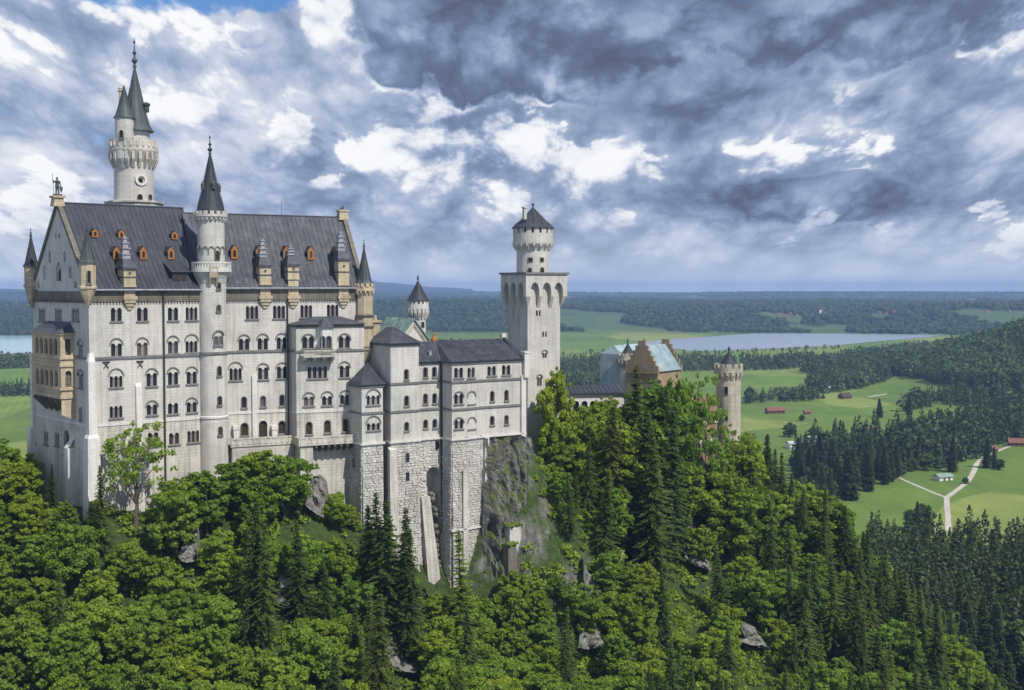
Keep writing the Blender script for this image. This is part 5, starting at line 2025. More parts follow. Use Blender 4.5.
# hall behind with pale copper roof
s0_, t0_, zq = HF.on(615, 354, t=16)
s1_ = HF.on(650, 354, t=16)[0]
b = MB()
zq1, zq0 = HF.z(s0_, 16, 345.5), HF.z(s0_, 16, 354)
b.add([(s0_, 14, zq0), (s1_, 14, zq0), (s1_, 17, zq1), (s0_ + 1, 17, zq1), (s1_, 21, zq0), (s0_, 21, zq0)], [(0, 1, 2, 3), (3, 2, 4, 5), (0, 3, 5)])
b.add([(s0_, 14, zq0), (s1_, 14, zq0), (s1_, 14, -60), (s0_, 14, -60), (s0_, 21, zq0), (s0_, 21, -60)], [(0, 3, 2, 1), (0, 4, 5, 3)])
bh = thing('hall', 'long hall with pale green roof just behind the gatehouse and its small left tower', 'building', HF, (s0_ + 4, 16, -60))
part('body', b, M['paleroof'], bh)
battle_tower('round_tower', 'small battlemented tower with grey cone roof left of the stepped brick gable', HF, 628, 12, 7.6, (343.5, 354.5, 356.5, 360, 365.5), 10.4, 'spire', 'wall_low', (), zbot=-60, mer=(12, 3.6), roof_in=0.38)
rtw, rs, rt_, RR, RC, rz = battle_tower('round_tower', 'battlemented round stone tower standing alone at the right end of the castle', HF, 729.3, -14, 12.2, (351.5, 363.5, 368, 372, 377), 14.2, 'spire', 'tan', ((727, 387, 394.5, 0.8, True), (727.5, 414, 420, 0.7, True)), zbot=-75, mer=(12, 4.2), roof_in=0.42)
# red brick gate building low between the trees
s0_, t0_, zq = HF.on(690, 430, t=-14)
s1_ = HF.on(717, 430, t=-14)[0]
gb2 = thing('gate_wing', 'red brick and white stone wing glimpsed between trees below the right round tower', 'building', HF, (s0_ + 3, -11, -75))
FG = Face(HF, (s0_, -14), (s1_, -14))
zt_ = HF.z(s0_, -14, 402)
hol = []
for px, y in ((696, 434), (705, 433), (713, 432), (705, 412), (713, 411)):
    hol += window(FG, gb2, px, y, y + 9, 1, None, lw=1.0, sill=True)
b = MB()
panel(b, FG, [(0, -78), (FG.L, -78), (FG.L, zt_), (0, zt_)], hol)
b.add([(s0_, -14, -78), (s0_, -4, -78), (s0_, -4, zt_), (s0_, -14, zt_), (s1_, -4, zt_), (s1_, -14, zt_)], [(1, 0, 3, 2), (3, 5, 4, 2)])
part('wall', b, M['brick'], gb2)
b = MB()
fbox(b, FG, -0.1, 1.2, -78, HF.z(s0_, -14, 425), -0.3, 0.1)
for y in (424, 443):
    fbox(b, FG, 1.0, FG.L, HF.z(s0_, -14, y + 3), HF.z(s0_, -14, y), -0.25, 0.1)
part('stone_band', b, M['white'], gb2)

# ================================================================== terrain
ZV = -130.0                      # the valley floor


def vpt(px, py, z=ZV):
    r = cray(px, py)
    kk = z / r.z
    return r.x * kk, r.y * kk


# --- castle hill, from ground points the view implies (column, row, distance)
CP = []
def g(px, py, Y):
    r = cray(px, py)
    CP.append((r.x * Y / r.y, Y, r.z * Y / r.y))
def gl(fr, s, t, z):
    x, y = fr.w(s, t)
    CP.append((x, y, z))
gl(WF, -4, 24, -43); gl(WF, -4, 6, -41); gl(WF, 0, -3, -41); gl(WF, 12, -2, -43); gl(WF, 22, -3, -43); gl(EF, 8, -4, -37.5); gl(EF, 16, -8, -41)
gl(EF, 26, -7, -47); gl(BF, 2, -8, -53); gl(BF, 9, -9, -60); gl(BF, 15, -8, -66); gl(BF, 20, -11, -67); gl(BF, 27, -11, -61)
gl(BF, 30, -6, -35); gl(BF, 38, -6, -33); gl(BF, 33, -11.5, -46); gl(BF, 33, -16, -58); gl(BF, 10, 10, -45); gl(BF, 45, -4, -40); gl(BF, 45, -16, -52)
gl(WF, 12, 14, -44); gl(EF, 15, 14, -44); gl(WF, 10, 45, -60); gl(EF, 20, 45, -62); gl(WF, -30, 10, -46); gl(WF, -30, -12, -50); gl(WF, -20, 50, -75)
gl(TF, 4, 4, -44); gl(GF, 10, 0, -47); gl(GF, 10, -14, -52); gl(HF, 5, 5, -52); gl(HF, 5, -18, -55); gl(HF, 16, -22, -58); gl(HF, -14, -14, -53)
for px, ytop, Y, tree in [(760, 450, 330, 18), (800, 492, 324, 17), (850, 512, 314, 17), (900, 585, 300, 16), (950, 625, 290, 15), (1010, 690, 280, 15), (1080, 740, 268, 14),
                          (0, 560, 205, 12), (60, 590, 200, 12), (150, 560, 208, 12), (250, 560, 214, 12), (330, 590, 214, 12), (400, 640, 216, 12), (470, 640, 225, 10), (560, 600, 245, 12), (640, 540, 272, 14), (720, 540, 280, 13),
                          (790, 590, 275, 13), (870, 650, 268, 13),
                          (-60, 690, 176, 12), (0, 690, 178, 12), (120, 690, 180, 12), (250, 690, 184, 12), (400, 690, 196, 10), (520, 690, 206, 10), (640, 690, 222, 10), (760, 690, 236, 10), (880, 710, 250, 12), (1000, 760, 256, 12),
                          (-120, 560, 210, 12), (-150, 470, 240, 12)]:
    r = cray(px, ytop)
    CP.append((r.x * Y / r.y, Y, r.z * Y / r.y - tree * 0.85))
for X in range(-260, 330, 50):
    CP.append((X, 120, -112)); CP.append((X, 60, -128)); CP.append((X, 430 - max(0, X) * 0.15, -131)); CP.append((X, 520, -132))
CP += [(-200, 300, -80), (-260, 200, -80), (-240, 340, -100), (150, 300, -128), (190, 270, -131), (240, 300, -132), (260, 240, -132), (230, 200, -130), (120, 350, -118), (90, 380, -112), (40, 385, -95), (-40, 370, -88), (-110, 350, -82),
       (160, 220, -122), (60, 175, -98), (-60, 150, -92), (-150, 150, -94), (150, 170, -118)]
P = np.array(CP)
dm = np.hypot(P[:, None, 0] - P[None, :, 0], P[:, None, 1] - P[None, :, 1])
zm_ = P[:, 2].mean()
wts = np.linalg.solve(dm + np.eye(len(P)) * 1e-3, P[:, 2] - zm_)
GX0, GX1, GY0, GY1, GS = -250.0, 300.0, 70.0, 500.0, 2.0
gx = np.arange(GX0, GX1 + .1, GS)
gy = np.arange(GY0, GY1 + .1, GS)
XX, YY = np.meshgrid(gx, gy)
ZZ = np.full_like(XX, zm_)
for (x, y, _), w_ in zip(P, wts):
    ZZ += w_ * np.hypot(XX - x, YY - y)
# crags: ridged noise, stronger where it is steep
gyy, gxx = np.gradient(ZZ, GS)
steep = np.clip(np.hypot(gxx, gyy), 0, 1.6)
NZ = np.zeros_like(ZZ)
for j in range(ZZ.shape[0]):
    for i in range(ZZ.shape[1]):
        p = Vector((XX[j, i] * 0.045, YY[j, i] * 0.045, 1.7))
        n_ = noise.fractal(p, 0.9, 2.2, 5)
        NZ[j, i] = n_
ZH = ZZ + NZ * (0.8 + 1.9 * steep)


def gz_(X, Y):
    i = min(max((X - GX0) / GS, 0), len(gx) - 1.001)
    j = min(max((Y - GY0) / GS, 0), len(gy) - 1.001)
    i0, j0 = int(i), int(j)
    a, b = i - i0, j - j0
    return (ZH[j0, i0] * (1 - a) + ZH[j0, i0 + 1] * a) * (1 - b) + (ZH[j0 + 1, i0] * (1 - a) + ZH[j0 + 1, i0 + 1] * a) * b


def hit(px, py, y0=120.0):
    r = cray(px, py)
    r = r / r.y
    Y = y0
    while Y < 480:
        if r.z * Y < gz_(r.x * Y, Y):
            return r.x * Y, Y
        Y += 0.5
    return None


me = bpy.data.meshes.new('castle_hill')
nx_, ny_ = len(gx), len(gy)
vv = np.stack([XX.ravel(), YY.ravel(), ZH.ravel()], 1)
idx = np.arange(nx_ * ny_).reshape(ny_, nx_)
ff = np.stack([idx[:-1, :-1].ravel(), idx[:-1, 1:].ravel(), idx[1:, 1:].ravel(), idx[1:, :-1].ravel()], 1)
me.from_pydata(vv.tolist(), [], ff.tolist())
me.shade_smooth()
hill = bpy.data.objects.new('castle_hill', me)
COL.objects.link(hill)
hill['kind'] = 'structure'
m, t, b = mat('hill_ground', 0.95)
geo = t.new('ShaderNodeNewGeometry')
o = ocoord(t)
nzv = t.sep(geo.outputs['Normal'])[2]
n = t.noise(o, 0.10, 8, 0.65)
nf = t.noise(o, 0.9, 8, 0.7)
gr = t.ramp(nf, [(0.3, (0.018, 0.032, 0.010)), (0.55, (0.055, 0.088, 0.020)), (0.75, (0.10, 0.125, 0.04))])
x, y, z = t.sep(o)
sv = t.comb(t.math('MULTIPLY', x, 0.8), t.math('MULTIPLY', y, 0.8), t.math('MULTIPLY', z, 0.22))
nr = t.noise(sv, 0.7, 10, 0.7)
rk = t.ramp(nr, [(0.3, (0.06, 0.056, 0.05)), (0.5, (0.17, 0.16, 0.145)), (0.7, (0.36, 0.34, 0.31))])
f = t.maprange(t.math('ADD', t.math('MULTIPLY', t.math('SUBTRACT', n, 0.5), 1.5), t.math('SUBTRACT', 0.47, nzv)), 0.04, 0.22)
col = t.mix(f, gr, rk)
t.l.new(col, b.inputs['Base Color'])
bump(t, b, nr, 1.0, 1.2)
me.materials.append(m)

# --- valley floor and the far country: one sheet out to the horizon
def far_noise(x, y, s, o_=4):
    return noise.fractal(Vector((x / s, y / s, 3.1)), 1.0, 2.0, o_)


def ground_z(X, Y):
    d = hypot(X, Y)
    z = ZV
    z += max(0.0, 150.0 * math.exp(-(((X - 980) / 300) ** 2 + ((Y - 1640) / 340) ** 2)) - 6.0) * (1 if d > 700 else 0)
    if d > 3450:
        a = min(1, (d - 3450) / 900.0)
        a = a * a * (3 - 2 * a)
        base = 36 * a + 42 * min(1, max(0, (d - 5000) / 9000))
        roll = (far_noise(X * 0.55, Y, 2300) * 34 + far_noise(X, Y, 800) * 10) * a * (1.0 + min(1.0, d / 14000))
        z += max(-6 + 6 * a, base + roll)
        # bluish mountain far on the left and a nearer wooded rise by the square tower
        z += 150 * math.exp(-(((X + 1750) / 900) ** 2 + ((d - 14500) / 1500) ** 2))
        z += 30 * math.exp(-(((X + 300) / 500) ** 2 + ((d - 4700) / 500) ** 2))
        zc_ = -(6.0 / FPX) * d                       # the hills stay under the horizon line, as seen
        if z > zc_ and not (X < -500 and d > 12000):
            z = zc_ + (z - zc_) * 0.15
    return z


NA, NR = 420, 330
A0, A1 = radians(-42), radians(42)
rs_ = 70 * (16500 / 70) ** (np.arange(NR) / (NR - 1))
vs, fs = [], []
for r_ in rs_:
    for i in range(NA):
        a = A0 + (A1 - A0) * i / (NA - 1)
        X, Y = r_ * sin(a), r_ * cos(a)
        vs.append((X, Y, ground_z(X, Y) if r_ > 700 else ZV))
for j in range(NR - 1):
    for i in range(NA - 1):
        k_ = j * NA + i
        fs.append((k_, k_ + 1, k_ + NA + 1, k_ + NA))
def woodiness(X, Y):
    return noise.fractal(Vector((X * 0.0024, Y * 0.0013, 7.7)), 0.9, 2.0, 6) + 0.22 + 0.4 * math.exp(-((X - 380) / 620) ** 2 - ((Y - 5000) / 1100) ** 2)


me = bpy.data.meshes.new('ground')
me.from_pydata(vs, [], fs)
at = me.attributes.new('wood', 'FLOAT', 'POINT')
at.data.foreach_set('value', np.array([woodiness(v_[0], v_[1]) if v_[0] ** 2 + v_[1] ** 2 > 9e6 else -1.0 for v_ in vs], np.float32))
me.shade_smooth()
ground = bpy.data.objects.new('ground', me)
COL.objects.link(ground)
ground['kind'] = 'structure'
m, t, b = mat('valley_fields', 0.95)
o = ocoord(t)
x, y, z = t.sep(o)
# meadows: strips and parcels of slightly different green
vor = t.new('ShaderNodeTexVoronoi')
t.put(vor.inputs['Vector'], t.vmath('ADD', t.vmath('MULTIPLY', o, (0.0042, 0.0024, 0.0)), t.comb(t.math('MULTIPLY', t.noise(o, 0.003, 3), 0.9), 0.0, 0.0)))
vor.inputs['Scale'].default_value = 1.0
tone = t.sep(vor.outputs['Color'])[0]
mead = t.ramp(tone, [(0.0, (0.092, 0.150, 0.026)), (0.35, (0.115, 0.185, 0.032)), (0.7, (0.145, 0.210, 0.040)), (1.0, (0.20, 0.235, 0.062))])
n = t.noise(o, 0.012, 8, 0.65)
mead = t.mix(1.0, mead, t.ramp(n, [(0.3, (0.75, 0.8, 0.75)), (0.7, (1.2, 1.15, 1.1))]), 'MULTIPLY')
tx = t.sep(vor.outputs['Color'])[1]
mow = t.new('ShaderNodeTexWave')
t.put(mow.inputs['Vector'], t.comb(t.math('ADD', x, t.math('MULTIPLY', y, t.math('SUBTRACT', tx, 0.5))), t.math('MULTIPLY', y, 0.2), 0.0))
mow.inputs['Scale'].default_value = 0.035
mow.inputs['Distortion'].default_value = 2.5
mow.inputs['Detail'].default_value = 3
mead = t.mix(t.maprange(tx, 0.3, 0.9, 0.0, 0.5), mead, t.mix(1.0, mead, t.ramp(mow.outputs['Fac'], [(0.2, (0.82, 0.86, 0.8)), (0.8, (1.14, 1.1, 1.05))]), 'MULTIPLY'))
n2 = t.noise(t.vmath('MULTIPLY', o, (1.0, 0.25, 1.0)), 0.11, 5, 0.7)
mead = t.mix(1.0, mead, t.ramp(n2, [(0.3, (0.82, 0.85, 0.8)), (0.7, (1.15, 1.12, 1.1))]), 'MULTIPLY')
# the far country: woods and clearings, colours darkened in place of cloud shadow
d = t.math('SQRT', t.math('ADD', t.math('MULTIPLY', x, x), t.math('MULTIPLY', y, y)))
wa = t.new('ShaderNodeAttribute')
wa.attribute_name = 'wood'
wood = t.maprange(t.math('ADD', wa.outputs['Fac'], t.math('MULTIPLY', t.math('SUBTRACT', t.noise(o, 0.008, 5, 0.6), 0.5), 0.25)), -0.02, 0.04)
nf = t.noise(o, 0.02, 6, 0.7)
woodc = t.ramp(nf, [(0.3, (0.010, 0.021, 0.018)), (0.7, (0.024, 0.040, 0.028))])
farc = t.mix(wood, t.mix(0.75, mead, (0.045, 0.078, 0.042)), woodc)
ff_ = t.maprange(d, 3300, 3700)
col = t.mix(ff_, mead, farc)
# shaded floor under the spruces at the foot of the hill
sh = t.maprange(d, 560, 620)
t.l.new(col, b.inputs['Base Color'])
me.materials.append(m)


def sheet(name, pxs, z, mtl, **kw):
    mb = MB()
    pts = [vpt(a, c, z) for a, c in pxs]
    pp, tr = fill2d(pts, [])
    mb.add([(a, c, z) for a, c in pp], tr)
    return flat(name, mb, mtl, kind='structure', **kw)


m, t, b = mat('lake_water', 0.22)
b.inputs['Base Color'].default_value = (0.30, 0.34, 0.39, 1)
b.inputs['Specular IOR Level'].default_value = 0.5
wv = t.noise(t.vmath('MULTIPLY', ocoord(t), (1, 1, 1)), 0.05, 4, 0.6)
bump(t, b, wv, 0.25, 1.0)
M['water'] = m
m2, t, b = mat('pale_lake_water', 0.15)
b.inputs['Base Color'].default_value = (0.30, 0.46, 0.50, 1)
M['water2'] = m2
sheet('lake', [(636, 342.2), (690, 338), (735, 334.6), (775, 332.0), (800, 331.4), (815, 332.6), (850, 333.4), (890, 334.2), (945, 334.6), (930, 337), (880, 341), (835, 345.6), (780, 348.2), (730, 350.4), (690, 351), (672, 348.4), (650, 346)], ZV + 0.6, M['water'])
sheet('lake', [(-330, 329.2), (-100, 329), (20, 329.4), (60, 331), (90, 336), (70, 345), (40, 352.6), (0, 354.2), (-120, 354), (-330, 352)], ZV + 0.6, M['water2'])

# gravel tracks: a fork on the meadow
M['gravel'] = plain('pale_gravel', (0.46, 0.42, 0.36), 0.2, 0.05, 0.95)


def track(name, pxs, w, z=ZV + 0.06):
    pts = [Vector(vpt(a, c)) for a, c in pxs]
    # smooth
    sm = []
    for i in range(len(pts) - 1):
        p0 = pts[max(i - 1, 0)]; p1 = pts[i]; p2 = pts[i + 1]; p3 = pts[min(i + 2, len(pts) - 1)]
        for k_ in range(6):
            u = k_ / 6
            sm.append(0.5 * ((2 * p1) + (-p0 + p2) * u + (2 * p0 - 5 * p1 + 4 * p2 - p3) * u * u + (-p0 + 3 * p1 - 3 * p2 + p3) * u ** 3))
    sm.append(pts[-1])
    mb = MB()
    rnd = random.Random(3)
    vs = []
    for i, p in enumerate(sm):
        d_ = (sm[min(i + 1, len(sm) - 1)] - sm[max(i - 1, 0)]).normalized()
        n_ = Vector((-d_.y, d_.x))
        ww = w * (1 + 0.12 * rnd.uniform(-1, 1))
        vs += [(p.x + n_.x * ww / 2, p.y + n_.y * ww / 2, z), (p.x - n_.x * ww / 2, p.y - n_.y * ww / 2, z)]
    mb.add(vs, [(2 * i, 2 * i + 1, 2 * i + 3, 2 * i + 2) for i in range(len(sm) - 1)])
    return flat(name, mb, M['gravel'], kind='structure')


track('gravel_track', [(948.5, 531), (948, 518), (947, 505), (946.6, 497.5)], 3.2)
track('gravel_track', [(893, 474.5), (905, 480.5), (920, 487), (934, 493), (946.6, 497.5)], 2.4, ZV + 0.066)
track('gravel_track', [(946.6, 497.5), (957, 490), (968, 481), (974.5, 470), (977, 463.5), (986, 456.5), (1000, 450), (1016, 444.5), (1040, 439.5)], 3.5, ZV + 0.072)
track('gravel_track', [(898, 541), (915, 536), (928, 532.5), (942, 528)], 2.8, ZV + 0.078)
track('gravel_track', [(868, 397), (900, 391.6), (925, 386), (945, 379), (962, 373)], 5.0, ZV + 0.084)

# rock face under the bower's right end
rk_m, t, b = mat('grey_crag', 0.95)
o = ocoord(t)
x, y, z = t.sep(o)
sv = t.comb(t.math('MULTIPLY', t.math('ADD', x, y), 0.55), 0.0, t.math('MULTIPLY', z, 0.13))
nr = t.noise(sv, 1.0, 10, 0.68, dist=0.5)
nb_ = t.noise(o, 0.4, 8, 0.7)
col = t.ramp(nr, [(0.30, (0.028, 0.026, 0.024)), (0.46, (0.105, 0.10, 0.092)), (0.6, (0.21, 0.20, 0.188)), (0.76, (0.36, 0.345, 0.325))])
gn = t.sep(t.new('ShaderNodeNewGeometry').outputs['Normal'])[2]
mossf = t.maprange(t.math('ADD', gn, t.math('MULTIPLY', t.math('SUBTRACT', nb_, 0.5), 1.6)), 0.40, 0.60)
col = t.mix(mossf, col, (0.085, 0.115, 0.022))
t.l.new(col, b.inputs['Base Color'])
bump(t, b, t.math('ADD', nr, nb_), 1.0, 0.8)
M['crag'] = rk_m
m, t, b = mat('pale_rock', 0.95)
o = ocoord(t)
x, y, z = t.sep(o)
nr = t.noise(t.comb(t.math('MULTIPLY', t.math('ADD', x, y), 0.7), y, t.math('MULTIPLY', z, 0.3)), 1.0, 10, 0.7, dist=0.4)
nb_ = t.noise(o, 0.7, 8, 0.7)
col = t.ramp(nr, [(0.3, (0.05, 0.047, 0.042)), (0.45, (0.20, 0.19, 0.172)), (0.6, (0.36, 0.345, 0.318)), (0.76, (0.50, 0.48, 0.45))])
col = t.mix(t.maprange(nb_, 0.56, 0.64), col, (0.07, 0.10, 0.02))
t.l.new(col, b.inputs['Base Color'])
bump(t, b, t.math('ADD', nr, nb_), 1.0, 0.9)
M['pale_rock'] = m


def rock_slab(name, fr_pts, label, cat='rock', seed=0, rough=1.4, n=46, mtl='crag'):
    """a crag: a sheet of (row of) world points lofted, roughened and closed behind"""
    rows = len(fr_pts)
    cols = 40
    bm = bmesh.new()
    grid = []
    for j in range(n + 1):
        v = j / n * (rows - 1)
        j0 = min(int(v), rows - 2)
        fv = v - j0
        row = []
        for i in range(cols + 1):
            u = i / cols
            def at(rw):
                q_ = u * (len(rw) - 1)
                i0 = min(int(q_), len(rw) - 2)
                return Vector(rw[i0]).lerp(Vector(rw[i0 + 1]), q_ - i0)
            p = at(fr_pts[j0]).lerp(at(fr_pts[j0 + 1]), fv)
            q_ = Vector((p.x * 0.22, p.y * 0.22, p.z * 0.11 + seed))
            d_ = noise.fractal(q_, 0.8, 2.1, 6) * rough
            d_ += (abs(noise.noise(Vector((p.x * 0.5, p.y * 0.5, p.z * 0.12 + seed)))) - 0.3) * rough
            edge = min(1.0, 6 * min(u, 1 - u))
            p = p + Vector((0.25, -1.0, 0.1)) * d_ * (0.35 + 0.65 * edge)
            row.append(bm.verts.new(p))
        grid.append(row)
    for j in range(n):
        for i in range(cols):
            bm.faces.new((grid[j][i], grid[j + 1][i], grid[j + 1][i + 1], grid[j][i + 1]))
    bk = Vector((-0.5, 9, -1.0))
    # rim faces going back into the hill
    rim = [grid[0][i] for i in range(cols + 1)] + [grid[j][cols] for j in range(1, n + 1)] + [grid[n][i] for i in range(cols - 1, -1, -1)] + [grid[j][0] for j in range(n - 1, 0, -1)]
    bvs = [bm.verts.new(v.co + bk) for v in rim]
    for i in range(len(rim)):
        k_ = (i + 1) % len(rim)
        bm.faces.new((rim[i], rim[k_], bvs[k_], bvs[i]))
    bm.normal_update()
    bmesh.ops.recalc_face_normals(bm, faces=bm.faces)
    me = bpy.data.meshes.new(name)
    bm.to_mesh(me)
    bm.free()
    me.materials.append(M[mtl])
    ob_ = bpy.data.objects.new(name, me)
    COL.objects.link(ob_)
    return tag(ob_, label, cat, kind='thing')


def bw_(px, py, t):
    s, t_, z = BF.on(px, py, t=t)
    x_, y_ = BF.w(s, t_)
    return (x_, y_, z)


rock_slab('rock_cliff', [[bw_(484, 438.5, -7.3), bw_(500, 437.5, -7.6), bw_(512, 436.5, -8.0), bw_(522, 436, -8.0), bw_(531, 438, -6.5)],
                        [bw_(483, 470, -7.6), bw_(500, 470, -9.0), bw_(515, 468, -9.6), bw_(526, 466, -9.0), bw_(538, 470, -6.5)],
                        [bw_(483, 505, -8.2), bw_(498, 510, -10.0), bw_(512, 510, -11.2), bw_(526, 505, -10.5), bw_(541, 510, -7.5)],
                        [bw_(482, 545, -9), bw_(496, 550, -11.5), bw_(512, 552, -12.5), bw_(526, 550, -12), bw_(540, 555, -9)],
                        [bw_(480, 610, -10), bw_(496, 610, -13), bw_(512, 610, -14), bw_(530, 610, -14), bw_(552, 610, -11)]],
          'bare grey streaked rock face under the right end of the bower', seed=2.0, rough=2.3, n=70)
for px, py, w_, dp_, lb in ((514, 524, 11, 9.0, 'upper'), (511, 543.5, 8, 8.0, 'lower')):
    x_, y_, z_w = bw_(px, py, -12.8 if lb == 'upper' else -14.2)
    lfr = Frame(x_, y_, BF.th)
    hw_ = w_ * 245 / FPX / 2 * 1.25
    ld = thing('rock_pier', 'stone pier with grassy top propping the streaked rock face, the %s one' % lb, 'pier', lfr, (0, 0, z_w - dp_))
    b = MB()
    b.frustum((-hw_ * 1.15, hw_ * 1.15, -0.9, 4.0), z_w - dp_, (-hw_, hw_, -0.5, 4.0), z_w - 0.3)
    part('pier', b, M['frieze'] if lb == 'lower' else M['rustic'], ld)
    b = MB()
    rr_ = random.Random(int(py))
    for i in range(26):
        b.ball((rr_.uniform(-hw_ - .3, hw_ + .3), rr_.uniform(-0.9, 1.5), z_w - 0.1 + rr_.uniform(-.2, .2)), rr_.uniform(0.25, 0.5), 6, 4, (1.2, 1.2, 0.8))
    M['moss'] = M.get('moss') or plain('moss_cushion', (0.11, 0.15, 0.025), 0.4, 2.0, 0.95)
    part('moss', b, M['moss'], ld)


def outcrop(px, py, w, h, label, seed):
    p = hit(px, py)
    if not p:
        return
    X, Y = p
    sc_ = Y / FPX
    W2, H2 = w * sc_ / 2, h * sc_
    rows = []
    for k_ in range(4):
        a = k_ / 3
        row = []
        for i in range(4):
            u = i / 3 - 0.5
            ww = W2 * (0.55 + 0.6 * a)
            xx_ = X + 2 * u * ww + noise.noise(Vector((seed, k_ * 1.3, 0))) * W2 * 0.5
            yy_ = Y + (0.5 - a) * H2 * 0.9 + (abs(u) * 3.0)
            yy_ -= 1.6
            zt_ = gz_(xx_, yy_ + 1.6) + 2.6 - abs(u) * 2.0 + (1.6 if k_ < 2 else 0.4)
            row.append((xx_, yy_, zt_))
        rows.append(row)
    rock_slab('rock_outcrop', rows, label, seed=seed, rough=1.9, n=34, mtl='pale_rock')


outcrop(318, 500, 16, 60, 'pale bare rock rib on the knoll below the palace terrace', 3.0)
outcrop(402, 655, 30, 70, 'pale cracked rock gully in the woods below the arch', 5.0)
outcrop(640, 535, 34, 50, 'grey shaded rock outcrop below the tall spruces right of the crag', 8.0)
outcrop(752, 650, 24, 28, 'grey rock slab in the lower slope beneath the right round tower', 11.0)
outcrop(285, 610, 16, 24, 'small pale rock showing among the leafy trees below the palace', 13.0)
outcrop(590, 640, 22, 50, 'pale rock outcrop low in the woods beneath the tall spruces', 17.0)
outcrop(696, 560, 24, 40, 'pale weathered rock band beneath the brick gate wing', 19.0)
outcrop(190, 560, 14, 34, 'dark rock cleft among leafy trees below the stair turret', 23.0)

# ================================================================== trees
def leafmat(name, c_dark, c_light, trans=0.44, hue=0.0):
    m = bpy.data.materials.new(name)
    m.use_nodes = True
    t = NT(m.node_tree)
    t.n.clear()
    out_ = t.new('ShaderNodeOutputMaterial')
    a = t.new('ShaderNodeAttribute')
    a.attribute_name = 'tone'
    oi = t.new('ShaderNodeObjectInfo')
    f = t.math('ADD', t.math('MULTIPLY', a.outputs['Fac'], 0.55), t.math('MULTIPLY', oi.outputs['Random'], 0.45))
    col = t.mix(f, c_dark, c_light)
    # single trees lean to yellow or to blue green
    wn_ = t.new('ShaderNodeTexWhiteNoise', noise_dimensions='1D')
    t.put(wn_.inputs['W'], t.math('MULTIPLY', oi.outputs['Random'], 91.7))
    tint = t.ramp(wn_.outputs[0], [(0.0, (0.78, 0.92, 1.0)), (0.5, (1.0, 1.0, 1.0)), (1.0, (1.22, 1.08, 0.85))])
    col = t.mix(1.0, col, tint, 'MULTIPLY')
    d = t.new('ShaderNodeBsdfPrincipled')
    d.inputs['Roughness'].default_value = 0.55
    d.inputs['Specular IOR Level'].default_value = 0.2
    t.l.new(col, d.inputs['Base Color'])
    tr = t.new('ShaderNodeBsdfTranslucent')
    t.l.new(t.mix(1.0, col, (1.25, 1.3, 0.6), 'MULTIPLY'), tr.inputs['Color'])
    mx = t.new('ShaderNodeMixShader')
    mx.inputs[0].default_value = trans
    t.l.new(d.outputs[0], mx.inputs[1])
    t.l.new(tr.outputs[0], mx.inputs[2])
    t.l.new(mx.outputs[0], out_.inputs['Surface'])
    return m


M['leaf'] = leafmat('broad_leaves', (0.105, 0.172, 0.020), (0.285, 0.385, 0.048))
M['needle'] = leafmat('spruce_needles', (0.036, 0.066, 0.017), (0.130, 0.178, 0.040), 0.3)
M['needle_far'] = leafmat('valley_spruce_needles', (0.030, 0.055, 0.018), (0.090, 0.128, 0.036), 0.2)
M['leaf_far'] = leafmat('valley_leaves', (0.048, 0.085, 0.020), (0.115, 0.165, 0.038), 0.25)
M['needle_dark'] = leafmat('wood_spruce_needles', (0.018, 0.036, 0.013), (0.056, 0.086, 0.024), 0.15)
M['purple'] = leafmat('copper_leaves', (0.018, 0.012, 0.020), (0.035, 0.022, 0.034), 0.15)
M['bark'] = plain('grey_bark', (0.11, 0.095, 0.075), 0.4, 2.0, 0.95)
M['barkred'] = plain('brown_bark', (0.085, 0.062, 0.045), 0.4, 2.0, 0.95)


def quads_mesh(name, C, A, B, tone, mtl):
    """leaf quads: centres C, half axes A and B"""
    n = len(C)
    V = np.empty((n, 4, 3), np.float32)
    V[:, 0] = C - A - B
    V[:, 1] = C + A - B
    V[:, 2] = C + A + B
    V[:, 3] = C - A + B
    me = bpy.data.meshes.new(name)
    me.vertices.add(n * 4)
    me.vertices.foreach_set('co', V.ravel())
    me.loops.add(n * 4)
    me.loops.foreach_set('vertex_index', np.arange(n * 4, dtype=np.int32))
    me.polygons.add(n)
    me.polygons.foreach_set('loop_start', np.arange(0, n * 4, 4, dtype=np.int32))
    me.update(calc_edges=True)
    at = me.attributes.new('tone', 'FLOAT', 'POINT')
    at.data.foreach_set('value', np.repeat(tone, 4).astype(np.float32))
    me.materials.append(mtl)
    return me


def leaf_axes(rng, N, size, up=0.35):
    """random leaf orientation leaning to the outward direction N"""
    n = len(N)
    nn = N + rng.normal(0, 0.75, (n, 3)) + np.array([0, 0, up])
    nn /= np.linalg.norm(nn, axis=1)[:, None] + 1e-9
    r = rng.normal(0, 1, (n, 3))
    a = np.cross(nn, r)
    a /= np.linalg.norm(a, axis=1)[:, None] + 1e-9
    b = np.cross(nn, a)
    s = size * rng.uniform(0.6, 1.25, (n, 1))
    return a * s, b * s * rng.uniform(0.5, 0.8, (n, 1))


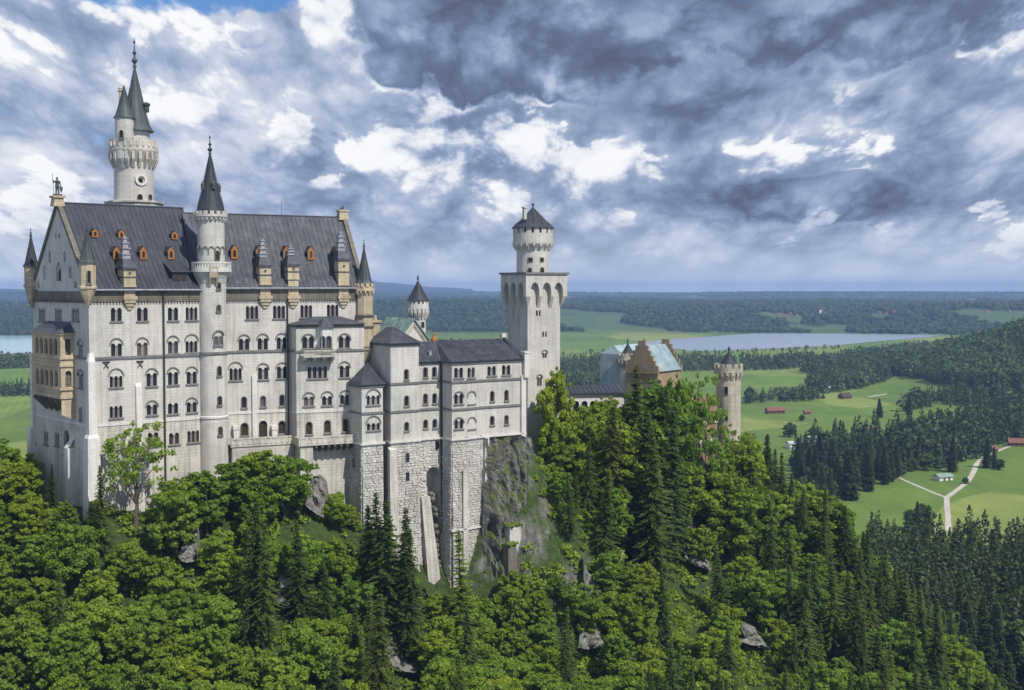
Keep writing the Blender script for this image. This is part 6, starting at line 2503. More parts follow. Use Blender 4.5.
def broad_proto(seed, H=12.0, R=4.3, lobes=11, nleaf=11000, size=0.20, low=0.16, sparse=False):
    rng = np.random.default_rng(seed)
    rnd = random.Random(seed)
    tk = MB()
    top = H * 0.62
    pts = [Vector((0, 0, -2.5))]
    for i in range(1, 7):
        pts.append(Vector((rnd.uniform(-.18, .18) * i * 0.5, rnd.uniform(-.18, .18) * i * 0.5, -2.5 + (top + 2.5) * i / 6)))
    for i in range(6):
        ra = 0.30 * (1 - i / 7.5) * H / 12
        rb = 0.30 * (1 - (i + 1) / 7.5) * H / 12
        tk.tube(pts[i], pts[i + 1], ra, rb, 7)
    cs = []
    for i in range(lobes):
        a = i * 2.39996 + rnd.uniform(-.3, .3)
        f = (i + 0.5) / lobes
        zc = H * (low + 0.12 + (0.92 - low - 0.16) * f)
        prof = math.sqrt(max(0.05, 1 - ((zc / H - 0.50) / 0.56) ** 2))
        rr = R * prof * rnd.uniform(0.35, 0.72)
        if f > 0.9:
            rr *= 0.3
        lr = R * rnd.uniform(0.34, 0.52) * (0.75 if f > 0.85 else 1)
        c = Vector((rr * cos(a), rr * sin(a), zc))
        cs.append((c, lr))
        st_ = pts[min(6, max(2, int(6 * min(0.95, zc / top * 0.72))))]
        mid = st_.lerp(c, 0.55) + Vector((0, 0, 0.25))
        tk.tube(st_, mid, 0.11 * H / 12, 0.07 * H / 12, 5)
        tk.tube(mid, c, 0.07 * H / 12, 0.03, 5)
        for _ in range(3):
            e_ = c + Vector((rnd.uniform(-1, 1), rnd.uniform(-1, 1), rnd.uniform(-.3, 1))) * lr * 0.7
            tk.tube(c.lerp(mid, 0.3), e_, 0.035, 0.015, 4)
    # tufts on each lobe
    tuf, tr_, tone = [], [], []
    for c, lr in cs:
        k = 16 if not sparse else 6
        for _ in range(k):
            d = np.array([rnd.gauss(0, 1), rnd.gauss(0, 1), rnd.gauss(0.25, 0.9)])
            d /= np.linalg.norm(d)
            tuf.append(np.array(c) + d * lr * rnd.uniform(0.5, 1.18) * np.array([1, 1, 0.85]))
            tr_.append(lr * rnd.uniform(0.2, 0.42))
            tone.append(rnd.uniform(0.1, 0.9))
    tuf, tr_, tone = np.array(tuf), np.array(tr_), np.array(tone)
    w_ = tr_ ** 2
    k = rng.choice(len(tuf), nleaf, p=w_ / w_.sum())
    d = rng.normal(0, 1, (nleaf, 3))
    d /= np.linalg.norm(d, axis=1)[:, None]
    rad = tr_[k] * rng.uniform(0.15, 1.0, nleaf) ** 0.45
    Cc = tuf[k] + d * rad[:, None] * np.array([1.15, 1.15, 0.75])
    A_, B_ = leaf_axes(rng, d, size)
    tn = np.clip(tone[k] + rng.normal(0, 0.14, nleaf), 0, 1)
    ok = Cc[:, 2] > H * low * 0.6
    cm = quads_mesh('crown', Cc[ok], A_[ok], B_[ok], tn[ok], M['leaf'])
    tm = tk.mesh('trunk')
    tm.materials.append(M['bark'])
    return tm, cm, H


def spruce_proto(seed, H=24.0, R=4.5, dens=1.0, low=0.08, size=0.34, mtl='needle', open_=0.0, droop=0.32):
    rng = np.random.default_rng(seed)
    rnd = random.Random(seed)
    tk = MB()
    tk.tube((0, 0, -3), (0, 0, H * 0.5), 0.30, 0.19, 7)
    tk.tube((0, 0, H * 0.5), (0, 0, H * 0.99), 0.19, 0.03, 6)
    Cl, Al, Bl, tl = [], [], [], []
    z = H * low
    while z < H * 0.985:
        f = (z - H * low) / (H * (1 - low))
        r = R * (1 - f) ** 0.82 * (0.55 + 0.45 * min(1, f * 5)) + 0.12
        nb = max(4, int((9 if r > 1.5 else 6) * dens))
        ph = rnd.uniform(0, 6.28)
        for i in range(nb):
            if rnd.random() < open_:
                continue
            a = ph + 2 * pi * i / nb + rnd.uniform(-.25, .25)
            L = r * rnd.uniform(0.45, 1.22)
            tone = rnd.uniform(0.1, 0.9)
            ns = max(2, int(L / 0.34))
            da = np.array([cos(a), sin(a), 0])
            pe = np.array([-sin(a), cos(a), 0])
            zb = z + rnd.uniform(-.3, .3)
            if L > 1.3 and rnd.random() < 0.35:
                tk.tube((0, 0, zb), (L * 0.8 * cos(a), L * 0.8 * sin(a), zb - droop * L * 0.55), 0.05, 0.02, 4)
            for s_ in range(ns):
                u = (s_ + 0.6) / ns
                dz_ = -droop * L * (u ** 1.3) + 0.16 * L * max(0, u - 0.75)
                w_ = size * (1.15 - 0.6 * u) * (0.8 + 0.3 * rnd.random())
                for sd in (-1, 1):
                    c = da * (L * u) + pe * sd * w_ * 0.75 + np.array([0, 0, zb + dz_ - 0.10 * abs(sd)])
                    Cl.append(c)
                    dirv = da * 0.75 + pe * sd * 0.6 + np.array([0, 0, -0.18 + rnd.uniform(-.2, .2)])
                    Al.append(dirv * w_ * 0.9)
                    Bl.append((np.cross(dirv, [0, 0, 1]) * 0.55 + np.array([0, 0, rnd.uniform(-.25, .25)])) * w_ * 0.8)
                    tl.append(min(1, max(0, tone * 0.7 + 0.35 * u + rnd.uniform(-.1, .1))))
                if rnd.random() < 0.5:                                  # hanging sprays
                    c = da * (L * u) + np.array([0, 0, zb + dz_ - w_ * 0.5])
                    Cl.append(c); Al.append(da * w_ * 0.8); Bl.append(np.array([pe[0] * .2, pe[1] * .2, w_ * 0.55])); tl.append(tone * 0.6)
        z += H * 0.024 * rnd.uniform(0.8, 1.25) * (1.2 - 0.5 * f)
    cm = quads_mesh('crown', np.array(Cl), np.array(Al), np.array(Bl), np.array(tl), M[mtl])
    tm = tk.mesh('trunk')
    tm.materials.append(M['barkred'])
    return tm, cm, H


BP = [broad_proto(11), broad_proto(12, R=4.9, lobes=13, nleaf=13000), broad_proto(13, H=13.5, R=3.9, lobes=12), broad_proto(14, H=11, R=4.7, lobes=10), broad_proto(15, H=14, R=4.3, lobes=14, nleaf=13000),
      broad_proto(16, H=12, R=4.4, lobes=9, nleaf=9000)]
BSPARSE = broad_proto(31, H=18, R=6.0, lobes=12, nleaf=2100, size=0.22, low=0.30, sparse=True)
BMED = broad_proto(33, H=16, R=4.6, lobes=14, nleaf=10000, size=0.21, low=0.18)
LARCH = spruce_proto(41, H=20, R=3.3, dens=0.8, low=0.22, size=0.30, mtl='leaf', open_=0.25, droop=0.12)
SP = [spruce_proto(51, open_=0.08), spruce_proto(52, R=4.2, open_=0.2), spruce_proto(53, H=22, R=5.4, droop=0.42), spruce_proto(54, H=24, R=4.6, open_=0.28, low=0.2), spruce_proto(55, H=23, R=5.8, open_=0.15, droop=0.22), spruce_proto(56, H=24, R=4.9, open_=0.1, droop=0.5)]
SPF = [spruce_proto(61, H=24, R=5.2, dens=1.2, size=0.62, mtl='needle_dark', droop=0.4), spruce_proto(62, H=24, R=5.8, dens=1.2, size=0.66, mtl='needle_dark', droop=0.42), spruce_proto(63, H=24, R=4.8, dens=1.2, size=0.62, mtl='needle_dark', droop=0.4)]
BPF = []
for sd in (71, 72):
    a_, b_, c_ = broad_proto(sd, H=14, R=5.6, lobes=12, nleaf=2600, size=0.48, low=0.06)
    b_.materials.clear()
    b_.materials.append(M['leaf_far'])
    BPF.append((a_, b_, c_))

NORD = ['first', 'second', 'third', 'fourth', 'fifth', 'sixth', 'seventh', 'eighth', 'ninth', 'tenth', 'eleventh', 'twelfth', 'thirteenth', 'fourteenth', 'fifteenth', 'sixteenth', 'seventeenth', 'eighteenth', 'nineteenth', 'twentieth']
TREES = []          # (object, kind word, place phrase, column, row)


def tree(kind, proto, X, Y, z, H, wf=1.0, group=None, mtl=None, trunk=True):
    tm, cm, h = proto
    root = bpy.data.objects.new(kind, None)
    root.empty_display_size = 0.5
    COL.objects.link(root)
    root.location = (X, Y, z)
    s = H / h
    root.scale = (s * wf, s * wf, s)
    root.rotation_euler = (random.gauss(0, 0.03), random.gauss(0, 0.03), random.uniform(0, 6.28))
    if trunk:
        a = bpy.data.objects.new('trunk', tm)
        COL.objects.link(a)
        a.parent = root
    c = bpy.data.objects.new('crown', cm if mtl is None else cm.copy())
    if mtl is not None:
        c.data.materials.clear()
        c.data.materials.append(M[mtl])
    COL.objects.link(c)
    c.parent = root
    if group:
        root['group'] = group
    return root


# the line up to which trees may stand without hiding what the view shows behind them
TL = [(-80, 425), (0, 428), (14, 438), (24, 452), (40, 464), (55, 474), (70, 488), (80, 504), (92, 508), (104, 486), (112, 474), (150, 482), (168, 476), (192, 474), (212, 466), (232, 452), (262, 447), (285, 452), (300, 462), (322, 478), (334, 490), (346, 508), (360, 508),
      (380, 512), (396, 520), (412, 545), (420, 588), (445, 596), (470, 590), (488, 600), (500, 590), (520, 560), (532, 528), (545, 470), (552, 430), (566, 398), (574, 402), (586, 404), (600, 400), (612, 396), (640, 384), (662, 380), (684, 385), (690, 448), (714, 462), (722, 452), (740, 450), (748, 425), (752, 424), (770, 440), (786, 468),
      (800, 488), (830, 500), (852, 520), (872, 540), (890, 562), (908, 582), (930, 598), (950, 612), (968, 645), (985, 668), (1024, 700), (1100, 740)]


def tline(px):
    for (a, b), (c, d) in zip(TL, TL[1:]):
        if a <= px <= c:
            return b + (d - b) * (px - a) / (c - a)
    return 700


def rowz(py, Y):
    r = cray(512, py)
    return r.z * Y / r.y


FOOT = [(WF, -4.5, 25, -2.5, 30), (EF, -2, 34, -7.8, 26), (BF, -2.5, 41, -10.5, 20), (TF, -3, 13, -3, 12), (GF, -4, 17, -1.5, 9), (HF, -1.5, 14, -3, 12), (HF, 15, 32, -17, -2)]


def free(X, Y, mgn=0.0):
    for fr, s0, s1, t0, t1 in FOOT:
        s, t = fr.local(X, Y)
        if s0 - mgn < s < s1 + mgn and t0 - mgn < t < t1 + mgn:
            return False
    return True


placed = []


def zone(px, py):
    """what a person would name beside the tree"""
    if py > 640:
        row = 'low on the slope'
    elif py > 560:
        row = 'mid slope'
    else:
        row = 'high on the slope'
    cols = [(60, 'under the loggia bay'), (120, 'under the palace corner buttress'), (175, 'under the palace drainpipe'), (232, 'under the round stair turret'), (290, 'under the palace terrace'), (348, 'under the palace east end'), (395, 'under the bower apse'),
            (450, 'under the tall arch'), (500, 'under the bower corner'), (545, 'under the bare rock face'), (590, 'under the square tower'), (640, 'under the gallery wing'), (690, 'under the brick gatehouse'), (745, 'under the right round tower'),
            (800, 'just right of the right tower'), (860, 'on the descending right ridge'), (920, 'far down the right ridge'), (2000, 'at the tip of the right ridge')]
    for c, nme in cols:
        if px < c:
            return row, nme
    return row, cols[-1][1]


def reg(o, kind, X, Y, z, H):
    px, py = proj(X, Y, z + H * 0.6)
    TREES.append((o, kind, px, py, X, Y))


HAND = [  # kind, column, top row, distance, width, group
    ('spruce_tree', 101, 464, 214, 0.85), ('spruce_tree', 51, 463, 226, 0.9), ('spruce_tree', 366, 503, 228, 0.9), ('spruce_tree', 376, 491, 226, 1.0), ('spruce_tree', 388, 499, 224, 1.0), ('spruce_tree', 401, 506, 227, 0.95), ('spruce_tree', 410, 528, 222, 0.9),
    ('spruce_tree', 629, 363, 284, 1.15), ('spruce_tree', 612, 404, 272, 1.1), ('spruce_tree', 664, 384, 290, 1.0), ('spruce_tree', 642, 408, 274, 1.1), ('spruce_tree', 588, 436, 268, 1.0), ('spruce_tree', 672, 408, 280, 1.0), ('spruce_tree', 655, 426, 268, 1.0),
    ('spruce_tree', 765, 432, 322, 1.0), ('spruce_tree', 781, 452, 318, 1.1), ('spruce_tree', 750, 447, 306, 1.0), ('spruce_tree', 804, 492, 306, 1.0), ('spruce_tree', 823, 486, 312, 1.0), ('spruce_tree', 864, 522, 300, 1.0), ('spruce_tree', 846, 505, 304, 1.1), ('spruce_tree', 884, 545, 292, 1.0),
    ('spruce_tree', 902, 572, 286, 1.0), ('spruce_tree', 921, 584, 282, 1.1), ('spruce_tree', 940, 600, 276, 1.0), ('spruce_tree', 789, 520, 288, 1.1), ('spruce_tree', 812, 560, 276, 1.1), ('spruce_tree', 835, 570, 272, 1.0), ('spruce_tree', 858, 590, 268, 1.0), ('spruce_tree', 769, 500, 292, 1.0),
    ('spruce_tree', 556, 500, 262, 0.9), ('spruce_tree', 604, 470, 258, 1.1), ('spruce_tree', 574, 470, 262, 1.0), ('spruce_tree', 247, 500, 206, 0.9), ('spruce_tree', 262, 520, 204, 0.8), ('spruce_tree', 300, 520, 214, 0.85),
    ('broadleaf_tree', 658, 374, 302, 0.7), ('broadleaf_tree', 648, 374, 294, 1.1), ('broadleaf_tree', 672, 367, 300, 0.6), ('broadleaf_tree', 545, 425, 280, 0.7), ('broadleaf_tree', 572, 404, 284, 0.8), ('broadleaf_tree', 596, 410, 280, 0.9), ('broadleaf_tree', 618, 415, 276, 1.0),
    ('broadleaf_tree', 745, 428, 312, 1.0), ('broadleaf_tree', 697, 466, 290, 1.1), ('broadleaf_tree', 726, 455, 300, 0.8), ('broadleaf_tree', 684, 372, 316, 0.5), ('broadleaf_tree', 800, 478, 322, 1.0), ('broadleaf_tree', 262, 446, 232, 1.3), ('broadleaf_tree', 240, 456, 228, 1.1), ('broadleaf_tree', 283, 455, 230, 1.1), ('broadleaf_tree', 206, 466, 224, 1.1),
    ('broadleaf_tree', 336, 492, 234, 0.8), ('broadleaf_tree', 175, 476, 218, 1.0), ('broadleaf_tree', 14, 442, 236, 1.0), ('broadleaf_tree', -8, 430, 240, 1.1), ('broadleaf_tree', 820, 490, 316, 1.0), ('broadleaf_tree', 838, 498, 310, 1.0), ('broadleaf_tree', 735, 470, 290, 1.2), ('broadleaf_tree', 758, 480, 296, 1.1),
    ('broadleaf_tree', 528, 558, 250, 0.9), ('broadleaf_tree', 545, 545, 252, 1.0), ('broadleaf_tree', 552, 462, 268, 1.2), ('broadleaf_tree', 547, 492, 262, 1.3), ('broadleaf_tree', 541, 528, 256, 1.0), ('broadleaf_tree', 560, 440, 276, 1.2), ('broadleaf_tree', 580, 404, 290, 0.8), ('broadleaf_tree', 616, 390, 288, 0.9), ('broadleaf_tree', 602, 392, 287, 0.8), ('broadleaf_tree', 534, 470, 262, 0.9), ('broadleaf_tree', 540, 500, 258, 1.3), ('broadleaf_tree', 551, 540, 252, 1.3), ('broadleaf_tree', 566, 500, 262, 1.2), ('broadleaf_tree', 562, 520, 260, 1.0), ('broadleaf_tree', 575, 545, 256, 1.0), ('broadleaf_tree', 590, 520, 260, 1.0), ('broadleaf_tree', 605, 550, 252, 1.1), ('broadleaf_tree', 560, 575, 248, 1.0), ('broadleaf_tree', 585, 585, 246, 1.0), ('broadleaf_tree', 538, 588, 244, 0.9), ('broadleaf_tree', 612, 590, 246, 1.0), ('broadleaf_tree', 630, 560, 256, 1.0), ('broadleaf_tree', 588, 402, 286, 0.9), ('broadleaf_tree', 606, 399, 284, 1.0), ('spruce_tree', 548, 505, 262, 0.9), ('spruce_tree', 570, 478, 262, 1.0), ('broadleaf_tree', 508, 580, 240, 1.0), ('broadleaf_tree', 478, 600, 236, 0.9),
]
ni = 0
for kind, px, pt_, Y, wf in HAND:
    r = cray(px, 500)
    X = r.x * Y / r.y
    z = gz_(X, Y) - 0.4
    H = rowz(pt_, Y) - z
    if H < 3:
        continue
    pr = (SP if kind == 'spruce_tree' else BP)[ni % 6]
    ni += 1
    if kind == 'spruce_tree':
        o = tree(kind, pr, X, Y, z, H, wf * max(1.0, 17 / H) ** 0.5)
    else:
        o = tree(kind, BMED if H > 19 else pr, X, Y, z, H, wf * (1.0 if H > 9 else 1.15))
    reg(o, kind, X, Y, z, H)
    placed.append((X, Y, 3.0))


def special(kind, proto, px, pt_, Y, wf, label, cat='tree', mtl=None):
    r = cray(px, 500)
    X = r.x * Y / r.y
    z = gz_(X, Y) - 0.3
    H = rowz(pt_, Y) - z
    o = tree(kind, proto, X, Y, z, H, wf, mtl=mtl)
    tag(o, label, cat)
    placed.append((X, Y, 3.5))
    return o


special('broadleaf_tree', BSPARSE, 135, 414, 219.5, 0.85, 'sparse airy tree with visible branches standing before the palace wall by the drainpipe')
special('larch_tree', LARCH, 462, 526, 236, 1.0, 'slender light larch with thin straight trunk before the rusticated bower base')
special('broadleaf_tree', BMED, 555, 361, 282, 0.62, 'tall narrow light green tree against the foot of the square tower')
special('broadleaf_tree', BSPARSE, 704, 404, 296, 0.7, 'loose leafy tree through which the red brick gate wing shows')
special('broadleaf_tree', BSPARSE, 734, 418, 306, 0.7, 'loose leafy tree screening the foot of the right round tower')
special('broadleaf_tree', BSPARSE, 696, 364, 308, 0.52, 'tall loose leafy tree rising in front of the gatehouse roof end')
special('shrub', BP[3], 702, 468, 292, 0.75, 'dark purple leaved shrub in front of the brick gate wing', 'shrub', 'purple')

# bare spots of rock that stay open
OPEN = [(402, 648, 15, 42), (318, 500, 11, 34), (642, 540, 16, 22), (752, 655, 14, 30), (694, 600, 18, 28), (590, 640, 13, 26), (284, 608, 11, 14), (190, 560, 8, 20)]


def in_open(px, py0, py1, w_):
    return any(abs(px - a) < rx + w_ and py0 < b + ry and py1 > b - ry for a, b, rx, ry in OPEN)


# fill the slopes
rnd = random.Random(99)
nb_, ns_ = 0, 0
tries = 0
cand = []
while tries < 60000:
    tries += 1
    X, Y = rnd.uniform(-130, 170), rnd.uniform(150, 345)
    z = gz_(X, Y)
    px, py = proj(X, Y, z)
    if px < -25 or px > 1045 or py > 775 or z < -127:
        continue
    if not free(X, Y):
        continue
    # hidden behind the castle
    s, t = WF.local(X, Y)
    if px < 360 and t > 2 and s > -6:
        continue
    if 350 < px < 530 and Y > BF.w(20, -6)[1] + 4:
        continue
    right = px > 740
    pc = 0.42 if right else (0.30 if px > 540 else (0.06 if px < 350 else 0.2))
    spr = rnd.random() < pc
    H0 = rnd.uniform(14, 22) if spr else rnd.uniform(8.5, 14)
    if px < 330 and not spr:
        H0 *= 0.92
    wpx = (2.2 if spr else 3.6) * FPX / Y
    lim = max(tline(px), tline(px - wpx * (0.35 if spr else 0.8)) - 6, tline(px + wpx * (0.35 if spr else 0.8)) - 6)
    Hm = rowz(lim, Y) - z
    if Hm < 4.0:
        continue
    H = min(H0, Hm)
    ptop = proj(X, Y, z + H)[1]
    if ptop > 680 or in_open(px, ptop, py - (py - ptop) * 0.2, wpx * 0.75):
        continue
    if spr and H < 9:
        spr = False
    dmin = (2.3 if spr else 2.0 + H * 0.16)
    if any((X - a) ** 2 + (Y - b) ** 2 < ((dmin + c) * 0.72) ** 2 for a, b, c in placed):
        continue
    if spr and ns_ > 135 or (not spr and nb_ > 236):
        continue
    placed.append((X, Y, dmin))
    zz_ = z - 0.5
    if spr:
        ns_ += 1
        o = tree('spruce_tree', SP[rnd.randrange(6)], X, Y, zz_, H + .5, rnd.uniform(0.82, 1.25) * (1.0 if H > 14 else 1.25))
        reg(o, 'spruce_tree', X, Y, zz_, H)
    else:
        nb_ += 1
        o = tree('broadleaf_tree', BP[rnd.randrange(6)], X, Y, zz_, H + .5, rnd.uniform(0.92, 1.15) * (1.25 if H < 7 else 1.0))
        reg(o, 'broadleaf_tree', X, Y, zz_, H)
print('hill trees', nb_, ns_)

# shrubs, saplings and herbs between the trees: one mass
rng = np.random.default_rng(5)
CC, AA, BB, TT = [], [], [], []
cnt = 0
for _ in range(15000):
    X, Y = rnd.uniform(-130, 170), rnd.uniform(150, 350)
    z = gz_(X, Y)
    px, py = proj(X, Y, z)
    if px < -30 or px > 1050 or py > 760 or not free(X, Y, -0.8):
        continue
    Hm = rowz(tline(px) - 4, Y) - z
    R = min(rnd.uniform(0.7, 2.1), max(0.4, Hm * 0.5))
    gyy_, gxx_ = gz_(X, Y + 1) - gz_(X, Y - 1), gz_(X + 1, Y) - gz_(X - 1, Y)
    sl = hypot(gyy_, gxx_) / 2
    if px > 535 and px < 620 and py > 440:
        R = max(R, 1.2)
    elif sl > 1.3 and rnd.random() < 0.45:
        continue
    cnt += 1
    n = int(26 + 26 * R)
    d = rng.normal(0, 1, (n, 3))
    d /= np.linalg.norm(d, axis=1)[:, None]
    d[:, 2] = np.abs(d[:, 2])
    c = np.array([X, Y, z]) + d * R * rng.uniform(0.5, 1.0, (n, 1)) * np.array([1, 1, 0.9])
    a, b = leaf_axes(rng, d, 0.27)
    CC.append(c); AA.append(a); BB.append(b); TT.append(np.full(n, rnd.uniform(0.15, 1.0)) + rng.normal(0, .1, n))
me = quads_mesh('undergrowth', np.concatenate(CC), np.concatenate(AA), np.concatenate(BB), np.clip(np.concatenate(TT), 0, 1), M['leaf'])
ug = bpy.data.objects.new('undergrowth', me)
COL.objects.link(ug)
tag(ug, 'low green shrubs and herbs covering the steep slope between the trees', 'undergrowth', None, 'stuff')

# a dead bleached stem leaning on the slope
x_, y_ = hit(613, 588) or (20, 245)
z_t = gz_(x_, y_)
dm_ = MB()
tx_, tz_ = x_ + 10 * y_ / FPX, z_t + 38 * y_ / FPX
dm_.tube((x_, y_, z_t - 0.5), (x_ + (tx_ - x_) * .5, y_, z_t + (tz_ - z_t) * .5), 0.22, 0.17, 7)
dm_.tube((x_ + (tx_ - x_) * .5, y_, z_t + (tz_ - z_t) * .5), (tx_, y_ - 0.3, tz_), 0.17, 0.07, 7)
for a_, l_ in ((0.45, 1.2), (0.6, -1.0), (0.75, 0.8)):
    px_, pz_ = x_ + (tx_ - x_) * a_, z_t + (tz_ - z_t) * a_
    dm_.tube((px_, y_, pz_), (px_ + l_, y_ - 0.4, pz_ + 0.5), 0.06, 0.02, 5)
flat('dead_trunk', dm_, plain('bleached_wood', (0.42, 0.38, 0.33), 0.3, 1.0, 0.95), label='bleached bare dead trunk leaning among green trees right of the rock face', cat='dead tree')

# ------------------------------------------------------------------ valley trees
def occluded(X, Y, z):
    n = 90
    for i in range(n):
        yy = 130 + (min(Y, 480) - 130) * i / n
        if gz_(X * yy / Y, yy) + 3 > z * yy / Y:
            return True
    return False


def poly_sample(rnd, pxs, n, spacing):
    """random ground points inside a picture-traced parcel of the valley, laid out on the ground"""
    pts = [vpt(a, c) for a, c in pxs]
    x0, x1 = min(p[0] for p in pts), max(p[0] for p in pts)
    y0, y1 = min(p[1] for p in pts), max(p[1] for p in pts)
    out_, cell = [], {}
    for _ in range(n * 40):
        X, Y = rnd.uniform(x0, x1), rnd.uniform(y0, y1)
        if not inside((X, Y), pts):
            continue
        k_ = (int(X // spacing), int(Y // spacing))
        if any((X - a) ** 2 + (Y - b) ** 2 < spacing ** 2 for i in (-1, 0, 1) for j in (-1, 0, 1) for a, b in cell.get((k_[0] + i, k_[1] + j), ())):
            continue
        cell.setdefault(k_, []).append((X, Y))
        out_.append((X, Y))
        if len(out_) >= n:
            break
    return out_


VT = []


def vtree(X, Y, spr, H, place):
    z = ground_z(X, Y)
    if spr:
        o = tree('spruce_tree', SPF[rnd.randrange(3)], X, Y, z - .3, H, rnd.uniform(0.85, 1.2), 'spruces on the valley floor')
    else:
        o = tree('broadleaf_tree', BPF[rnd.randrange(2)], X, Y, z - .3, H, rnd.uniform(0.95, 1.25), 'leafy trees on the valley floor')
    px, py = proj(X, Y, z + H / 2)
    VT.append((o, 'spruce' if spr else 'leafy tree', place, px, py))


def low_forest(name, pts, hr, label, sprf=0.9, cat='forest', mtl='needle_far', zf=None):
    """a wood that reads as one mass: many simple ragged trees in one mesh"""
    rg = np.random.default_rng(len(pts))
    CC, AA, BB, TT = [], [], [], []
    for X, Y in pts:
        z = (zf or ground_z)(X, Y)
        H = rnd.uniform(*hr)
        n = max(24, min(320, int(320 * (700 / Y) ** 1.4)))
        u = rg.uniform(0, 1, n)
        a = rg.uniform(0, 2 * pi, n)
        t_ = rnd.uniform(0, 1)
        if rnd.random() < sprf:
            R = H * rnd.uniform(0.17, 0.24)
            u = u ** 1.35
            step = np.floor(u * 9) / 9                                    # tiers of boughs
            r = R * (1 - u) ** 0.85 * (0.72 + 0.5 * (1 - (u - step) * 9)) * rg.uniform(0.55, 1.1, n) + 0.1
            zz_ = H * (0.04 + 0.95 * u)
            sz = (0.036 * H * (1.25 - 0.8 * u)) * (320 / n) ** 0.42
            N = np.stack([np.cos(a), np.sin(a), np.full(n, 0.5)], 1)
        else:
            R = H * rnd.uniform(0.32, 0.45)
            ph = np.arccos(1 - 2 * rg.uniform(0, 1, n))
            k_ = rg.uniform(0.72, 1.08, n) * (1 + 0.16 * np.sin(3 * a + t_ * 9) * np.sin(2.5 * ph + t_ * 5))
            r = R * np.sin(ph) * k_
            zz_ = H * (0.52 - 0.46 * np.cos(ph) * k_)
            sz = np.full(n, 0.050 * H) * (320 / n) ** 0.42
            N = np.stack([np.cos(a) * np.sin(ph), np.sin(a) * np.sin(ph), -np.cos(ph)], 1)
        c = np.stack([X + r * np.cos(a), Y + r * np.sin(a), z + zz_], 1)
        A_, B_ = leaf_axes(rg, N, 1.0)
        CC.append(c); AA.append(A_ * sz[:, None]); BB.append(B_ * sz[:, None])
        TT.append(np.clip(t_ * 0.75 + rg.uniform(-.1, .35, n), 0, 1))
    me = quads_mesh(name, np.concatenate(CC), np.concatenate(AA), np.concatenate(BB), np.concatenate(TT), M[mtl])
    ob_ = bpy.data.objects.new(name, me)
    COL.objects.link(ob_)
    return tag(ob_, label, cat, None, 'stuff')


# A: dark spruces below the right ridge
polyA = [(870, 560), (905, 556), (940, 566), (965, 560), (990, 570), (1024, 566), (1075, 570), (1075, 760), (940, 760), (880, 660)]
ptsA = poly_sample(rnd, polyA, 520, 6.2)
vis = []
for X, Y in ptsA:
    H = rnd.uniform(15, 29)
    if not occluded(X, Y, ZV + H):
        vis.append((X, Y, H))
vis.sort(key=lambda p: p[1])
for X, Y, H in vis[:70]:
    vtree(X, Y, rnd.random() < 0.93, H, 'in the dark spruce wood below the right ridge')
low_forest('spruce_wood', [(X, Y) for X, Y, H in vis[70:]], (16, 29), 'dark spruce wood filling the valley floor below the forked track', 1.0, mtl='needle_dark')
print('wood A', len(vis))
# B: the belt across the meadows
beltB = [(796, 492), (812, 505), (832, 503), (848, 503), (870, 492), (905, 474), (940, 468), (972, 462), (1000, 446), (1050, 438), (1050, 428), (960, 428), (900, 440), (850, 446), (806, 452), (792, 470)]
ptsB = sorted(poly_sample(rnd, beltB, 250, 10.0), key=lambda p: p[1])
fr_, rest = ptsB[:46], ptsB[46:]
for X, Y in fr_:
    sp_ = rnd.random() < 0.72
    vtree(X, Y, sp_, rnd.uniform(19, 29) if sp_ else rnd.uniform(9, 15), 'at the near edge of the belt across the meadows')
low_forest('spruce_belt', rest, (17, 29), 'dark belt of spruces crossing the green meadows above the forked track', 0.85)
# single trees and little groups on the meadows, placed where they stand
for px, pb, hp, sp_, pl in [(879.5, 417.5, 20, 1, 'alone on the bright meadow'), (909, 415, 21, 1, 'alone beside the right hill wood'), (917, 533, 33, 1, 'in the clump beside the lower track'), (926, 531, 26, 0, 'in the clump beside the lower track'), (913, 530, 22, 0, 'in the clump beside the lower track'),
                            (922, 516, 14, 0, 'in the clump beside the lower track'), (951, 472, 37, 1, 'between the white barn and the track fork'), (986, 468, 30, 1, 'in the crook of the right track'), (994, 468, 22, 1, 'in the crook of the right track'), (965, 484, 8, 0, 'right of the white barn'), (889, 478, 14, 0, 'at the end of the left track'),
                            (802, 421, 7, 0, 'near the long red roof'), (790, 437, 16, 0, 'left of the white sheds'), (834, 433.5, 13, 1, 'behind the white sheds'), (843, 433, 13, 1, 'behind the white sheds'), (813, 437, 11, 0, 'above the white sheds'), (748, 398, 10, 0, 'beyond the right round tower'),
                            (1000, 470, 12, 0, 'on the right meadow edge'), (905, 545, 16, 0, 'at the near end of the lower track')]:
    X, Y = vpt(px, pb)
    vtree(X, Y, sp_, hp * Y / FPX, pl)
# C: hill at the right
ptsC, cell = [], {}
for _ in range(26000):
    X, Y = rnd.uniform(440, 1150), rnd.uniform(1080, 1900)
    zz_ = ground_z(X, Y)
    if zz_ < ZV + 9 + 3 * noise.noise(Vector((X * 0.01, Y * 0.01, 0))):
        continue
    px, py = proj(X, Y, zz_)
    if px > 1075 or px < 880:
        continue
    k_ = (int(X // 8), int(Y // 8))
    if k_ in cell:
        continue
    cell[k_] = 1
    ptsC.append((X, Y))
low_forest('hill_forest', ptsC, (14, 24), 'dense dark green forest on the hill slope at the right edge', 0.6, mtl='leaf_far')
print('C', len(ptsC))
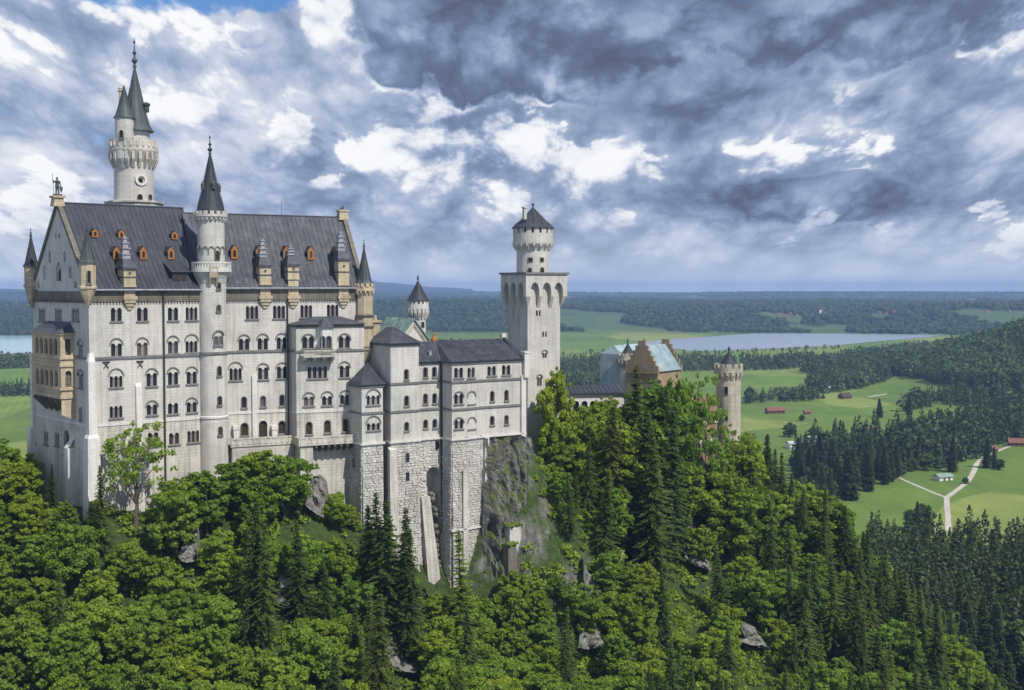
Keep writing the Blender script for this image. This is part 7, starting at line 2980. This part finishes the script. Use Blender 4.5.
# D-H: woods and hedges over the plain
for nm, pl, n, sp, hr, sf, lb in [
    ('far_forest', [(800, 372), (822, 366), (860, 358), (905, 352), (965, 347), (1024, 344), (1080, 343), (1080, 360), (1000, 372), (940, 378), (890, 384), (850, 390), (822, 394), (806, 388), (840, 380)], 3600, 9.0, (15, 25), 0.8, 'broad dark forest between the lake and the bright meadows'),
    ('far_forest', [(742, 371), (790, 369), (812, 366), (815, 361), (780, 362), (742, 364)], 260, 10, (12, 24), 0.8, 'dark row of trees beyond the right round tower'),
    ('lakeside_trees', [(560, 356), (640, 353), (690, 354.5), (760, 352.5), (840, 349), (840, 346.8), (760, 350.4), (690, 352.6), (600, 352)], 500, 16, (5, 9), 0.5, 'thin line of trees along the near lake shore'),
    ('far_forest', [(540, 372.5), (640, 372), (700, 371), (735, 370), (735, 364), (690, 363), (600, 364), (540, 365)], 900, 10, (14, 22), 0.8, 'dark wood strip behind the gatehouse'),
    ('far_forest', [(540, 394), (612, 392), (640, 391), (640, 384), (600, 382), (540, 384)], 520, 9, (14, 24), 0.85, 'dark wood strip behind the gallery wing roof'),
    ('hedge_trees', [(746, 404), (775, 401.5), (808, 402), (824, 398.5), (815, 396), (790, 397.5), (748, 399)], 120, 9, (8, 17), 0.4, 'hedgerow of trees on the meadow right of the right round tower'),
    ('far_forest', [(-60, 370), (10, 369), (30, 368), (30, 363), (-60, 364)], 260, 10, (14, 22), 0.7, 'dark wood strip below the turquoise lake at the left edge'),
    ('far_forest', [(-60, 398), (30, 396), (30, 392), (-60, 393)], 200, 9, (12, 20), 0.7, 'narrow wood strip on the left edge meadow'),
    ('far_forest', [(360, 351), (420, 352), (500, 352), (506, 348), (440, 346), (360, 345)], 900, 12, (12, 22), 0.8, 'dark wood strip behind the small round white tower'),
    ('hedge_trees', [(905, 412), (940, 404), (1024, 415), (1024, 404), (950, 396), (912, 404)], 160, 10, (12, 22), 0.8, 'trees along the foot of the right hill'),
]:
    low_forest(nm, poly_sample(rnd, pl, n, sp), hr, lb, sf, 'forest')

# far woods beyond the lake: canopies standing on the hills
Vs, Fs, To = [], [], []
for _ in range(36000):
    d_ = 3500 * (12000 / 3500) ** rnd.random()
    a = rnd.uniform(-0.42, 0.42)
    X, Y = d_ * sin(a), d_ * cos(a)
    if woodiness(X, Y) < 0.06:
        continue
    z = ground_z(X, Y)
    H = rnd.uniform(10, 18)
    R = d_ * 0.0011 * rnd.uniform(0.7, 1.5)
    o = len(Vs)
    t_ = rnd.uniform(0, 1)
    for zz_, rr in ((0, 1.0), (0.7, 0.9), (1.0, 0.45)):
        for i in range(7):
            an = 2 * pi * i / 7 + rnd.uniform(-.3, .3)
            q_ = R * rr * rnd.uniform(0.7, 1.2)
            Vs.append((X + 2.2 * q_ * cos(an), Y + q_ * sin(an), z + H * (zz_ + rnd.uniform(-.08, .05))))
            To.append(t_)
    for k_ in range(2):
        for i in range(7):
            Fs.append((o + k_ * 7 + i, o + k_ * 7 + (i + 1) % 7, o + k_ * 7 + 7 + (i + 1) % 7, o + k_ * 7 + 7 + i))
    Fs.append(tuple(o + 14 + i for i in range(7)))
me = bpy.data.meshes.new('distant_woods')
me.from_pydata(Vs, [], Fs)
at = me.attributes.new('tone', 'FLOAT', 'POINT')
at.data.foreach_set('value', np.array(To, np.float32))
me.materials.append(M['needle_dark'])  # darker needles stand in for cloud shadow over the far hills
ob_ = bpy.data.objects.new('distant_woods', me)
COL.objects.link(ob_)
tag(ob_, 'blue hazy woods scattered over the low hills beyond the lakes', 'woods', None, 'stuff')

# ------------------------------------------------------------------ buildings of the valley
M['redroof'] = plain('red_tile_roof', (0.20, 0.085, 0.06), 0.3, 0.3)
M['darkroof'] = plain('brown_wood_roof', (0.075, 0.055, 0.045), 0.3, 0.3)
M['greenroof'] = plain('pale_green_roof', (0.22, 0.29, 0.25), 0.25, 0.3)
M['plaster'] = plain('white_plaster', (0.72, 0.71, 0.68), 0.12, 0.3)
M['oldplaster'] = plain('grey_plaster', (0.30, 0.29, 0.27), 0.2, 0.3)
M['timber'] = plain('brown_timber', (0.14, 0.09, 0.06), 0.3, 0.5)
M['tinroof'] = plain('grey_tin_roof', (0.42, 0.45, 0.50), 0.2, 0.3)


def house(name, px, pb, L, Wd, hw, hr_, rot, roof, wall, label, cat='house', windows=True, zf=None, parts=True, group=None, pos=None):
    X, Y = vpt(px, pb) if pos is None else pos[:2]
    z = ground_z(X, Y) if pos is None else pos[2]
    fr = Frame(X, Y, radians(rot))
    o = thing(name, label, cat, fr, (0, 0, z), group)
    b = MB()
    b.add([(-L / 2, -Wd / 2, z - 2), (L / 2, -Wd / 2, z - 2), (L / 2, Wd / 2, z - 2), (-L / 2, Wd / 2, z - 2), (-L / 2, -Wd / 2, z + hw), (L / 2, -Wd / 2, z + hw), (L / 2, Wd / 2, z + hw), (-L / 2, Wd / 2, z + hw),
           (-L / 2, 0, z + hw + hr_), (L / 2, 0, z + hw + hr_)], [(0, 1, 5, 4), (2, 3, 7, 6), (1, 2, 6, 9, 5), (3, 0, 4, 8, 7)])
    part('wall', b, M[wall], o)
    b = MB()
    e = 0.7
    k_ = hr_ / (Wd / 2)
    for sg in (-1, 1):
        b.add([(-L / 2 - e, 0, z + hw + hr_ + .12), (L / 2 + e, 0, z + hw + hr_ + .12), (L / 2 + e, sg * (Wd / 2 + e), z + hw - e * k_ + .12), (-L / 2 - e, sg * (Wd / 2 + e), z + hw - e * k_ + .12),
               (-L / 2 - e, 0, z + hw + hr_ + .4), (L / 2 + e, 0, z + hw + hr_ + .4), (L / 2 + e, sg * (Wd / 2 + e), z + hw - e * k_ + .4), (-L / 2 - e, sg * (Wd / 2 + e), z + hw - e * k_ + .4)],
              [(0, 1, 2, 3), (4, 7, 6, 5), (3, 2, 6, 7), (0, 3, 7, 4), (1, 5, 6, 2)])
    part('roof', b, M[roof], o)
    if windows:
        n = max(2, int(L / 4))
        for i in range(n):
            b = MB()
            x_ = -L / 2 + L * (i + .5) / n
            b.box(x_ - .6, x_ + .6, -Wd / 2 - .06, -Wd / 2 + .02, z + hw * 0.35, z + hw * 0.75)
            part('window', b, M['glass'], o)
    return o


bn = house('barn', 943, 480, 11.5, 6, 2.6, 1.6, 24, 'greenroof', 'plaster', 'small white barn with pale green roof beside the forked track', 'barn', False)
X, Y = vpt(943, 480)
for i in range(2):
    b = MB()
    z = ORG[bn.name].z
    b.box(-2.5 + i * 4.2, -0.6 + i * 4.2, -3.06, -2.98, z, z + 2.0)
    part('door', b, M['timber'], bn)
house('farmhouse', 775, 413.5, 18, 9, 3.4, 3, 8, 'redroof', 'timber', 'long low red roofed farm building on the meadow right of the round tower')
house('hut', 807, 414.2, 6, 5, 2.4, 1.6, 10, 'redroof', 'timber', 'tiny red roofed hut on the meadow beside the long farm building', 'hut', False)
house('barn', 845, 398.5, 13, 9, 2.6, 4, 25, 'darkroof', 'timber', 'dark brown wooden barn alone on the bright meadow', 'barn', False)
house('barn', 827, 390.5, 9, 7, 3, 2.4, 5, 'tinroof', 'plaster', 'small pale barn at the edge of the far forest', 'barn', False)
house('farmhouse', 955, 379, 20, 11, 4, 4, 12, 'redroof', 'plaster', 'red roofed farm at the forest edge on the upper meadow')
house('farmhouse', 958, 374.2, 16, 10, 3.6, 3.5, -20, 'redroof', 'plaster', 'smaller farm roof directly behind the red upper meadow farm')
house('farmhouse', 1016, 446, 12, 8, 3.2, 3, -10, 'redroof', 'timber', 'red roofed house where the right track leaves the meadow')
house('hut', 992, 452, 7, 6, 2.8, 2.2, 30, 'redroof', 'timber', 'small red roofed hut half hidden by spruces beside the right track', 'hut', False)
house('farmhouse', 816, 370.5, 12, 10, 5, 4, 30, 'redroof', 'plaster', 'white farmhouse with red roof among trees below the lake')
house('barn', 841, 374.6, 12, 9, 2.6, 3, 0, 'darkroof', 'timber', 'low dark barn on the light strip of meadow near the far forest', 'barn', False)
house('farmhouse', 870, 434, 9, 7, 3, 3, 15, 'redroof', 'timber', 'little red roof peeping above the belt of spruces')
house('shed', 820, 444, 26, 14, 5, 1.6, 6, 'tinroof', 'plaster', 'large white shed with flat grey roof among the spruces', 'shed')
house('shed', 796, 448, 14, 9, 4, 1.4, 10, 'tinroof', 'plaster', 'smaller white shed beside the large shed, nearer the round tower', 'shed')
house('house', 787, 400, 8, 6, 2.6, 2, 0, 'darkroof', 'plaster', 'small dark roofed cabin beside the meadow hedgerow', 'house', False)


def far_hit(px, py):
    r = cray(px, py)
    r = r / r.y
    Y = 2500.0
    while Y < 20000:
        if r.z * Y < ground_z(r.x * Y, Y):
            return r.x * Y, Y
        Y *= 1.004
    return None


for i in range(46):
    px = rnd.gauss(872, 26) if i < 34 else rnd.uniform(700, 1020)
    py = rnd.uniform(303, 316) if i < 34 else rnd.uniform(306, 318)
    p = far_hit(px, py)
    if not p:
        continue
    z = ground_z(*p)
    red = rnd.random() < 0.75
    house('village_house', 0, 0, rnd.uniform(8, 13), rnd.uniform(7, 9), rnd.uniform(3, 4.5), 4, rnd.uniform(-40, 40), 'redroof' if red else 'darkroof', 'oldplaster',
          'tiny %s roofed house in the hazy village beyond the lake' % ('red' if red else 'brown'), 'house', False, pos=(p[0], p[1], z - 0.5), group='%s roofed village houses beyond the lake' % ('red' if red else 'brown'))
p = far_hit(824, 316.5)
if p:
    z = ground_z(*p)
    ch = house('church', 0, 0, 24, 11, 9, 7, 15, 'darkroof', 'plaster', 'white village church with pointed tower beyond the lake', 'church', True, pos=(p[0], p[1], z))
    fr = Frame(p[0], p[1], radians(15))
    b = MB()
    b.box(-17, -11, -3, 3, z, z + 21)
    o_ = part('bell_tower', b, M['plaster'], ch)
    b = MB()
    b.lathe(-14, 0, [(4.6, z + 21), (3, z + 23), (0.2, z + 34)], 4, pi / 4)
    part('tower_roof', b, M['darkroof'], o_)

# ------------------------------------------------------------------ labels of the trees
from collections import defaultdict
buck = defaultdict(list)
for o, kind, px, py, X, Y in TREES:
    row, nme = zone(px, py)
    buck[(kind, row, nme)].append((px, o, py, X, Y))
for (kind, row, nme), L_ in buck.items():
    L_.sort(key=lambda q_: q_[0])
    w_ = 'dark spruce' if kind == 'spruce_tree' else 'leafy tree'
    for i, (px, o, py, X, Y) in enumerate(L_):
        if len(L_) == 1:
            lb = 'only %s %s, %s' % (w_, row, nme)
        else:
            lb = '%s %s %s, %s from left' % (w_, row, nme, NORD[min(i, 19)])
        tag(o, lb, 'tree', ('spruces' if kind == 'spruce_tree' else 'leafy trees') + ' on the castle hill')
buck = defaultdict(list)
for o, w_, place, px, py in VT:
    buck[(w_, place)].append((px, o, py))
for (w_, place), L_ in buck.items():
    L_.sort(key=lambda q_: q_[0])
    if len(L_) == 1:
        tag(L_[0][1], 'only %s %s' % (w_, place), 'tree')
    elif len(L_) <= 20:
        for i, (px, o, py) in enumerate(L_):
            tag(o, '%s %s, %s from left' % (w_, place, NORD[i]), 'tree')
    else:
        # rows of the wood, front to back, then along the row
        L_.sort(key=lambda q_: -q_[2])
        nrow = (len(L_) + 14) // 15
        for r_i in range(nrow):
            R_ = sorted(L_[r_i * 15:(r_i + 1) * 15], key=lambda q_: q_[0])
            for i, (px, o, py) in enumerate(R_):
                tag(o, '%s %s, %s row, %s from left' % (w_, place, NORD[r_i], NORD[i]), 'tree')

# ------------------------------------------------------------------ air
hb = MB()
hb.box(-13000, 13000, -60, 17000, -140.0, 58.0)
hz_m = bpy.data.materials.new('hazy_air')
hz_m.use_nodes = True
t = NT(hz_m.node_tree)
t.n.clear()
o_ = t.new('ShaderNodeOutputMaterial')
v = t.new('ShaderNodeVolumePrincipled')
v.inputs['Color'].default_value = (0.40, 0.585, 1.0, 1)
v.inputs['Density'].default_value = 0.000075
v.inputs['Anisotropy'].default_value = 0.0
t.l.new(v.outputs[0], o_.inputs['Volume'])
hz_o = flat('haze', hb, hz_m, kind='stuff')
hz_o['label'] = 'blue haze lying over the valley and the far hills'
hz_o['category'] = 'haze'
